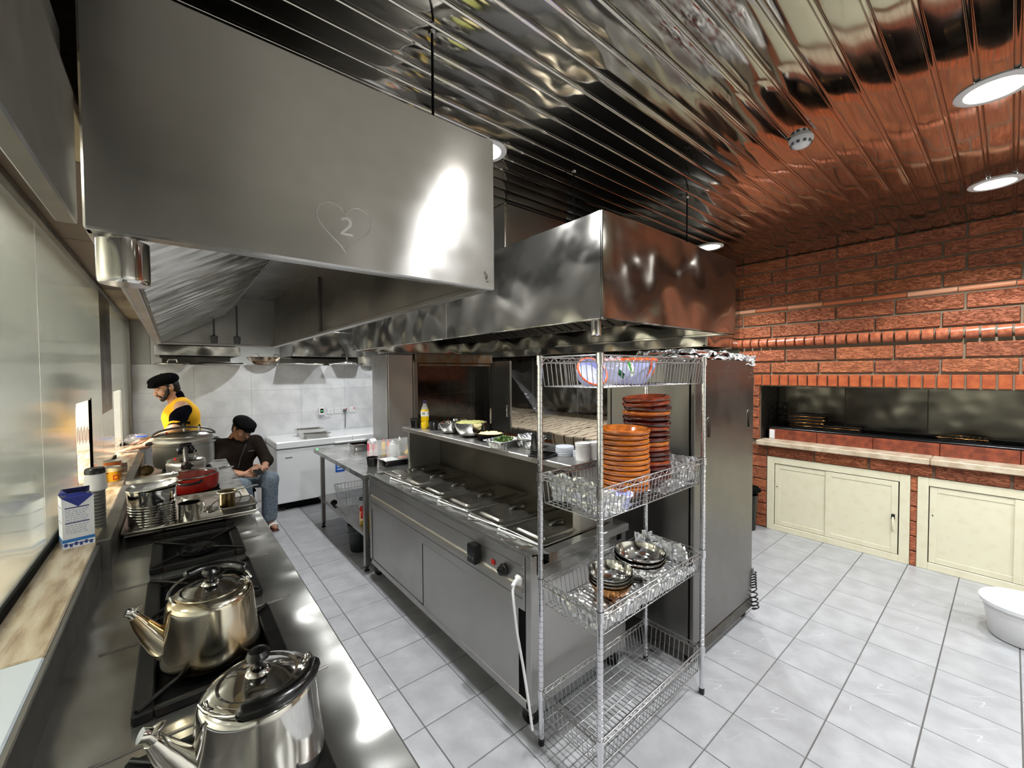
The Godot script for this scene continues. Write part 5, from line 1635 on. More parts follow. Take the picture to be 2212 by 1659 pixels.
# ---------------------------------------------------------------- table beyond the bain-marie
func side_table():
	var o := thing("steel_table", "stainless work table with a lower shelf at the far end of the bain-marie", "table")
	var x0 := 1.22
	var x1 := 1.965
	var za := -3.47
	var zb := -5.08
	part("top", sh().span(Vector3(x0, 0.795, zb), Vector3(x1, 0.838, za), 0.004), M.steel_top, o)
	part("shelf_board", sh().span(Vector3(x0 + 0.04, 0.265, zb + 0.04), Vector3(x1 - 0.04, 0.3, za - 0.04), 0.003), M.steel, o)
	for p in [[x0 + 0.03, za - 0.035], [x0 + 0.03, zb + 0.25], [x1 - 0.03, za - 0.035], [x1 - 0.03, zb + 0.25]]:
		var l := part("leg", sh().span(Vector3(p[0] - 0.02, 0.045, p[1] - 0.02), Vector3(p[0] + 0.02, 0.796, p[1] + 0.02), 0.004), M.steel, o)
		part("foot", sh().at(Vector3(p[0], 0, p[1])).lathe([Vector2(0, 0), Vector2(0.022, 0), Vector2(0.024, 0.006), Vector2(0.012, 0.016), Vector2(0.012, 0.03), Vector2(0.018, 0.032), Vector2(0.018, 0.046)], 20), M.black_plastic, l)
	solo("indicator_light", sh().lathe([Vector2(0, 0.0), Vector2(0.009, 0.0), Vector2(0.008, 0.006), Vector2(0.0, 0.009)], 16), M.led, "tiny glowing green dot on the far left corner of the table", "light", Vector3(1.25, 0.838, -5.03))
	var y := 0.838
	tub(Vector3(1.41, y, -3.77), 0.053, 0.085, "black plastic tub standing at the front of the side table")
	# juice carton
	var im := picture(96, 192, Color(0.93, 0.84, 0.84))
	im.fill_rect(Rect2i(0, 20, 48, 90), Color(0.86, 0.3, 0.42))
	im.fill_rect(Rect2i(50, 30, 40, 60), Color(0.94, 0.66, 0.6))
	im.fill_rect(Rect2i(50, 10, 40, 14), Color(0.35, 0.18, 0.5))
	for k in 6:
		im.fill_rect(Rect2i(54, 116 + k * 11, 30, 4), Color(0.6, 0.5, 0.55))
		im.fill_rect(Rect2i(6, 118 + k * 11, 36, 5), Color(0.7, 0.35, 0.45))
	var jc := thing("juice_carton", "pink and white juice carton with a purple flap on the side table", "carton", Vector3(1.56, y, -4.16), 0.35)
	var s := sh()
	var w := 0.035
	var h := 0.165
	s.quad(Vector3(-w, h, w), Vector3(w, h, w), Vector3(w, 0, w), Vector3(-w, 0, w))
	s.quad(Vector3(w, h, w), Vector3(w, h, -w), Vector3(w, 0, -w), Vector3(w, 0, w))
	s.quad(Vector3(w, h, -w), Vector3(-w, h, -w), Vector3(-w, 0, -w), Vector3(w, 0, -w))
	s.quad(Vector3(-w, h, -w), Vector3(-w, h, w), Vector3(-w, 0, w), Vector3(-w, 0, -w))
	part("body", s, printed(im, 0.4), jc)
	var g := sh()
	g.quad(Vector3(-w, h, w), Vector3(-w, h + 0.03, 0), Vector3(w, h + 0.03, 0), Vector3(w, h, w))
	g.quad(Vector3(w, h, -w), Vector3(w, h + 0.03, 0), Vector3(-w, h + 0.03, 0), Vector3(-w, h, -w))
	g.tri(Vector3(-w, h, w), Vector3(-w, h, -w), Vector3(-w, h + 0.03, 0))
	g.tri(Vector3(w, h, w), Vector3(w, h + 0.03, 0), Vector3(w, h, -w))
	part("gable", g, M.white_plastic, jc)
	part("flap", flap(w, h), mat(Color(0.3, 0.16, 0.45), 0.4), jc)
	# black tray with acrylic guards
	var bt := thing("topping_tray", "black tray of sliced food under upright clear guards on the side table", "tray", Vector3(1.62, y, -3.72))
	part("body", sh().loft([[0.13, 0.09, 0.01, 0.0], [0.135, 0.095, 0.012, 0.05], [0.125, 0.085, 0.01, 0.05], [0.125, 0.085, 0.01, 0.045]]), M.black_plastic, bt)
	part("rim", sh().loft([[0.14, 0.1, 0.01, 0.05], [0.14, 0.1, 0.01, 0.056], [0.126, 0.086, 0.008, 0.056]], false), M.steel_bright, bt)
	part("paper", sh().span(Vector3(-0.12, 0.05, -0.08), Vector3(0.0, 0.054, 0.08)), M.white_plastic, bt)
	part("meat", crumple(0.045, 0.02, 8.8), mat(Color(0.72, 0.36, 0.26), 0.5), bt).position = Vector3(0.06, 0.047, 0.02)
	part("guard", sh().span(Vector3(-0.125, 0.05, 0.088), Vector3(0.14, 0.2, 0.092)), M.acrylic, bt)
	part("guard", sh().span(Vector3(-0.16, 0.05, -0.26), Vector3(0.24, 0.2, -0.256)), M.acrylic, bt)
	var bd := thing("steel_pan", "empty steel pan with dark bottom lying at the back of the side table", "pan", Vector3(1.66, y, -4.72))
	part("wall", sh().loft([[0.12, 0.09, 0.02, 0.0], [0.13, 0.1, 0.02, 0.06], [0.145, 0.115, 0.02, 0.062], [0.145, 0.115, 0.02, 0.065], [0.128, 0.098, 0.02, 0.063], [0.118, 0.088, 0.02, 0.006]]), M.polished, bd)
	part("bottom_layer", sh().span(Vector3(-0.09, 0.008, -0.07), Vector3(0.02, 0.05, 0.07), 0.005), M.bowl_dark, bd)
	# bottles at the back
	squeeze(Vector3(1.84, y, -4.56), 0.024, 0.1, M.yellow_plastic, M.red_plastic, "small yellow sauce bottle with a red cap on the side table")
	squeeze(Vector3(1.885, y, -4.52), 0.02, 0.1, M.orange_plastic, M.red_plastic, "orange sauce bottle with a pointed red nozzle on the side table")
	squeeze(Vector3(1.88, y, -4.4), 0.04, 0.1, M.white_plastic, M.white_plastic, "plump white squeeze bottle among the sauces on the side table")
	squeeze(Vector3(1.91, y, -4.28), 0.025, 0.145, mat(Color(0.3, 0.34, 0.2), 0.2), M.white_plastic, "tall dark green sauce bottle with a white cap on the side table")
	var fu := thing("funnel", "small yellow plastic funnel standing upside down by the sauces", "funnel", Vector3(1.95, y, -4.17))
	part("cone", sh().lathe([Vector2(0.034, 0), Vector2(0.036, 0.003), Vector2(0.012, 0.035), Vector2(0.008, 0.04), Vector2(0.006, 0.07), Vector2(0.004, 0.07)], 28), M.yellow_plastic, fu)
	part("lip", sh().lathe([Vector2(0.033, 0.0), Vector2(0.038, 0.0), Vector2(0.038, 0.003), Vector2(0.034, 0.004)], 28), M.yellow_plastic, fu)
	squeeze(Vector3(1.985, y, -4.42), 0.03, 0.075, M.black_plastic, M.orange_plastic, "short black sauce jar with an orange lid behind the funnel")

	# things on the lower shelf
	var yb := 0.3005
	var wb := thing("wire_basket", "white coated wire basket on the lower shelf of the side table", "basket", Vector3(1.42, yb, -4.3))
	var top := [Vector3(-0.15, 0.24, -0.18), Vector3(0.2, 0.24, -0.18), Vector3(0.2, 0.24, 0.18), Vector3(-0.15, 0.24, 0.18)]
	var bot := [Vector3(-0.12, 0.004, -0.15), Vector3(0.17, 0.004, -0.15), Vector3(0.17, 0.004, 0.15), Vector3(-0.12, 0.004, 0.15)]
	part("rim", sh().tube(top, 0.004, 6, true), M.white_plastic, wb)
	var side := sh()
	for k in 4:
		for i in 11:
			var t := i / 10.0
			side.bar(top[k].lerp(top[(k + 1) % 4], t), bot[k].lerp(bot[(k + 1) % 4], t), 0.0022, 5)
	for l in [0.35, 0.75]:
		side.tube([bot[0].lerp(top[0], l), bot[1].lerp(top[1], l), bot[2].lerp(top[2], l), bot[3].lerp(top[3], l)], 0.0028, 5, true)
	stuff(part("side_wires", side, M.white_plastic, wb))
	var base := sh()
	for i in 11:
		base.bar(bot[0].lerp(bot[1], i / 10.0), bot[3].lerp(bot[2], i / 10.0), 0.0022, 5)
	stuff(part("base_wires", base, M.white_plastic, wb))
	var jr := thing("glass_jar", "clear glass jar standing between the wire basket and the red capped bottle", "jar", Vector3(1.4, yb, -4.0))
	part("body", sh().lathe([Vector2(0, 0), Vector2(0.043, 0), Vector2(0.045, 0.006), Vector2(0.045, 0.15), Vector2(0.036, 0.17), Vector2(0.036, 0.185), Vector2(0.034, 0.185), Vector2(0.042, 0.15), Vector2(0.042, 0.006), Vector2(0, 0.006)], 28), M.clear, jr)
	part("collar", sh().lathe([Vector2(0.037, 0.17), Vector2(0.039, 0.172), Vector2(0.039, 0.186), Vector2(0.035, 0.188)], 28), M.grey_plastic, jr)
	var im3 := picture(128, 96, Color(0.88, 0.8, 0.6))
	for k in 4:
		im3.fill_rect(Rect2i(k * 32, 0, 20, 40), Color(0.8, 0.12, 0.08))
		im3.fill_rect(Rect2i(k * 32 + 6, 52, 18, 30), Color(0.75, 0.6, 0.15))
	var rcb := thing("sauce_bottle", "cream bottle with a round red cap on the lower shelf behind the table leg", "bottle", Vector3(1.325, yb, -3.8))
	part("body", sh().lathe([Vector2(0, 0), Vector2(0.028, 0), Vector2(0.03, 0.004), Vector2(0.03, 0.105), Vector2(0.026, 0.125), Vector2(0.024, 0.13)], 28), printed(im3, 0.4), rcb)
	part("cap", sh().lathe([Vector2(0.026, 0.128), Vector2(0.027, 0.13), Vector2(0.027, 0.155), Vector2(0.02, 0.172), Vector2(0, 0.178)], 28), M.red_plastic, rcb)
	squeeze(Vector3(1.305, yb, -3.545), 0.025, 0.17, M.yellow_plastic, M.yellow_plastic, "slim yellow bottle on the lower shelf in the gap right of the table leg")
	squeeze(Vector3(1.38, yb, -3.62), 0.027, 0.2, M.green_plastic, M.green_plastic, "green bottle on the lower shelf just behind the slim yellow bottle")
	var sp := thing("scouring_pad", "dark brown steel wool lump on the lower shelf before the wire basket", "scourer", Vector3(1.285, yb, -4.55))
	part("wad", crumple(0.032, 0.055, 1.7), mat(Color(0.09, 0.07, 0.05), 0.8), sp)
	part("strands", sh().tube([Vector3(-0.02, 0.02, 0.02), Vector3(0.0, 0.05, 0.028), Vector3(0.024, 0.03, 0.02)], 0.003, 5), M.tin_brown, sp)
	var bk := thing("green_bucket", "dark green plastic bucket under the side table", "bucket", Vector3(1.36, 0, -3.98))
	part("body", sh().lathe([Vector2(0, 0.002), Vector2(0.085, 0.002), Vector2(0.09, 0.01), Vector2(0.112, 0.24), Vector2(0.118, 0.242), Vector2(0.118, 0.255), Vector2(0.108, 0.255), Vector2(0.084, 0.015), Vector2(0, 0.015)], 40), M.green_bucket, bk)
	part("handle", sh().tube([Vector3(0, 0.24, -0.116), Vector3(-0.07, 0.2, -0.09), Vector3(-0.12, 0.18, 0), Vector3(-0.07, 0.2, 0.09), Vector3(0, 0.24, 0.116)], 0.004, 8), M.grey_plastic, bk)


func flap(w: float, h: float) -> Shape:
	var s := sh()
	s.tri(Vector3(-0.02, h + 0.002, w + 0.001), Vector3(w, h + 0.002, w + 0.001), Vector3(0.012, h - 0.03, w + 0.0015))
	return s


func squeeze(p: Vector3, r: float, h: float, m: Material, c: Material, label: String):
	var o := thing("sauce_bottle", label, "bottle", p)
	part("body", sh().lathe([Vector2(0, 0), Vector2(r * 0.94, 0), Vector2(r, 0.005), Vector2(r, h * 0.62), Vector2(r * 0.85, h * 0.74), Vector2(r * 0.55, h * 0.84), Vector2(r * 0.5, h * 0.86)], 28), m, o)
	part("cap", sh().lathe([Vector2(r * 0.58, h * 0.84), Vector2(r * 0.6, h * 0.85), Vector2(r * 0.58, h * 0.97), Vector2(r * 0.3, h * 1.02), Vector2(r * 0.14, h * 1.14), Vector2(0, h * 1.15)], 20), c, o)


# ---------------------------------------------------------------- wire rack and its load
func rack():
	var A := Vector3(1.26, 0, -1.335)
	var B := Vector3(1.26, 0, -1.0)
	var C := Vector3(2.116, 0, -1.01)
	var D := Vector3(2.112, 0, -1.342)
	var o := thing("wire_rack", "chrome wire rack with four basket shelves standing in front of the fridge", "rack")
	var top := 1.775
	for p in [A, B, C, D]:
		var prof := [Vector2(0.0125, 0.03)]
		var y := 0.22
		while y < top - 0.05:
			prof.append_array([Vector2(0.0125, y), Vector2(0.0112, y + 0.0012), Vector2(0.0112, y + 0.0028), Vector2(0.0125, y + 0.004)])
			y += 0.0254
		prof.append_array([Vector2(0.0125, top - 0.012), Vector2(0.0115, top - 0.003), Vector2(0.0, top)])
		var post := part("post", sh().at(p).lathe(prof, 18), M.chrome, o)
		part("foot", sh().at(p).lathe([Vector2(0, 0), Vector2(0.0125, 0), Vector2(0.014, 0.004), Vector2(0.014, 0.03), Vector2(0.012, 0.034)], 18), M.black_plastic, post)
		for ly in [1.2, 0.715, 0.2]:
			part("clip", sh().at(p + Vector3(0, ly + 0.05, 0)).lathe([Vector2(0.013, 0), Vector2(0.0155, 0.001), Vector2(0.015, 0.006), Vector2(0.013, 0.007)], 18), M.black_plastic, post)
	var lv := [[1.766, 0.128, "top"], [1.247, 0.132, "second"], [0.762, 0.11, "third"], [0.25, 0.13, "lowest"]]
	var foot := 0
	for l in lv:
		var y: float = l[0]
		var h: float = l[1]
		var b := part("basket_rail", sh(), M.wire, o)
		var q := [A, B, C, D]
		var rail := sh()
		var zig := sh()
		var side := sh()
		var base := sh()
		var ins := 0.02
		var bot := []
		var ctr := (A + B + C + D) / 4
		for p in q:
			bot.append(Vector3(lerpf(p.x, ctr.x, 0.035), y - h, lerpf(p.z, ctr.z, 0.09)))
		for k in 4:
			var p: Vector3 = q[k]
			var r: Vector3 = q[(k + 1) % 4]
			var d := (r - p).normalized()
			var a0 := p + d * 0.014
			var a1 := r - d * 0.014
			rail.bar(a0 + Vector3(0, y, 0), a1 + Vector3(0, y, 0), 0.0032, 8)
			rail.bar(a0 + Vector3(0, y - 0.024, 0), a1 + Vector3(0, y - 0.024, 0), 0.0032, 8)
			var n := int(round(a0.distance_to(a1) / 0.026))
			var path := []
			for i in n + 1:
				path.append(a0.lerp(a1, float(i) / n) + Vector3(0, y - (0.002 if i % 2 else 0.022), 0))
			zig.tube(path, 0.0021, 5)
			var m := int(round(a0.distance_to(a1) / 0.028))
			var b0: Vector3 = bot[k]
			var b1: Vector3 = bot[(k + 1) % 4]
			for i in m + 1:
				var t := float(i) / m
				side.bar(a0.lerp(a1, t) + Vector3(0, y - 0.024, 0), b0.lerp(b1, t), 0.0019, 5)
			rail.bar(b0, b1, 0.0025, 6)
		var nx := 30
		for i in nx + 1:
			base.bar((bot[0] as Vector3).lerp(bot[3], float(i) / nx), (bot[1] as Vector3).lerp(bot[2], float(i) / nx), 0.0019, 5)
		for i in 9:
			base.bar((bot[0] as Vector3).lerp(bot[1], i / 8.0), (bot[3] as Vector3).lerp(bot[2], i / 8.0), 0.0019, 5)
		b.mesh = rail.mesh()
		for p in q:
			part("sleeve", sh().at(p + Vector3(0, y - 0.034, 0)).lathe([Vector2(0.0127, 0), Vector2(0.0165, 0.001), Vector2(0.0155, 0.042), Vector2(0.0127, 0.043)], 18), M.chrome, b)
		part("truss_wire", zig, M.wire, b)
		stuff(part("side_wires", side, M.wire, b))
		stuff(part("base_wires", base, M.wire, b))

	# two stacks of wooden bowls
	var y2 := 1.12
	var looks := [M.bowl_light, M.bowl_mid, M.bowl_dark]
	var light_stack := [0, 0, 0, 0, 0, 0, 0, 0, 0, 0, 0, 0]
	for i in 12:
		var p := Vector3(1.645 + 0.004 * wob(i, 2.0), y2 + 0.0235 * i, -1.165 + 0.004 * wob(i, 5.0))
		var where := "bottom of" if i == 0 else ("top of" if i == 11 else "%s from the top of" % ["", "second", "third", "fourth", "fifth", "sixth", "seventh", "eighth", "ninth", "tenth", "eleventh"][11 - i])
		wood_bowl(p, M.bowl_light, 0.02 * wob(i, 8.0), 0.012 * wob(i, 4.0), "light brown wooden bowl, %s the shorter stack on the rack" % where, "light wooden bowls on the rack")
	var kinds := [2, 2, 2, 1, 2, 2, 1, 0, 2, 2, 1, 2, 2, 0, 2, 1, 1]
	var ord := ["top of", "second from the top of", "third from the top of", "fourth from the top of", "fifth from the top of", "sixth from the top of", "seventh from the top of", "eighth from the top of", "ninth from the top of", "tenth from the top of", "eleventh from the top of", "twelfth from the top of", "fourth from the bottom of", "third from the bottom of", "second from the bottom of", "one above the lowest of", "bottom of"]
	for i in 17:
		var p := Vector3(1.888 + 0.006 * wob(i, 3.0), y2 + 0.0248 * i, -1.2 + 0.006 * wob(i, 7.0))
		var k: int = kinds[i]
		wood_bowl(p, looks[k], 0.035 * wob(i, 6.0) - (0.05 if i > 14 else 0.0), 0.02 * wob(i, 9.0), "%s wooden bowl, %s the taller stack on the rack" % [["light orange", "red brown", "dark maroon"][k], ordinal(16 - i, 17)], "wooden bowls of the taller stack on the rack")

	# small lilac bowl, foil linings
	var wbl := thing("plastic_bowl", "small pale lilac plastic bowl lying in the front of the second basket", "bowl", Vector3(1.5, 1.122, -1.085))
	part("wall", sh().lathe([Vector2(0, 0), Vector2(0.032, 0), Vector2(0.045, 0.016), Vector2(0.056, 0.04), Vector2(0.06, 0.042), Vector2(0.06, 0.046), Vector2(0.054, 0.044), Vector2(0.042, 0.018), Vector2(0, 0.006)], 40), M.lilac_plastic, wbl)
	part("rim", sh().lathe([Vector2(0.056, 0.042), Vector2(0.0625, 0.043), Vector2(0.0625, 0.048), Vector2(0.056, 0.047)], 40), M.white_plastic, wbl)
	var f1 := sh()
	foil_sheet(f1, func(u, v):
		# over the left rail and along the floor of the second basket
		var z: float = lerpf(-1.02, -1.31, u)
		var s: float = v * 3.0
		if s < 1.0:
			return Vector3(1.285 + 0.02 * s, lerpf(1.262, 1.135, s), z)
		return Vector3(1.305 + 0.1 * (s - 1), 1.124, z), 30, 26, 0.012, 3)
	foil_sheet(f1, func(u, v): return Vector3(lerpf(1.29, 1.46, u), lerpf(1.122, 1.235, v) - 0.05 * u * v, -1.02 - 0.012 * v * 0.0 - 0.01), 26, 16, 0.014, 5)
	solo("foil_lining", f1, M.foil, "crumpled foil lining over the left end of the second basket of the rack", "foil")
	var f2 := sh()
	foil_sheet(f2, func(u, v): return Vector3(lerpf(1.78, 2.085, u), 1.123, lerpf(-1.03, -1.31, v)), 34, 26, 0.006, 8)
	foil_sheet(f2, func(u, v): return Vector3(2.082, lerpf(1.125, 1.25, v), lerpf(-1.02, -1.32, u)), 26, 16, 0.012, 9)
	foil_sheet(f2, func(u, v): return Vector3(lerpf(1.95, 2.08, u), lerpf(1.125, 1.265 , v), -1.318), 20, 16, 0.012, 12)
	solo("foil_lining", f2, M.foil, "crumpled foil lining at the right end of the second basket behind the dark bowls", "foil")
	var f3 := sh()
	foil_sheet(f3, func(u, v): return Vector3(lerpf(1.3, 2.07, u), 0.663, lerpf(-1.03, -1.3, v)), 60, 24, 0.005, 14)
	foil_sheet(f3, func(u, v): return Vector3(1.29, lerpf(0.665, 0.742, v), lerpf(-1.02, -1.29, u)), 30, 10, 0.007, 15)
	foil_sheet(f3, func(u, v): return Vector3(lerpf(1.29, 2.06, u), lerpf(0.663, 0.705, v), -1.022), 60, 6, 0.005, 16)
	solo("foil_lining", f3, M.foil, "foil lining covering the floor and left end of the third basket", "foil")
	var f4 := sh()
	foil_sheet(f4, func(u, v): return Vector3(lerpf(1.93, 2.085, u), lerpf(0.67, 0.815 - 0.03 * u, v), -1.318 + 0.03 * v), 24, 20, 0.014, 18)
	foil_sheet(f4, func(u, v): return Vector3(2.08 - 0.02 * v, lerpf(0.67, 0.775, v), lerpf(-1.31, -1.06, u)), 24, 18, 0.014, 19)
	solo("foil_lining", f4, M.foil, "foil sheet standing up in the rear right corner of the third basket", "foil")

	# steel bowls in the third basket
	var y3 := 0.668
	for i in 4:
		bowl("steel_bowl", Vector3(1.545, y3 + 0.016 * i, -1.165), 0.098, 0.07, M.bronze if i == 0 else (M.polished if i == 3 else M.steel_lid), "steel bowl, %s the smaller stack in the third basket" % ["bottom of", "one above the bottom of", "second from the top of", "top of"][i], "steel bowls in the third basket", 0.05 if i == 3 else 0.02)
	for i in 3:
		bowl("steel_bowl", Vector3(1.808, y3 + 0.02 * i, -1.185), 0.123, 0.085, M.polished, "wide steel bowl, %s the larger stack in the third basket" % ["bottom of", "middle of", "top of"][i], "steel bowls in the third basket", -0.04 if i == 2 else 0.0)

	# wrapped plastic bowls in the top basket
	var y1 := 1.642
	var pb := thing("plastic_bowl", "lilac plastic bowl leaning on its side at the left of the top basket", "bowl", Vector3(1.4, y1 + 0.045, -1.17))
	pb.rotation = Vector3(0.9, 0.3, 0.5)
	part("wall", sh().lathe([Vector2(0, -0.03), Vector2(0.04, -0.03), Vector2(0.06, 0.0), Vector2(0.068, 0.03), Vector2(0.065, 0.03), Vector2(0.056, 0.0), Vector2(0, -0.026)], 36), M.lilac_plastic, pb)
	part("rim", sh().lathe([Vector2(0.065, 0.028), Vector2(0.073, 0.03), Vector2(0.071, 0.035), Vector2(0.065, 0.033)], 36), M.orange_plastic, pb)
	var pc := thing("plastic_bowl_stack", "stack of large lilac bowls with an orange rim, wrapped, in the top basket", "bowls", Vector3(1.68, y1 + 0.002, -1.17))
	for i in 3:
		part("bowl", sh().at(Vector3(0, 0.012 * i, 0)).lathe([Vector2(0, 0), Vector2(0.08, 0), Vector2(0.11, 0.04), Vector2(0.128, 0.085), Vector2(0.125, 0.085), Vector2(0.106, 0.04), Vector2(0, 0.006)], 44), M.lilac_plastic, pc)
	part("rim", sh().lathe([Vector2(0.125, 0.106), Vector2(0.136, 0.108), Vector2(0.136, 0.119), Vector2(0.127, 0.12), Vector2(0.125, 0.106)], 44), M.orange_plastic, pc)
	for a in [0.9, 1.6]:
		part("strap", sh().tube([Vector3(cos(a) * 0.134, 0.112, sin(a) * 0.134), Vector3(cos(a) * 0.128, 0.07, sin(a) * 0.128), Vector3(cos(a) * 0.108, 0.035, sin(a) * 0.108)], 0.006, 6, false, -1.0, 0.4), M.orange_plastic, pc)
	var fw := thing("plastic_wrapper", "crinkled clear wrapper with green printed labels round the lilac bowls", "wrapper", Vector3(1.54, y1, -1.17))
	var fs := crumple(0.1, 0.12, 12.5)
	part("film", fs, M.film, fw).scale = Vector3(1.0, 1.0, 0.9)
	part("label", sh().at(Vector3(0.02, 0.07, 0.105), Basis(Vector3.BACK, 0.5)).box(Vector3.ZERO, Vector3(0.035, 0.06, 0.002), 0.0005), mat(Color(0.85, 0.9, 0.85), 0.4), fw)
	part("label", sh().at(Vector3(0.005, 0.085, 0.107), Basis(Vector3.BACK, 0.5)).box(Vector3.ZERO, Vector3(0.012, 0.05, 0.002), 0.0005), M.green_plastic, fw)
	part("label", sh().at(Vector3(-0.05, 0.05, 0.1), Basis(Vector3.BACK, -0.5)).box(Vector3.ZERO, Vector3(0.05, 0.025, 0.002), 0.0005), mat(Color(0.08, 0.32, 0.22), 0.4), fw)


func ordinal(from_top: int, n: int) -> String:
	if from_top == 0:
		return "top of"
	if from_top == n - 1:
		return "bottom of"
	var w := ["", "second", "third", "fourth", "fifth", "sixth", "seventh", "eighth", "ninth", "tenth", "eleventh", "twelfth"]
	if from_top < 9:
		return "%s from the top of" % w[from_top]
	return "%s from the bottom of" % w[n - 1 - from_top]


func wood_bowl(p: Vector3, m: Material, tx: float, tz: float, label: String, group: String):
	var o := thing("wooden_bowl", label, "bowl", p, 0.0, group)
	o.rotation = Vector3(tx, p.y * 9.0, tz)
	if not M.has("bowl_shape"):
		M.bowl_shape = sh().lathe([Vector2(0, 0.0), Vector2(0.06, 0.0), Vector2(0.064, 0.006), Vector2(0.088, 0.02), Vector2(0.108, 0.034), Vector2(0.114, 0.038), Vector2(0.1185, 0.042), Vector2(0.12, 0.048), Vector2(0.1185, 0.054), Vector2(0.113, 0.058), Vector2(0.107, 0.055), Vector2(0.096, 0.042), Vector2(0.08, 0.024), Vector2(0.055, 0.013), Vector2(0, 0.011)], 48).mesh()
		M.bowl_foot = sh().lathe([Vector2(0.052, -0.004), Vector2(0.06, -0.004), Vector2(0.061, 0.002), Vector2(0.052, 0.002)], 40).mesh()
	part("wall", M.bowl_shape, m, o)
	part("foot_ring", M.bowl_foot, m, o)


# ---------------------------------------------------------------- fridge
func fridge():
	var o := thing("tall_fridge", "tall stainless fridge cabinet behind the wire rack with two dark finger slots", "fridge")
	var x0 := 2.24
	var x1 := 3.062
	var za := -1.118
	var zb := -1.72
	part("body", sh().span(Vector3(x0, 0.135, zb), Vector3(x1, 1.772, za - 0.03), 0.004), M.steel_fridge, o)
	var d := part("door", sh().span(Vector3(x0 + 0.002, 0.14, za - 0.027), Vector3(x1, 1.768, za), 0.005), M.steel_fridge, o)
	for p in [[2.405, 1.37], [2.975, 1.378]]:
		part("finger_slot", sh().at(Vector3(p[0], p[1], za - 0.001), Basis(Vector3.RIGHT, PI / 2)).loft([[0.019, 0.058, 0.018, 0.002], [0.017, 0.056, 0.0165, 0.003], [0.015, 0.054, 0.0145, 0.0018]]), M.black_plastic, d)
		part("slot_bezel", sh().at(Vector3(p[0], p[1], za), Basis(Vector3.RIGHT, PI / 2)).loft([[0.024, 0.063, 0.022, 0.0], [0.024, 0.063, 0.022, 0.0022], [0.019, 0.058, 0.018, 0.0015]], false), M.steel_dark, d)
	part("top_flap", sh().span(Vector3(x0 + 0.01, 1.7, za - 0.002), Vector3(x1 - 0.15, 1.769, za + 0.002), 0.001), M.steel_fridge, d)
	for p in [[2.3, 1.72], [2.66, 1.73], [3.03, 1.74], [3.035, 1.665], [2.99, 1.66], [3.01, 1.69]]:
		part("screw", sh().at(Vector3(p[0], p[1], za + 0.001)).ball(Vector3.ZERO, Vector3(0.005, 0.005, 0.002), 8), M.chrome, d)
	part("side_seam", sh().span(Vector3(x0 - 0.0012, 0.14, -1.69), Vector3(x0 + 0.002, 1.77, -1.682), 0.0005).span(Vector3(x0 - 0.001, 0.14, za - 0.031), Vector3(x0 + 0.002, 1.77, za - 0.026)), M.black_matt, o)
	part("base_rail", sh().span(Vector3(x0 - 0.004, 0.07, zb), Vector3(x1 + 0.004, 0.137, za + 0.006), 0.004), M.steel_soot, o)
	part("side_handle", sh().span(Vector3(x1, 1.19, -1.2), Vector3(x1 + 0.022, 1.33, -1.165), 0.004), M.black_plastic, o)
	for p in [[x0 + 0.06, za - 0.05], [x1 - 0.06, za - 0.05], [x0 + 0.06, zb + 0.06], [x1 - 0.06, zb + 0.06]]:
		part("caster", sh().at(Vector3(p[0], 0.035, p[1]), Basis(Vector3.BACK, PI / 2)).lathe([Vector2(0.0, -0.013), Vector2(0.03, -0.013), Vector2(0.035, -0.008), Vector2(0.035, 0.008), Vector2(0.03, 0.013), Vector2(0.0, 0.013)], 20).at(Vector3(p[0], 0.0, p[1])).box(Vector3(0, 0.058, 0), Vector3(0.05, 0.03, 0.05), 0.003), M.black_plastic, o)
	# coiled lead on the right lower corner
	var path := []
	for i in 150:
		var t := i / 149.0
		var a := t * TAU * 11
		var c := Vector3(3.083, 0.3 - 0.2 * t, -1.112).lerp(Vector3(3.02, 0.06, -1.07), maxf(0.0, t - 0.55) * 1.6)
		var ax := 0.013 + 0.008 * t
		path.append(c + Vector3(cos(a) * ax, sin(a) * 0.008, sin(a) * ax))
	var cl := thing("coiled_lead", "black coiled lead hanging at the lower right corner of the fridge", "cable")
	part("coil", sh().tube(path, 0.0042, 6), M.black_plastic, cl)
	part("plug", sh().box(Vector3(3.072, 0.315, -1.125), Vector3(0.02, 0.04, 0.03), 0.004), M.grey_plastic, cl)
	# foil wrapped trays on the top
	var ft := [[Vector3(2.52, 1.775, -1.36), 0.3, 0.2, 0.02, "flat foil wrapped tray at the left on top of the fridge"], [Vector3(2.6, 1.808, -1.36), 0.29, 0.19, 0.018, "upper foil wrapped tray stacked on the fridge"], [Vector3(2.96, 1.775, -1.33), 0.16, 0.2, 0.03, "torn foil wrapped tray overhanging the right edge of the fridge top"]]
	var sd := 40
	for t in ft:
		var w := thing("foil_wrapped_tray", t[4], "tray", t[0])
		var hx: float = t[1]
		var hz: float = t[2]
		var hh: float = t[3]
		part("board", sh().box(Vector3(0, 0.006, 0), Vector3(hx * 1.9, 0.012, hz * 1.9), 0.003), M.bowl_mid, w)
		var s := sh()
		foil_sheet(s, func(u, v):
			var uu: float = u * 2 - 1
			var vv: float = v * 2 - 1
			var e := maxf(absf(uu), absf(vv))
			return Vector3(uu * hx, hh - (1.1 * hh * smoothstep(0.9, 1.0, e)), vv * hz), 44, 30, 0.014, sd)
		if sd == 42:
			foil_sheet(s, func(u, v): return Vector3(lerpf(-0.02, 0.13, u), 0.025 - 0.075 * v * (1.0 - absf(u - 0.4)), 0.2 + 0.018 * v), 18, 14, 0.012, sd + 9)
		part("foil", s, M.foil, w)
		sd += 1


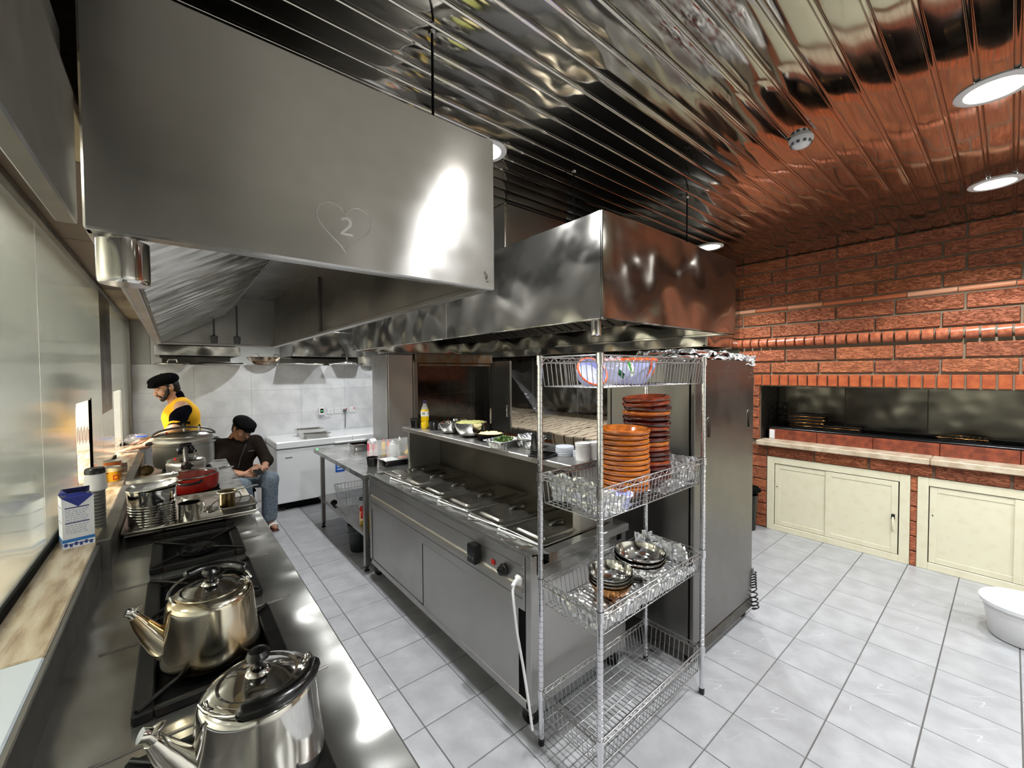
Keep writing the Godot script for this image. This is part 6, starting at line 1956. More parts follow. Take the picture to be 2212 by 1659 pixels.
# ---------------------------------------------------------------- freezer wall, ovens and the rooms behind
func far_side():
	var o := thing("chest_freezer", "long white chest freezer standing against the white tiled partition", "freezer")
	var x0 := 0.945
	var x1 := 2.77
	var za := -5.68
	var zb := -6.385
	part("body", sh().span(Vector3(x0, 0.1, zb), Vector3(x1, 0.765, za), 0.008), M.white_enamel, o)
	part("plinth", sh().span(Vector3(x0 + 0.03, 0.04, zb + 0.03), Vector3(x1 - 0.03, 0.1, za - 0.03)), M.black_matt, o)
	for i in 2:
		var a := x0 - 0.005 if i == 0 else (x0 + x1) / 2 + 0.003
		var b := (x0 + x1) / 2 - 0.003 if i == 0 else x1 + 0.005
		part("lid", sh().span(Vector3(a, 0.775, zb), Vector3(b, 0.862, za + 0.012), 0.01), M.white_enamel, o)
	part("gasket", sh().span(Vector3(x0 + 0.004, 0.764, zb + 0.004), Vector3(x1 - 0.004, 0.776, za - 0.002)), M.grey_plastic, o)
	part("lid_handle", sh().span(Vector3(1.62, 0.775, za + 0.012), Vector3(2.03, 0.8, za + 0.035), 0.006), M.white_plastic, o)
	var lk := part("lock", sh().span(Vector3(1.96, 0.725, za), Vector3(2.0, 0.775, za + 0.02), 0.006), M.white_plastic, o)
	part("keyhole", sh().at(Vector3(1.98, 0.752, za + 0.021)).ball(Vector3.ZERO, Vector3(0.006, 0.006, 0.003), 10), M.black_plastic, lk)
	part("badge", sh().span(Vector3(1.04, 0.655, za), Vector3(1.12, 0.668, za + 0.002), 0.0008), M.grey_plastic, o)
	part("vent_grille", sh().span(Vector3(1.75, 0.14, za), Vector3(2.7, 0.5, za + 0.004), 0.002), M.white_plastic, o)
	part("drain_plug", sh().at(Vector3(1.15, 0.16, za), Basis(Vector3.RIGHT, PI / 2)).lathe([Vector2(0.026, 0), Vector2(0.024, 0.004), Vector2(0.018, 0.003), Vector2(0.0, 0.003)], 20), M.white_plastic, o)
	var im := picture(128, 64, Color(0.12, 0.36, 0.72))
	for k in 5:
		im.fill_rect(Rect2i(6, 6 + k * 11, 70 - k * 6, 5), Color(0.85, 0.9, 0.95))
	im.fill_rect(Rect2i(86, 10, 34, 30), Color(0.4, 0.65, 0.9))
	var stk := sh()
	stk.quad(Vector3(1.63, 0.6, za + 0.002), Vector3(2.05, 0.6, za + 0.002), Vector3(2.05, 0.39, za + 0.002), Vector3(1.63, 0.39, za + 0.002))
	stk.span(Vector3(1.63, 0.39, za), Vector3(2.05, 0.6, za + 0.0015))
	part("sticker", stk, printed(im, 0.4), o)
	for x in [x0 + 0.08, x1 - 0.08]:
		for z in [za - 0.06, zb + 0.08]:
			part("caster", sh().at(Vector3(x, 0.03, z), Basis(Vector3.BACK, PI / 2)).lathe([Vector2(0, -0.012), Vector2(0.026, -0.012), Vector2(0.03, -0.006), Vector2(0.03, 0.006), Vector2(0.026, 0.012), Vector2(0, 0.012)], 18), M.black_plastic, o)
	# steel pans on the freezer
	var ps := [[Vector3(1.43, 0.8625, -5.8), 0.165, 0.1, 0.06, "front steel pan on the left half of the freezer lid"], [Vector3(1.41, 0.8625, -6.06), 0.17, 0.1, 0.095, "deeper steel pan lying behind the front pan on the freezer lid"]]
	for p in ps:
		var t := thing("gastronorm_pan", p[4], "pan", p[0])
		var hx: float = p[1]
		var hz: float = p[2]
		var h: float = p[3]
		part("wall", sh().loft([[hx - 0.03, hz - 0.03, 0.02, 0.0], [hx - 0.018, hz - 0.018, 0.025, h - 0.004], [hx, hz, 0.03, h - 0.001], [hx, hz, 0.03, h + 0.002], [hx - 0.02, hz - 0.02, 0.025, h], [hx - 0.032, hz - 0.032, 0.02, 0.004]]), M.polished, t)
		part("rolled_edge", sh().loft([[hx, hz, 0.03, h - 0.006], [hx + 0.003, hz + 0.003, 0.03, h - 0.003], [hx, hz, 0.03, h + 0.002]], false), M.alu, t)
	# sockets on the partition
	var sx := [1.776, 1.881, 1.985, 2.099]
	var sl := ["white wall socket with a cable, left of the plain socket on the tiles", "plain white wall socket between the cabled ones on the tiles", "white wall socket holding a round grey plug above the freezer", "rightmost white wall socket with a small red switch on the tiles"]
	for i in 4:
		var s := thing("wall_socket", sl[i], "socket", Vector3(sx[i], 1.15, -6.398), 0.0, "sockets on the white partition")
		part("plate", sh().box(Vector3(0, 0, 0.004), Vector3(0.086, 0.086, 0.01), 0.003), M.white_plastic, s)
		for q in [[0, 0.012], [-0.012, -0.014], [0.012, -0.014]]:
			part("pin_hole", sh().box(Vector3(q[0], q[1], 0.0088), Vector3(0.006, 0.006, 0.002)), M.black_matt, s)
		part("switch", sh().box(Vector3(0.026, 0.022, 0.01), Vector3(0.014, 0.022, 0.004), 0.001), M.red_plastic if i > 1 else M.white_plastic, s)
	var pl := thing("grey_plug", "round grey plug with a lead running down behind the freezer", "plug", Vector3(1.98, 1.145, -6.388))
	part("body", sh().at(Vector3.ZERO, Basis(Vector3.RIGHT, PI / 2)).lathe([Vector2(0.026, 0), Vector2(0.026, 0.025), Vector2(0.02, 0.034), Vector2(0, 0.035)], 24), M.grey_plastic, pl)
	part("lead", sh().tube([Vector3(0, -0.015, 0.02), Vector3(0.004, -0.06, 0.014), Vector3(0.004, -0.26, 0.003)], 0.006, 8), M.grey_plastic, pl)
	var ad := thing("plug_adapter", "white plug-in adapter with a dark display and green glow, leftmost of the sockets", "adapter", Vector3(1.648, 1.155, -6.398))
	part("body", sh().box(Vector3(0, 0, 0.02), Vector3(0.075, 0.11, 0.04), 0.006), M.white_plastic, ad)
	part("screen", sh().box(Vector3(0.004, 0.008, 0.041), Vector3(0.042, 0.062, 0.003), 0.001), M.black_plastic, ad)
	part("led", sh().box(Vector3(0.004, 0.006, 0.043), Vector3(0.012, 0.016, 0.002), 0.0008), M.led, ad)
	part("lead", sh().tube([Vector3(0.0, -0.055, 0.02), Vector3(0.01, -0.09, 0.02), Vector3(0.04, -0.1, 0.015), Vector3(0.05, -0.06, 0.012), Vector3(0.09, -0.09, 0.012), Vector3(0.12, -0.08, 0.012), Vector3(0.13, -0.02, 0.012)], 0.004, 6), M.white_plastic, ad)

	# what lies along the top of the partition
	var y := 1.8225
	pot_lid(Vector3(-0.01, y, -6.3), 0.17, true, "round pot lid with a loop grip, lying leftmost on top of the white partition")
	pot_lid(Vector3(0.46, y, -6.3), 0.235, false, "large flat pan lid with dark underside, second from the left on the partition")
	var wk := thing("wok", "two handled steel wok with browned bottom standing on the partition top", "wok", Vector3(0.945, y, -6.4))
	part("bowl", sh().lathe([Vector2(0, 0), Vector2(0.08, 0.0), Vector2(0.14, 0.03), Vector2(0.185, 0.075), Vector2(0.205, 0.105), Vector2(0.2, 0.106), Vector2(0.178, 0.075), Vector2(0.13, 0.03), Vector2(0, 0.006)], 44), M.wok, wk)
	for s in [-1, 1]:
		part("loop_handle", sh().tube([Vector3(s * 0.15, 0.1, 0.13), Vector3(s * 0.15, 0.135, 0.14), Vector3(s * 0.1, 0.14, 0.165), Vector3(s * 0.08, 0.105, 0.18)], 0.006, 8), M.polished, wk)
	spoon(Vector3(0.82, y + 0.006, -6.36), Vector3(0.72, y + 0.01, -6.37), "steel spoon lying left of the wok on the partition top")
	var tr := thing("flat_tray", "thin flat white tray lying right of the wok on the partition top", "tray", Vector3(1.37, y, -6.32))
	tray_shape(tr, 0.27, 0.16, 0.018, M.alu)
	var tr2 := thing("flat_tray", "steel tray with a glass lid on it near the right end of the partition top", "tray", Vector3(2.0, y, -6.34))
	tray_shape(tr2, 0.21, 0.13, 0.025, M.alu)
	var gl := thing("knob_lid", "glass pot lid with a steel knob lying in the tray on the partition", "lid", Vector3(2.02, y + 0.022, -6.36))
	part("dome", sh().lathe([Vector2(0.15, 0.0), Vector2(0.12, 0.02), Vector2(0.07, 0.036), Vector2(0, 0.045)], 40), M.lid_glass, gl)
	part("rim", sh().lathe([Vector2(0.148, -0.002), Vector2(0.156, -0.002), Vector2(0.156, 0.004), Vector2(0.148, 0.004)], 40), M.black_matt, gl)
	part("knob", sh().lathe([Vector2(0.02, 0.042), Vector2(0.01, 0.05), Vector2(0.012, 0.08), Vector2(0.016, 0.1), Vector2(0, 0.104)], 20), M.polished, gl)
	var pt := thing("saucepan", "round satin steel pan at the right end of the partition top", "pan", Vector3(2.36, y, -6.44))
	part("wall", sh().lathe([Vector2(0, 0), Vector2(0.13, 0), Vector2(0.135, 0.006), Vector2(0.142, 0.12), Vector2(0.15, 0.124), Vector2(0.15, 0.13), Vector2(0.138, 0.128), Vector2(0.13, 0.008), Vector2(0, 0.008)], 44), M.alu_satin, pt)
	part("rim", sh().lathe([Vector2(0.14, 0.123), Vector2(0.153, 0.125), Vector2(0.153, 0.132), Vector2(0.14, 0.132)], 44), M.alu, pt)

	# rotisserie oven under the far end of the island hood
	var ov := thing("rotisserie_oven", "tall dark glass fronted steel oven beyond the bain-marie", "oven")
	var zf := -4.76
	var cab := sh()
	cab.span(Vector3(1.985, 0.0, zf - 0.5), Vector3(2.33, 1.94, zf - 0.02), 0.004)
	cab.span(Vector3(2.33, 0.0, zf - 0.5), Vector3(3.52, 0.95, zf - 0.02), 0.004)
	cab.span(Vector3(2.33, 1.86, zf - 0.5), Vector3(3.52, 1.94, zf - 0.01), 0.004)
	cab.span(Vector3(3.42, 0.95, zf - 0.5), Vector3(3.52, 1.86, zf - 0.02), 0.004)
	cab.span(Vector3(2.33, 0.95, zf - 0.5), Vector3(3.42, 1.86, zf - 0.46))
	part("cabinet", cab, M.steel_dark, ov)
	part("side_panel", sh().span(Vector3(1.99, 0.02, zf - 0.02), Vector3(2.31, 1.93, zf), 0.004), M.steel, ov)
	part("side_panel", sh().span(Vector3(1.978, 0.02, zf - 0.48), Vector3(1.985, 1.93, zf - 0.01), 0.002), M.steel, ov)
	part("stile", sh().span(Vector3(2.315, 0.02, zf - 0.02), Vector3(2.375, 1.86, zf + 0.01), 0.004), M.steel_dark, ov)
	part("header", sh().span(Vector3(2.33, 1.83, zf - 0.02), Vector3(3.52, 1.95, zf + 0.05), 0.005), M.brown_steel, ov)
	part("lip", sh().span(Vector3(2.38, 1.79, zf - 0.02), Vector3(3.5, 1.825, zf + 0.03), 0.004), M.brown_steel, ov)
	part("glass_door", sh().span(Vector3(2.378, 0.96, zf - 0.012), Vector3(3.5, 1.79, zf - 0.004), 0.002), M.smoked, ov)
	part("lining", sh().span(Vector3(2.34, 0.952, zf - 0.455), Vector3(3.41, 1.858, zf - 0.44)), M.oven_lining, ov)
	for x in [3.24, 3.3]:
		part("skewer", sh().bar(Vector3(x, 0.96, zf - 0.1), Vector3(x, 1.8, zf - 0.1), 0.01, 10), M.steel_dark, ov)
	for y2 in [1.1, 1.3, 1.5, 1.68]:
		part("skewer_fork", sh().bar(Vector3(3.22, y2, zf - 0.1), Vector3(3.33, y2 + 0.02, zf - 0.06), 0.007, 8), M.polished, ov)
	for y2 in [1.12, 1.42]:
		part("spit", sh().bar(Vector3(2.38, y2, zf - 0.25), Vector3(3.4, y2, zf - 0.25), 0.012, 10), M.tin_brown, ov)
	part("open_door", sh().span(Vector3(3.54, 0.9, zf - 0.02), Vector3(3.57, 1.86, zf + 0.42), 0.004), M.steel, ov)
	part("door_handle", sh().tube([Vector3(3.545, 1.25, zf + 0.38), Vector3(3.51, 1.25, zf + 0.38), Vector3(3.51, 1.1, zf + 0.38), Vector3(3.545, 1.1, zf + 0.38)], 0.01, 8), M.polished, ov)

	# grill counter along the right wall with brick front
	var ct := thing("brick_counter", "long brick fronted counter with a steel edge along the right wall", "counter", Vector3.ZERO)
	part("core", sh().span(Vector3(3.62, 0, -6.35), Vector3(4.94, 0.86, -1.95)), M.mortar, ct)
	for j in 7:
		for i in 11:
			var zz := -6.34 + 0.42 * i - (0.21 if j % 2 else 0.0)
			var a := maxf(zz + 0.006, -6.34)
			var b := minf(zz + 0.414, -1.96)
			if b - a < 0.04:
				continue
			part("brick", sh().span(Vector3(3.6, 0.005 + 0.122 * j, a), Vector3(3.625, 0.115 + 0.122 * j, b), 0.004), M.bricks[rng.randi() % 4], ct)
	part("steel_edge", sh().span(Vector3(3.575, 0.862, -6.35), Vector3(3.66, 0.945, -1.95), 0.006), M.steel, ct)
	part("grill_bed", sh().span(Vector3(3.66, 0.86, -6.35), Vector3(4.94, 0.93, -1.95)), M.steel_soot, ct)
	part("back_step", sh().span(Vector3(4.82, 0.93, -6.35), Vector3(4.94, 1.04, -1.95), 0.004), M.steel_soot, ct)
	part("back_splash", sh().span(Vector3(4.925, 1.04, -6.35), Vector3(4.942, 1.95, -1.95), 0.002), M.splash, ct)
	for z in [-5.4, -4.35, -3.2]:
		part("splash_seam", sh().span(Vector3(4.918, 1.04, z - 0.012), Vector3(4.926, 1.95, z + 0.012), 0.002), M.steel, ct)
	# striped cloths laid over it, with a hem that hangs over the edge
	var cl := ["cream striped cloth over the counter, nearest to the fridge", "cream striped cloth over the middle of the far counter", "cream striped cloth at the far end of the counter beside the oven"]
	var ends := [[-3.55, -2.0, 0.16], [-4.6, -3.42, 0.02], [-6.2, -4.52, 0.05]]
	for i in 3:
		var e = ends[i]
		var hang: float = e[2]
		var s := sh()
		var nn := FastNoiseLite.new()
		nn.seed = 90 + i
		nn.frequency = 3.0
		s.grid(60, 44, func(u, v):
			var z: float = lerpf(e[0], e[1], u)
			var x: float = lerpf(4.9, 3.56, v / 0.86)
			var yy: float = 0.952 + 0.09 * clampf((x - 3.7) / 1.1, 0.0, 1.0)
			if v > 0.86:
				x = 3.562 - 0.006 * (v - 0.86)
				yy = 0.952 - hang * (v - 0.86) / 0.14
			var w: float = 0.012 * nn.get_noise_2d(x * 2.2, z * 2.2) + 0.014 * absf(sin(z * 7.0 + x * 2.0 + i)) * (0.3 + 0.7 * v)
			return Vector3(x - (w * 0.8 if v > 0.86 else 0.0), yy + w + 0.003 * i, z + 0.02 * wob(v * 2.0, i)), 0)
		solo("striped_cloth", s, M.stripes, cl[i], "cloth")
	var rg := crumple(0.14, 0.11, 14.4)
	solo("cloth_bundle", rg, M.stripes, "bunched up striped cloth at the back corner of the counter beside the oven", "cloth", Vector3(4.2, 1.0, -5.35))
	var sht := sh()
	foil_sheet(sht, func(u, v):
		var z: float = lerpf(-5.3, -4.55, v)
		return Vector3(4.3 + 0.35 * u, 1.0 + (1.0 - v) * 0.72 + 0.03 * sin(u * 7), z + 0.1 * u), 16, 30, 0.004, 77)
	solo("plastic_sheet", sht, M.film, "clear plastic sheet hanging down in a slanted fold over the cloth covered counter", "sheet")

	# hood and box seen over the partition
	var h4 := thing("rear_hood", "shiny steel hood beyond the partition, right of the wok", "extractor hood")
	hood_shell(h4, 1.5, 2.7, 1.99, 2.42, -7.45, -8.5, M.hood_gloss, M.steel_dark, M.steel_soot)
	part("under_vent", sh().span(Vector3(1.35, 1.83, -8.3), Vector3(2.7, 1.97, -7.62), 0.01), M.steel_soot, h4)
	var h5 := thing("rear_canopy", "low steel canopy behind the partition above the two flat lids", "extractor hood")
	hood_shell(h5, -0.19, 0.74, 1.955, 2.085, -6.98, -8.3, M.hood_gloss, M.steel, M.steel_soot)
	part("duct", sh().span(Vector3(-0.15, 2.09, -8.2), Vector3(0.7, 2.7, -7.1), 0.01).span(Vector3(-0.12, 1.75, -8.2), Vector3(0.64, 1.955, -7.2), 0.01), M.steel_soot, h5)


func pot_lid(p: Vector3, r: float, knob: bool, label: String):
	var o := thing("pot_lid", label, "lid", p)
	if knob:
		part("plate", sh().lathe([Vector2(r - 0.004, 0.0), Vector2(r, 0.0), Vector2(r, 0.006), Vector2(r * 0.9, 0.012), Vector2(r * 0.8, 0.018), Vector2(r * 0.3, 0.024), Vector2(0, 0.026)], 48), M.alu, o)
		part("grip", sh().tube([Vector3(-0.045, 0.022, 0), Vector3(-0.035, 0.055, 0), Vector3(0.035, 0.055, 0), Vector3(0.045, 0.022, 0)], 0.01, 10), M.alu, o)
	else:
		part("plate", sh().lathe([Vector2(0, 0.0), Vector2(r * 0.6, 0.002), Vector2(r * 0.98, 0.012), Vector2(r, 0.022), Vector2(r * 0.97, 0.026), Vector2(r * 0.55, 0.034), Vector2(0, 0.036)], 48), M.polished, o)
		part("edge_band", sh().lathe([Vector2(r * 0.97, 0.008), Vector2(r * 1.015, 0.014), Vector2(r * 1.015, 0.022), Vector2(r * 0.98, 0.026)], 48), M.iron, o)


# ---------------------------------------------------------------- people
func capsule_d(p: Vector3, a: Vector3, b: Vector3, ra: float, rb: float) -> float:
	var ab := b - a
	var t := clampf((p - a).dot(ab) / maxf(ab.length_squared(), 1e-9), 0.0, 1.0)
	return p.distance_to(a + ab * t) - lerpf(ra, rb, t)


# bones: [from, to, radius from, radius to] or [centre, radii] for an ellipsoid; joined with a smooth minimum
func skin_of(bones: Array, cell: float, k: float) -> ArrayMesh:
	var lo := Vector3.ONE * 1e9
	var hi := -lo
	var boxes := []
	for b in bones:
		var l: Vector3
		var h: Vector3
		if b.size() == 2:
			l = b[0] - b[1]
			h = b[0] + b[1]
		else:
			var r: float = maxf(b[2], b[3])
			l = (b[0] as Vector3).min(b[1]) - Vector3.ONE * r
			h = (b[0] as Vector3).max(b[1]) + Vector3.ONE * r
		boxes.append([l - Vector3.ONE * (k + cell * 2), h + Vector3.ONE * (k + cell * 2)])
		lo = lo.min(l)
		hi = hi.max(h)
	lo -= Vector3.ONE * (k + cell * 3)
	hi += Vector3.ONE * (k + cell * 3)
	var n := Vector3i(((hi - lo) / cell).ceil()) + Vector3i.ONE
	var f := PackedFloat32Array()
	f.resize(n.x * n.y * n.z)
	f.fill(1.0)
	for bi in bones.size():
		var b = bones[bi]
		var i0 := Vector3i(((boxes[bi][0] - lo) / cell).floor()).clamp(Vector3i.ZERO, n - Vector3i.ONE)
		var i1 := Vector3i(((boxes[bi][1] - lo) / cell).ceil()).clamp(Vector3i.ZERO, n - Vector3i.ONE)
		var round_one: bool = b.size() == 2
		for z in range(i0.z, i1.z + 1):
			for y in range(i0.y, i1.y + 1):
				var at := (z * n.y + y) * n.x
				for x in range(i0.x, i1.x + 1):
					var p := lo + Vector3(x, y, z) * cell
					var d: float
					if round_one:
						var q: Vector3 = (p - b[0]) / b[1]
						var ql := q.length()
						d = (ql - 1.0) * minf(b[1].x, minf(b[1].y, b[1].z)) if ql < 1.0 else (ql - 1.0) * (p - b[0]).length() / ql
					else:
						d = capsule_d(p, b[0], b[1], b[2], b[3])
					var o := f[at + x]
					var hh := maxf(k - absf(o - d), 0.0) / k
					f[at + x] = minf(o, d) - hh * hh * k * 0.25
	# surface nets
	var st := SurfaceTool.new()
	st.begin(Mesh.PRIMITIVE_TRIANGLES)
	st.set_smooth_group(0)
	var vid := PackedInt32Array()
	vid.resize(f.size())
	vid.fill(-1)
	var vs := PackedVector3Array()
	var sx := 1
	var sy := n.x
	var sz := n.x * n.y
	var co := [0, sx, sy, sx + sy, sz, sx + sz, sy + sz, sx + sy + sz]
	var ed := [[0, 1], [2, 3], [4, 5], [6, 7], [0, 2], [1, 3], [4, 6], [5, 7], [0, 4], [1, 5], [2, 6], [3, 7]]
	for z in n.z - 1:
		for y in n.y - 1:
			var row := (z * n.y + y) * n.x
			for x in n.x - 1:
				var at := row + x
				var inside := 0
				for c in co:
					if f[at + c] < 0.0:
						inside += 1
				if inside == 0 or inside == 8:
					continue
				var sum := Vector3.ZERO
				var cnt := 0
				for e in ed:
					var va := f[at + co[e[0]]]
					var vb := f[at + co[e[1]]]
					if (va < 0.0) == (vb < 0.0):
						continue
					var t := va / (va - vb)
					var a: int = e[0]
					var b: int = e[1]
					var pa := Vector3(a & 1, (a >> 1) & 1, a >> 2)
					var pb := Vector3(b & 1, (b >> 1) & 1, b >> 2)
					sum += pa.lerp(pb, t)
					cnt += 1
				vid[at] = vs.size()
				vs.append(lo + (Vector3(x, y, z) + sum / cnt) * cell)
	for z in range(1, n.z - 1):
		for y in range(1, n.y - 1):
			var row := (z * n.y + y) * n.x
			for x in range(1, n.x - 1):
				var at := row + x
				var s0 := f[at] < 0.0
				for ax in 3:
					var step: int = [sx, sy, sz][ax]
					var s1 := f[at + step] < 0.0
					if s0 == s1:
						continue
					var u: int = [sy, sz, sx][ax]
					var v: int = [sz, sx, sy][ax]
					var q := [vid[at], vid[at - u], vid[at - u - v], vid[at - v]]
					if q.min() < 0:
						continue
					if not s0:
						q.reverse()
					st.add_vertex(vs[q[0]]); st.add_vertex(vs[q[1]]); st.add_vertex(vs[q[2]])
					st.add_vertex(vs[q[0]]); st.add_vertex(vs[q[2]]); st.add_vertex(vs[q[3]])
	st.generate_normals()
	st.index()
	return st.commit()


func head_bones() -> Array:
	return [
		[Vector3(0, 0.03, 0.012), Vector3(0.076, 0.095, 0.094)],
		[Vector3(0, -0.01, -0.04), Vector3(0, -0.08, -0.052), 0.056, 0.037],
		[Vector3(0, -0.096, -0.064), Vector3(0.02, 0.017, 0.018)],
		[Vector3(0, 0.004, -0.092), Vector3(0, -0.03, -0.112), 0.009, 0.012],
		[Vector3(-0.013, -0.033, -0.1), Vector3(0.013, -0.033, -0.1), 0.008, 0.008],
		[Vector3(-0.036, 0.024, -0.076), Vector3(0.036, 0.024, -0.076), 0.013, 0.013],
		[Vector3(0.04, -0.025, -0.06), Vector3(0.028, 0.026, 0.026)],
		[Vector3(-0.04, -0.025, -0.06), Vector3(0.028, 0.026, 0.026)],
		[Vector3(-0.018, -0.06, -0.092), Vector3(0.018, -0.06, -0.092), 0.008, 0.008],
		[Vector3(-0.014, -0.07, -0.09), Vector3(0.014, -0.07, -0.09), 0.008, 0.008],
		[Vector3(0.077, 0.0, 0.012), Vector3(0.011, 0.031, 0.02)],
		[Vector3(-0.077, 0.0, 0.012), Vector3(0.011, 0.031, 0.02)],
		[Vector3(0, -0.06, 0.025), Vector3(0, -0.17, 0.045), 0.052, 0.058],
	]


func hand_bones(curl: float, side: float) -> Array:
	# wrist at the origin, fingers towards -Z, palm down; side +1 puts the thumb towards +X
	var b := [[Vector3(0, 0, 0.03), Vector3(0, 0, -0.01), 0.026, 0.026]]
	for i in 4:
		var x := (0.03 - 0.02 * i) * side
		var k := Vector3(x, 0.002, -0.088 + absf(i - 1.3) * 0.005)
		b.append([Vector3(x * 0.5, 0, -0.01), k, 0.016, 0.0125])
		var l: float = [0.03, 0.034, 0.031, 0.025][i]
		var d1 := Vector3(x * 0.5, 0, 0) + Vector3(0, -sin(curl) * 1.0, -cos(curl))
		d1 = d1.normalized()
		var d2 := Vector3(0, -sin(curl * 2.2), -cos(curl * 2.2))
		var j1 := k + d1 * l * 1.25
		var j2 := j1 + d2 * l
		b.append([k, j1, 0.0105, 0.0095])
		b.append([j1, j2, 0.0095, 0.0075])
	var t0 := Vector3(0.022 * side, -0.004, -0.02)
	var t1 := Vector3(0.052 * side, -0.012, -0.055)
	b.append([t0, t1, 0.015, 0.012])
	b.append([t1, t1 + Vector3(0.012 * side, -0.006, -0.034), 0.0115, 0.0085])
	return b


func joined(list: Array) -> ArrayMesh:
	var st := SurfaceTool.new()
	st.begin(Mesh.PRIMITIVE_TRIANGLES)
	for l in list:
		st.append_from(l[0], 0, l[1])
	return st.commit()


func head_parts(o: Node3D, t: Transform3D, skin: Material, beard: float):
	# cap, hair, beard, brows, eyes and lips, all in the head's own axes
	var cap := skin_of([[Vector3(0, 0.075, 0.02), Vector3(0.1, 0.068, 0.115)], [Vector3(0, 0.09, -0.045), Vector3(0.092, 0.045, 0.08)], [Vector3(-0.05, 0.052, -0.098), Vector3(0.05, 0.052, -0.098), 0.011, 0.011], [Vector3(-0.03, 0.05, -0.12), Vector3(0.03, 0.05, -0.12), 0.009, 0.009]], 0.006, 0.03)
	part("flat_cap", cap, M.cap, o).transform = t
	part("cap_button", sh().ball(Vector3(0, 0.143, 0.01), Vector3(0.012, 0.006, 0.012), 10), M.cap, o).transform = t
	var hair := skin_of([[Vector3(0, 0.018, 0.045), Vector3(0.078, 0.085, 0.068)], [Vector3(0, -0.04, 0.06), Vector3(0.06, 0.05, 0.045)], [Vector3(0.07, 0.02, -0.006), Vector3(0.066, 0.045, -0.02), 0.016, 0.014], [Vector3(-0.07, 0.02, -0.006), Vector3(-0.066, 0.045, -0.02), 0.016, 0.014]], 0.006, 0.02)
	part("hair", hair, M.hair, o).transform = t
	if beard > 0:
		var bd := []
		for s in [-1, 1]:
			bd.append([Vector3(0.066 * s, 0.0, -0.012), Vector3(0.057 * s, -0.05, -0.03), 0.01, 0.015])
			bd.append([Vector3(0.057 * s, -0.05, -0.03), Vector3(0.03 * s, -0.088, -0.062), 0.015, 0.017])
			bd.append([Vector3(0.03 * s, -0.088, -0.062), Vector3(0, -0.1, -0.07), 0.017, 0.019])
			bd.append([Vector3(0.0, -0.048, -0.1), Vector3(0.024 * s, -0.054, -0.094), 0.0065, 0.005])
			bd.append([Vector3(0.026 * s, -0.056, -0.09), Vector3(0.022 * s, -0.085, -0.076), 0.006, 0.009])
		part("beard", skin_of(bd, 0.005, 0.01), M.hair, o).transform = t
	else:
		part("moustache", skin_of([[Vector3(0.0, -0.048, -0.101), Vector3(0.022, -0.054, -0.094), 0.006, 0.004], [Vector3(0.0, -0.048, -0.101), Vector3(-0.022, -0.054, -0.094), 0.006, 0.004]], 0.004, 0.006), M.hair, o).transform = t
	var brow := sh()
	var eye := sh()
	for s in [-1, 1]:
		brow.tube([Vector3(0.014 * s, 0.028, -0.092), Vector3(0.034 * s, 0.033, -0.087), Vector3(0.052 * s, 0.026, -0.072)], 0.0042, 6)
		eye.ball(Vector3(0.031 * s, 0.004, -0.083), Vector3(0.013, 0.0045, 0.006), 10)
	part("eyebrow", brow, M.hair, o).transform = t
	part("eye", eye, M.eye, o).transform = t
	part("lips", sh().tube([Vector3(-0.022, -0.065, -0.092), Vector3(0, -0.064, -0.1), Vector3(0.022, -0.065, -0.092)], 0.0045, 8, false, -1.0, 0.7), M.lips, o).transform = t


func facing(dir: Vector3, at: Vector3, roll := 0.0) -> Transform3D:
	return Transform3D(Basis.looking_at(dir.normalized(), Vector3.UP) * Basis(Vector3.BACK, roll), at)


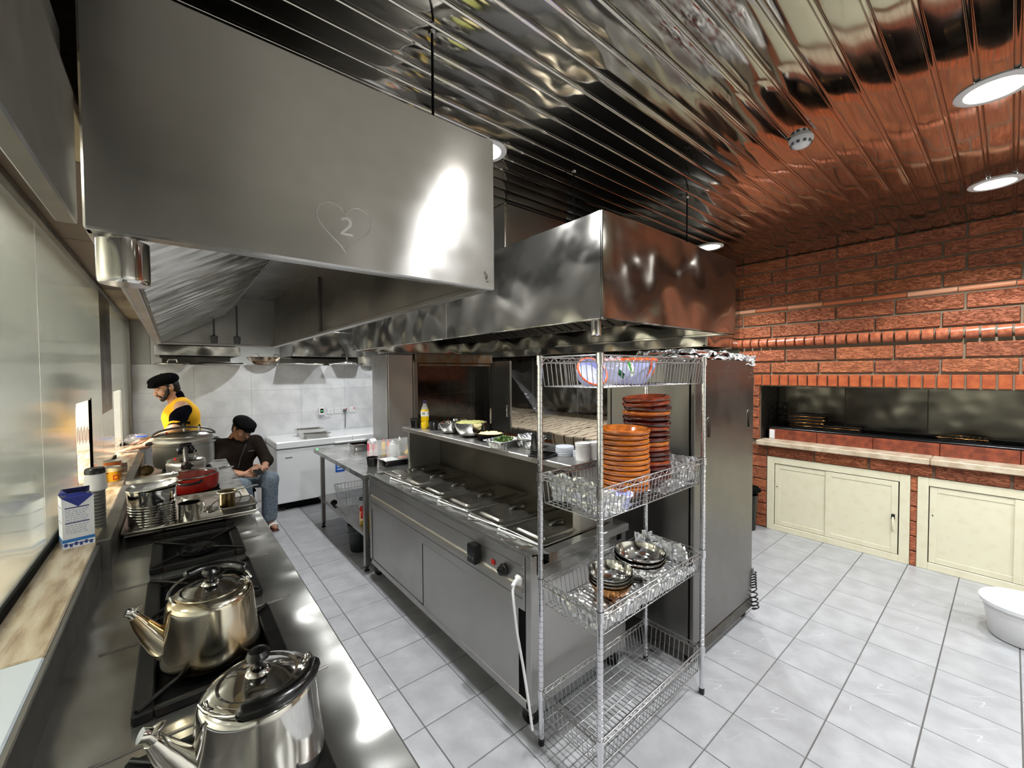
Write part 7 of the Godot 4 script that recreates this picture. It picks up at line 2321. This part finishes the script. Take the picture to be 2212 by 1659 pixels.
func people():
	# man in yellow: he stands behind the far end of the range, facing the glass, one hand flat on the marble
	var o := thing("person", "standing man in a yellow vest and black flat cap reaching to the marble counter", "person")
	var hip := Vector3(0.1, 0.9, -5.45)
	var chest := Vector3(0.045, 1.27, -5.44)
	var neck := Vector3(0.02, 1.43, -5.43)
	var hd := Vector3(-0.06, 1.57, -5.4)
	var ls := Vector3(0.06, 1.375, -5.27)
	var le := Vector3(0.0, 1.19, -5.1)
	var lw := Vector3(-0.225, 1.045, -5.075)
	var rs := Vector3(0.03, 1.375, -5.61)
	var re := Vector3(-0.02, 1.12, -5.72)
	var rw := Vector3(-0.2, 1.04, -5.62)
	var legs := []
	for s in [-1, 1]:
		var h := hip + Vector3(0, -0.04, 0.09 * s)
		var kn := Vector3(0.07, 0.48, -5.45 + 0.1 * s)
		var an := Vector3(0.12, 0.08, -5.45 + 0.11 * s)
		legs.append([h, kn, 0.088, 0.06])
		legs.append([kn, an, 0.058, 0.04])
	var body := [[hip, chest, 0.13, 0.135], [chest, neck, 0.12, 0.06], [neck, hd, 0.056, 0.05], [ls, le, 0.05, 0.042], [le, lw, 0.04, 0.027], [rs, re, 0.05, 0.042], [re, rw, 0.04, 0.027], [ls, chest, 0.06, 0.1], [rs, chest, 0.06, 0.1]]
	body.append_array(legs)
	var ht := facing(Vector3(-0.86, -0.33, 0.34), hd)
	var lh := facing(Vector3(-1, -0.1, 0.12), lw + Vector3(-0.01, -0.006, 0))
	var rh := facing(Vector3(-1, -0.12, -0.05), rw)
	var head := skin_of(head_bones(), 0.004, 0.014)
	var flat := skin_of(hand_bones(0.12, 1.0), 0.0035, 0.007)
	var flat_r := skin_of(hand_bones(0.2, -1.0), 0.0035, 0.007)
	part("body", joined([[skin_of(body, 0.013, 0.05), Transform3D.IDENTITY], [head, ht], [flat, lh], [flat_r, rh]]), M.skin, o)
	head_parts(o, ht, M.skin, 1.0)
	var vest := [[hip + Vector3(0.01, -0.02, 0), chest, 0.145, 0.15], [chest, neck + Vector3(0.015, -0.03, 0), 0.135, 0.075], [chest + Vector3(0.02, 0.02, 0.07), chest + Vector3(0.02, 0.02, -0.07), 0.135, 0.135], [ls + Vector3(0.01, 0.01, -0.02), rs + Vector3(0.01, 0.01, 0.02), 0.07, 0.07], [neck + Vector3(0.03, -0.035, 0.06), neck + Vector3(0.03, -0.035, -0.06), 0.062, 0.062]]
	part("vest", skin_of(vest, 0.011, 0.04), M.yellow_cloth, o)
	part("sleeve", skin_of([[ls + Vector3(0.012, -0.03, 0.022), ls.lerp(le, 0.5), 0.066, 0.068], [ls.lerp(le, 0.5), ls.lerp(le, 0.86), 0.068, 0.062]], 0.009, 0.03), M.navy_cloth, o)
	part("sleeve", skin_of([[rs, rs.lerp(re, 0.8), 0.07, 0.06]], 0.011, 0.03), M.navy_cloth, o)
	part("cuff", sh().at(ls.lerp(le, 0.9), Basis.looking_at((le - ls).normalized()) * Basis(Vector3.RIGHT, PI / 2)).lathe([Vector2(0.06, -0.012), Vector2(0.066, -0.01), Vector2(0.067, 0.008), Vector2(0.062, 0.01)], 28), M.yellow_cloth, o)
	part("collar", skin_of([[neck + Vector3(0.012, -0.03, 0), neck + Vector3(-0.005, 0.055, 0), 0.075, 0.064]], 0.008, 0.02), M.navy_cloth, o)
	var tr := []
	for l in legs:
		tr.append([l[0], l[1], l[2] + 0.012, l[3] + 0.02])
	tr.append([hip + Vector3(0, -0.03, 0.06), hip + Vector3(0, -0.03, -0.06), 0.125, 0.125])
	part("trousers", skin_of(tr, 0.014, 0.05), M.dark_trousers, o)
	for s in [-1, 1]:
		part("shoe", skin_of([[Vector3(0.13, 0.045, -5.45 + 0.11 * s), Vector3(-0.06, 0.035, -5.45 + 0.12 * s), 0.045, 0.035]], 0.01, 0.02), M.black_matt, o)

	# seated man with a phone
	var q := thing("person", "seated man in a dark brown shirt and black cap looking down at his phone", "person")
	hip = Vector3(0.53, 0.5, -5.62)
	chest = Vector3(0.54, 0.83, -5.53)
	neck = Vector3(0.55, 0.985, -5.47)
	hd = Vector3(0.572, 1.092, -5.4)
	# his left is on the right of the photograph
	ls = Vector3(0.715, 0.935, -5.48)
	le = Vector3(0.795, 0.72, -5.34)
	lw = Vector3(0.735, 0.675, -5.16)
	rs = Vector3(0.375, 0.92, -5.52)
	re = Vector3(0.345, 0.67, -5.4)
	rw = Vector3(0.56, 0.635, -5.18)
	var lk := Vector3(0.8, 0.535, -5.2)
	var la := Vector3(0.79, 0.1, -5.22)
	var rk := Vector3(0.53, 0.52, -5.1)
	var ra := Vector3(0.6, 0.1, -5.2)
	var lhip := hip + Vector3(0.1, -0.01, 0.03)
	var rhip := hip + Vector3(-0.09, -0.01, 0.03)
	legs = [[lhip, lk, 0.088, 0.064], [lk, la, 0.058, 0.042], [rhip, rk, 0.088, 0.064], [rk, ra, 0.058, 0.042]]
	body = [[hip, chest, 0.135, 0.14], [chest, neck, 0.12, 0.06], [neck, hd, 0.056, 0.05], [ls, le, 0.05, 0.042], [le, lw, 0.04, 0.028], [rs, re, 0.05, 0.042], [re, rw, 0.04, 0.028], [ls, chest, 0.06, 0.1], [rs, chest, 0.06, 0.1]]
	body.append_array(legs)
	ht = facing(Vector3(0.5, -0.62, 0.8), hd)
	lh = facing(Vector3(-0.75, 0.05, 0.5), lw, 1.2)
	rh = facing(Vector3(0.9, 0.0, 0.35), rw, -1.2)
	var hold := skin_of(hand_bones(0.6, 1.0), 0.0035, 0.007)
	var hold_r := skin_of(hand_bones(0.6, -1.0), 0.0035, 0.007)
	part("body", joined([[skin_of(body, 0.013, 0.05), Transform3D.IDENTITY], [head, ht], [hold, lh], [hold_r, rh]]), M.skin_dark, q)
	head_parts(q, ht, M.skin_dark, 0.0)
	var shirt := [[hip + Vector3(0, -0.02, 0), chest, 0.15, 0.155], [chest, neck + Vector3(0, -0.035, 0), 0.14, 0.075], [chest + Vector3(0.07, 0.01, 0), chest + Vector3(-0.07, 0.01, 0), 0.14, 0.14], [ls + Vector3(-0.03, 0, 0), rs + Vector3(0.03, 0, 0), 0.07, 0.07], [ls, ls.lerp(le, 0.95), 0.068, 0.062], [le, le.lerp(lw, 0.25), 0.06, 0.055], [rs, rs.lerp(re, 0.95), 0.068, 0.062], [re, re.lerp(rw, 0.2), 0.06, 0.056]]
	part("shirt", skin_of(shirt, 0.011, 0.035), M.brown_cloth, q)
	part("collar", skin_of([[neck + Vector3(-0.01, -0.02, -0.01), neck + Vector3(0.005, 0.03, 0.01), 0.078, 0.066]], 0.008, 0.02), M.brown_cloth, q)
	var pipe := sh().tube([Vector3(0.6, 0.93, -5.36), Vector3(0.575, 0.86, -5.355), Vector3(0.545, 0.78, -5.365), Vector3(0.53, 0.66, -5.42)], 0.003, 6)
	part("placket", pipe, M.grey_plastic, q)
	part("chest_emblem", sh().tube([Vector3(0.62, 0.84, -5.37), Vector3(0.635, 0.85, -5.368), Vector3(0.645, 0.838, -5.372), Vector3(0.665, 0.85, -5.38), Vector3(0.685, 0.846, -5.39)], 0.003, 6), M.grey_plastic, q)
	tr = [[lhip, lhip.lerp(lk, 0.97), 0.105, 0.085], [lk, la + Vector3(0, 0.02, 0), 0.082, 0.075], [rhip, rhip.lerp(rk, 0.97), 0.105, 0.085], [rk, ra + Vector3(0, 0.02, 0), 0.082, 0.075], [lhip, rhip, 0.12, 0.12]]
	part("trousers", skin_of(tr, 0.012, 0.035), M.denim, q)
	for s in [[la, 0.03], [ra, -0.02]]:
		var a: Vector3 = s[0]
		part("foot", skin_of([[a + Vector3(0, -0.055, 0), a + Vector3(s[1], -0.072, 0.16), 0.036, 0.022]], 0.008, 0.02), M.skin_dark, q)
		part("sandal", sh().at(a + Vector3(s[1] * 0.5, -0.093, 0.07)).box(Vector3.ZERO, Vector3(0.09, 0.014, 0.27), 0.005), M.bowl_dark, q)
		part("sandal_strap", sh().at(a + Vector3(s[1] * 0.7, -0.085, 0.09)).tube([Vector3(-0.045, 0, 0), Vector3(-0.035, 0.035, 0.0), Vector3(0.0, 0.047, 0), Vector3(0.035, 0.035, 0), Vector3(0.045, 0, 0)], 0.026, 8, false, -1.0, 0.2), M.white_plastic, q)
	var st := thing("stool", "low black stool under the seated man", "stool", Vector3(0.53, 0, -5.64))
	part("seat", sh().box(Vector3(0, 0.37, 0), Vector3(0.34, 0.03, 0.34), 0.008), M.black_matt, st)
	for x in [-1, 1]:
		for z in [-1, 1]:
			part("leg", sh().bar(Vector3(0.14 * x, 0.36, 0.14 * z), Vector3(0.16 * x, 0, 0.16 * z), 0.014, 8), M.black_matt, st)
	var ph := thing("phone", "dark phone held by the seated man in both hands", "phone", Vector3(0.665, 0.675, -5.1))
	ph.rotation = Vector3(0.5, 0.3, 0.15)
	part("case", sh().box(Vector3.ZERO, Vector3(0.074, 0.009, 0.15), 0.003), M.black_plastic, ph)
	part("screen", sh().box(Vector3(0, 0.005, 0), Vector3(0.066, 0.002, 0.138), 0.0006), M.smoked_panel, ph)
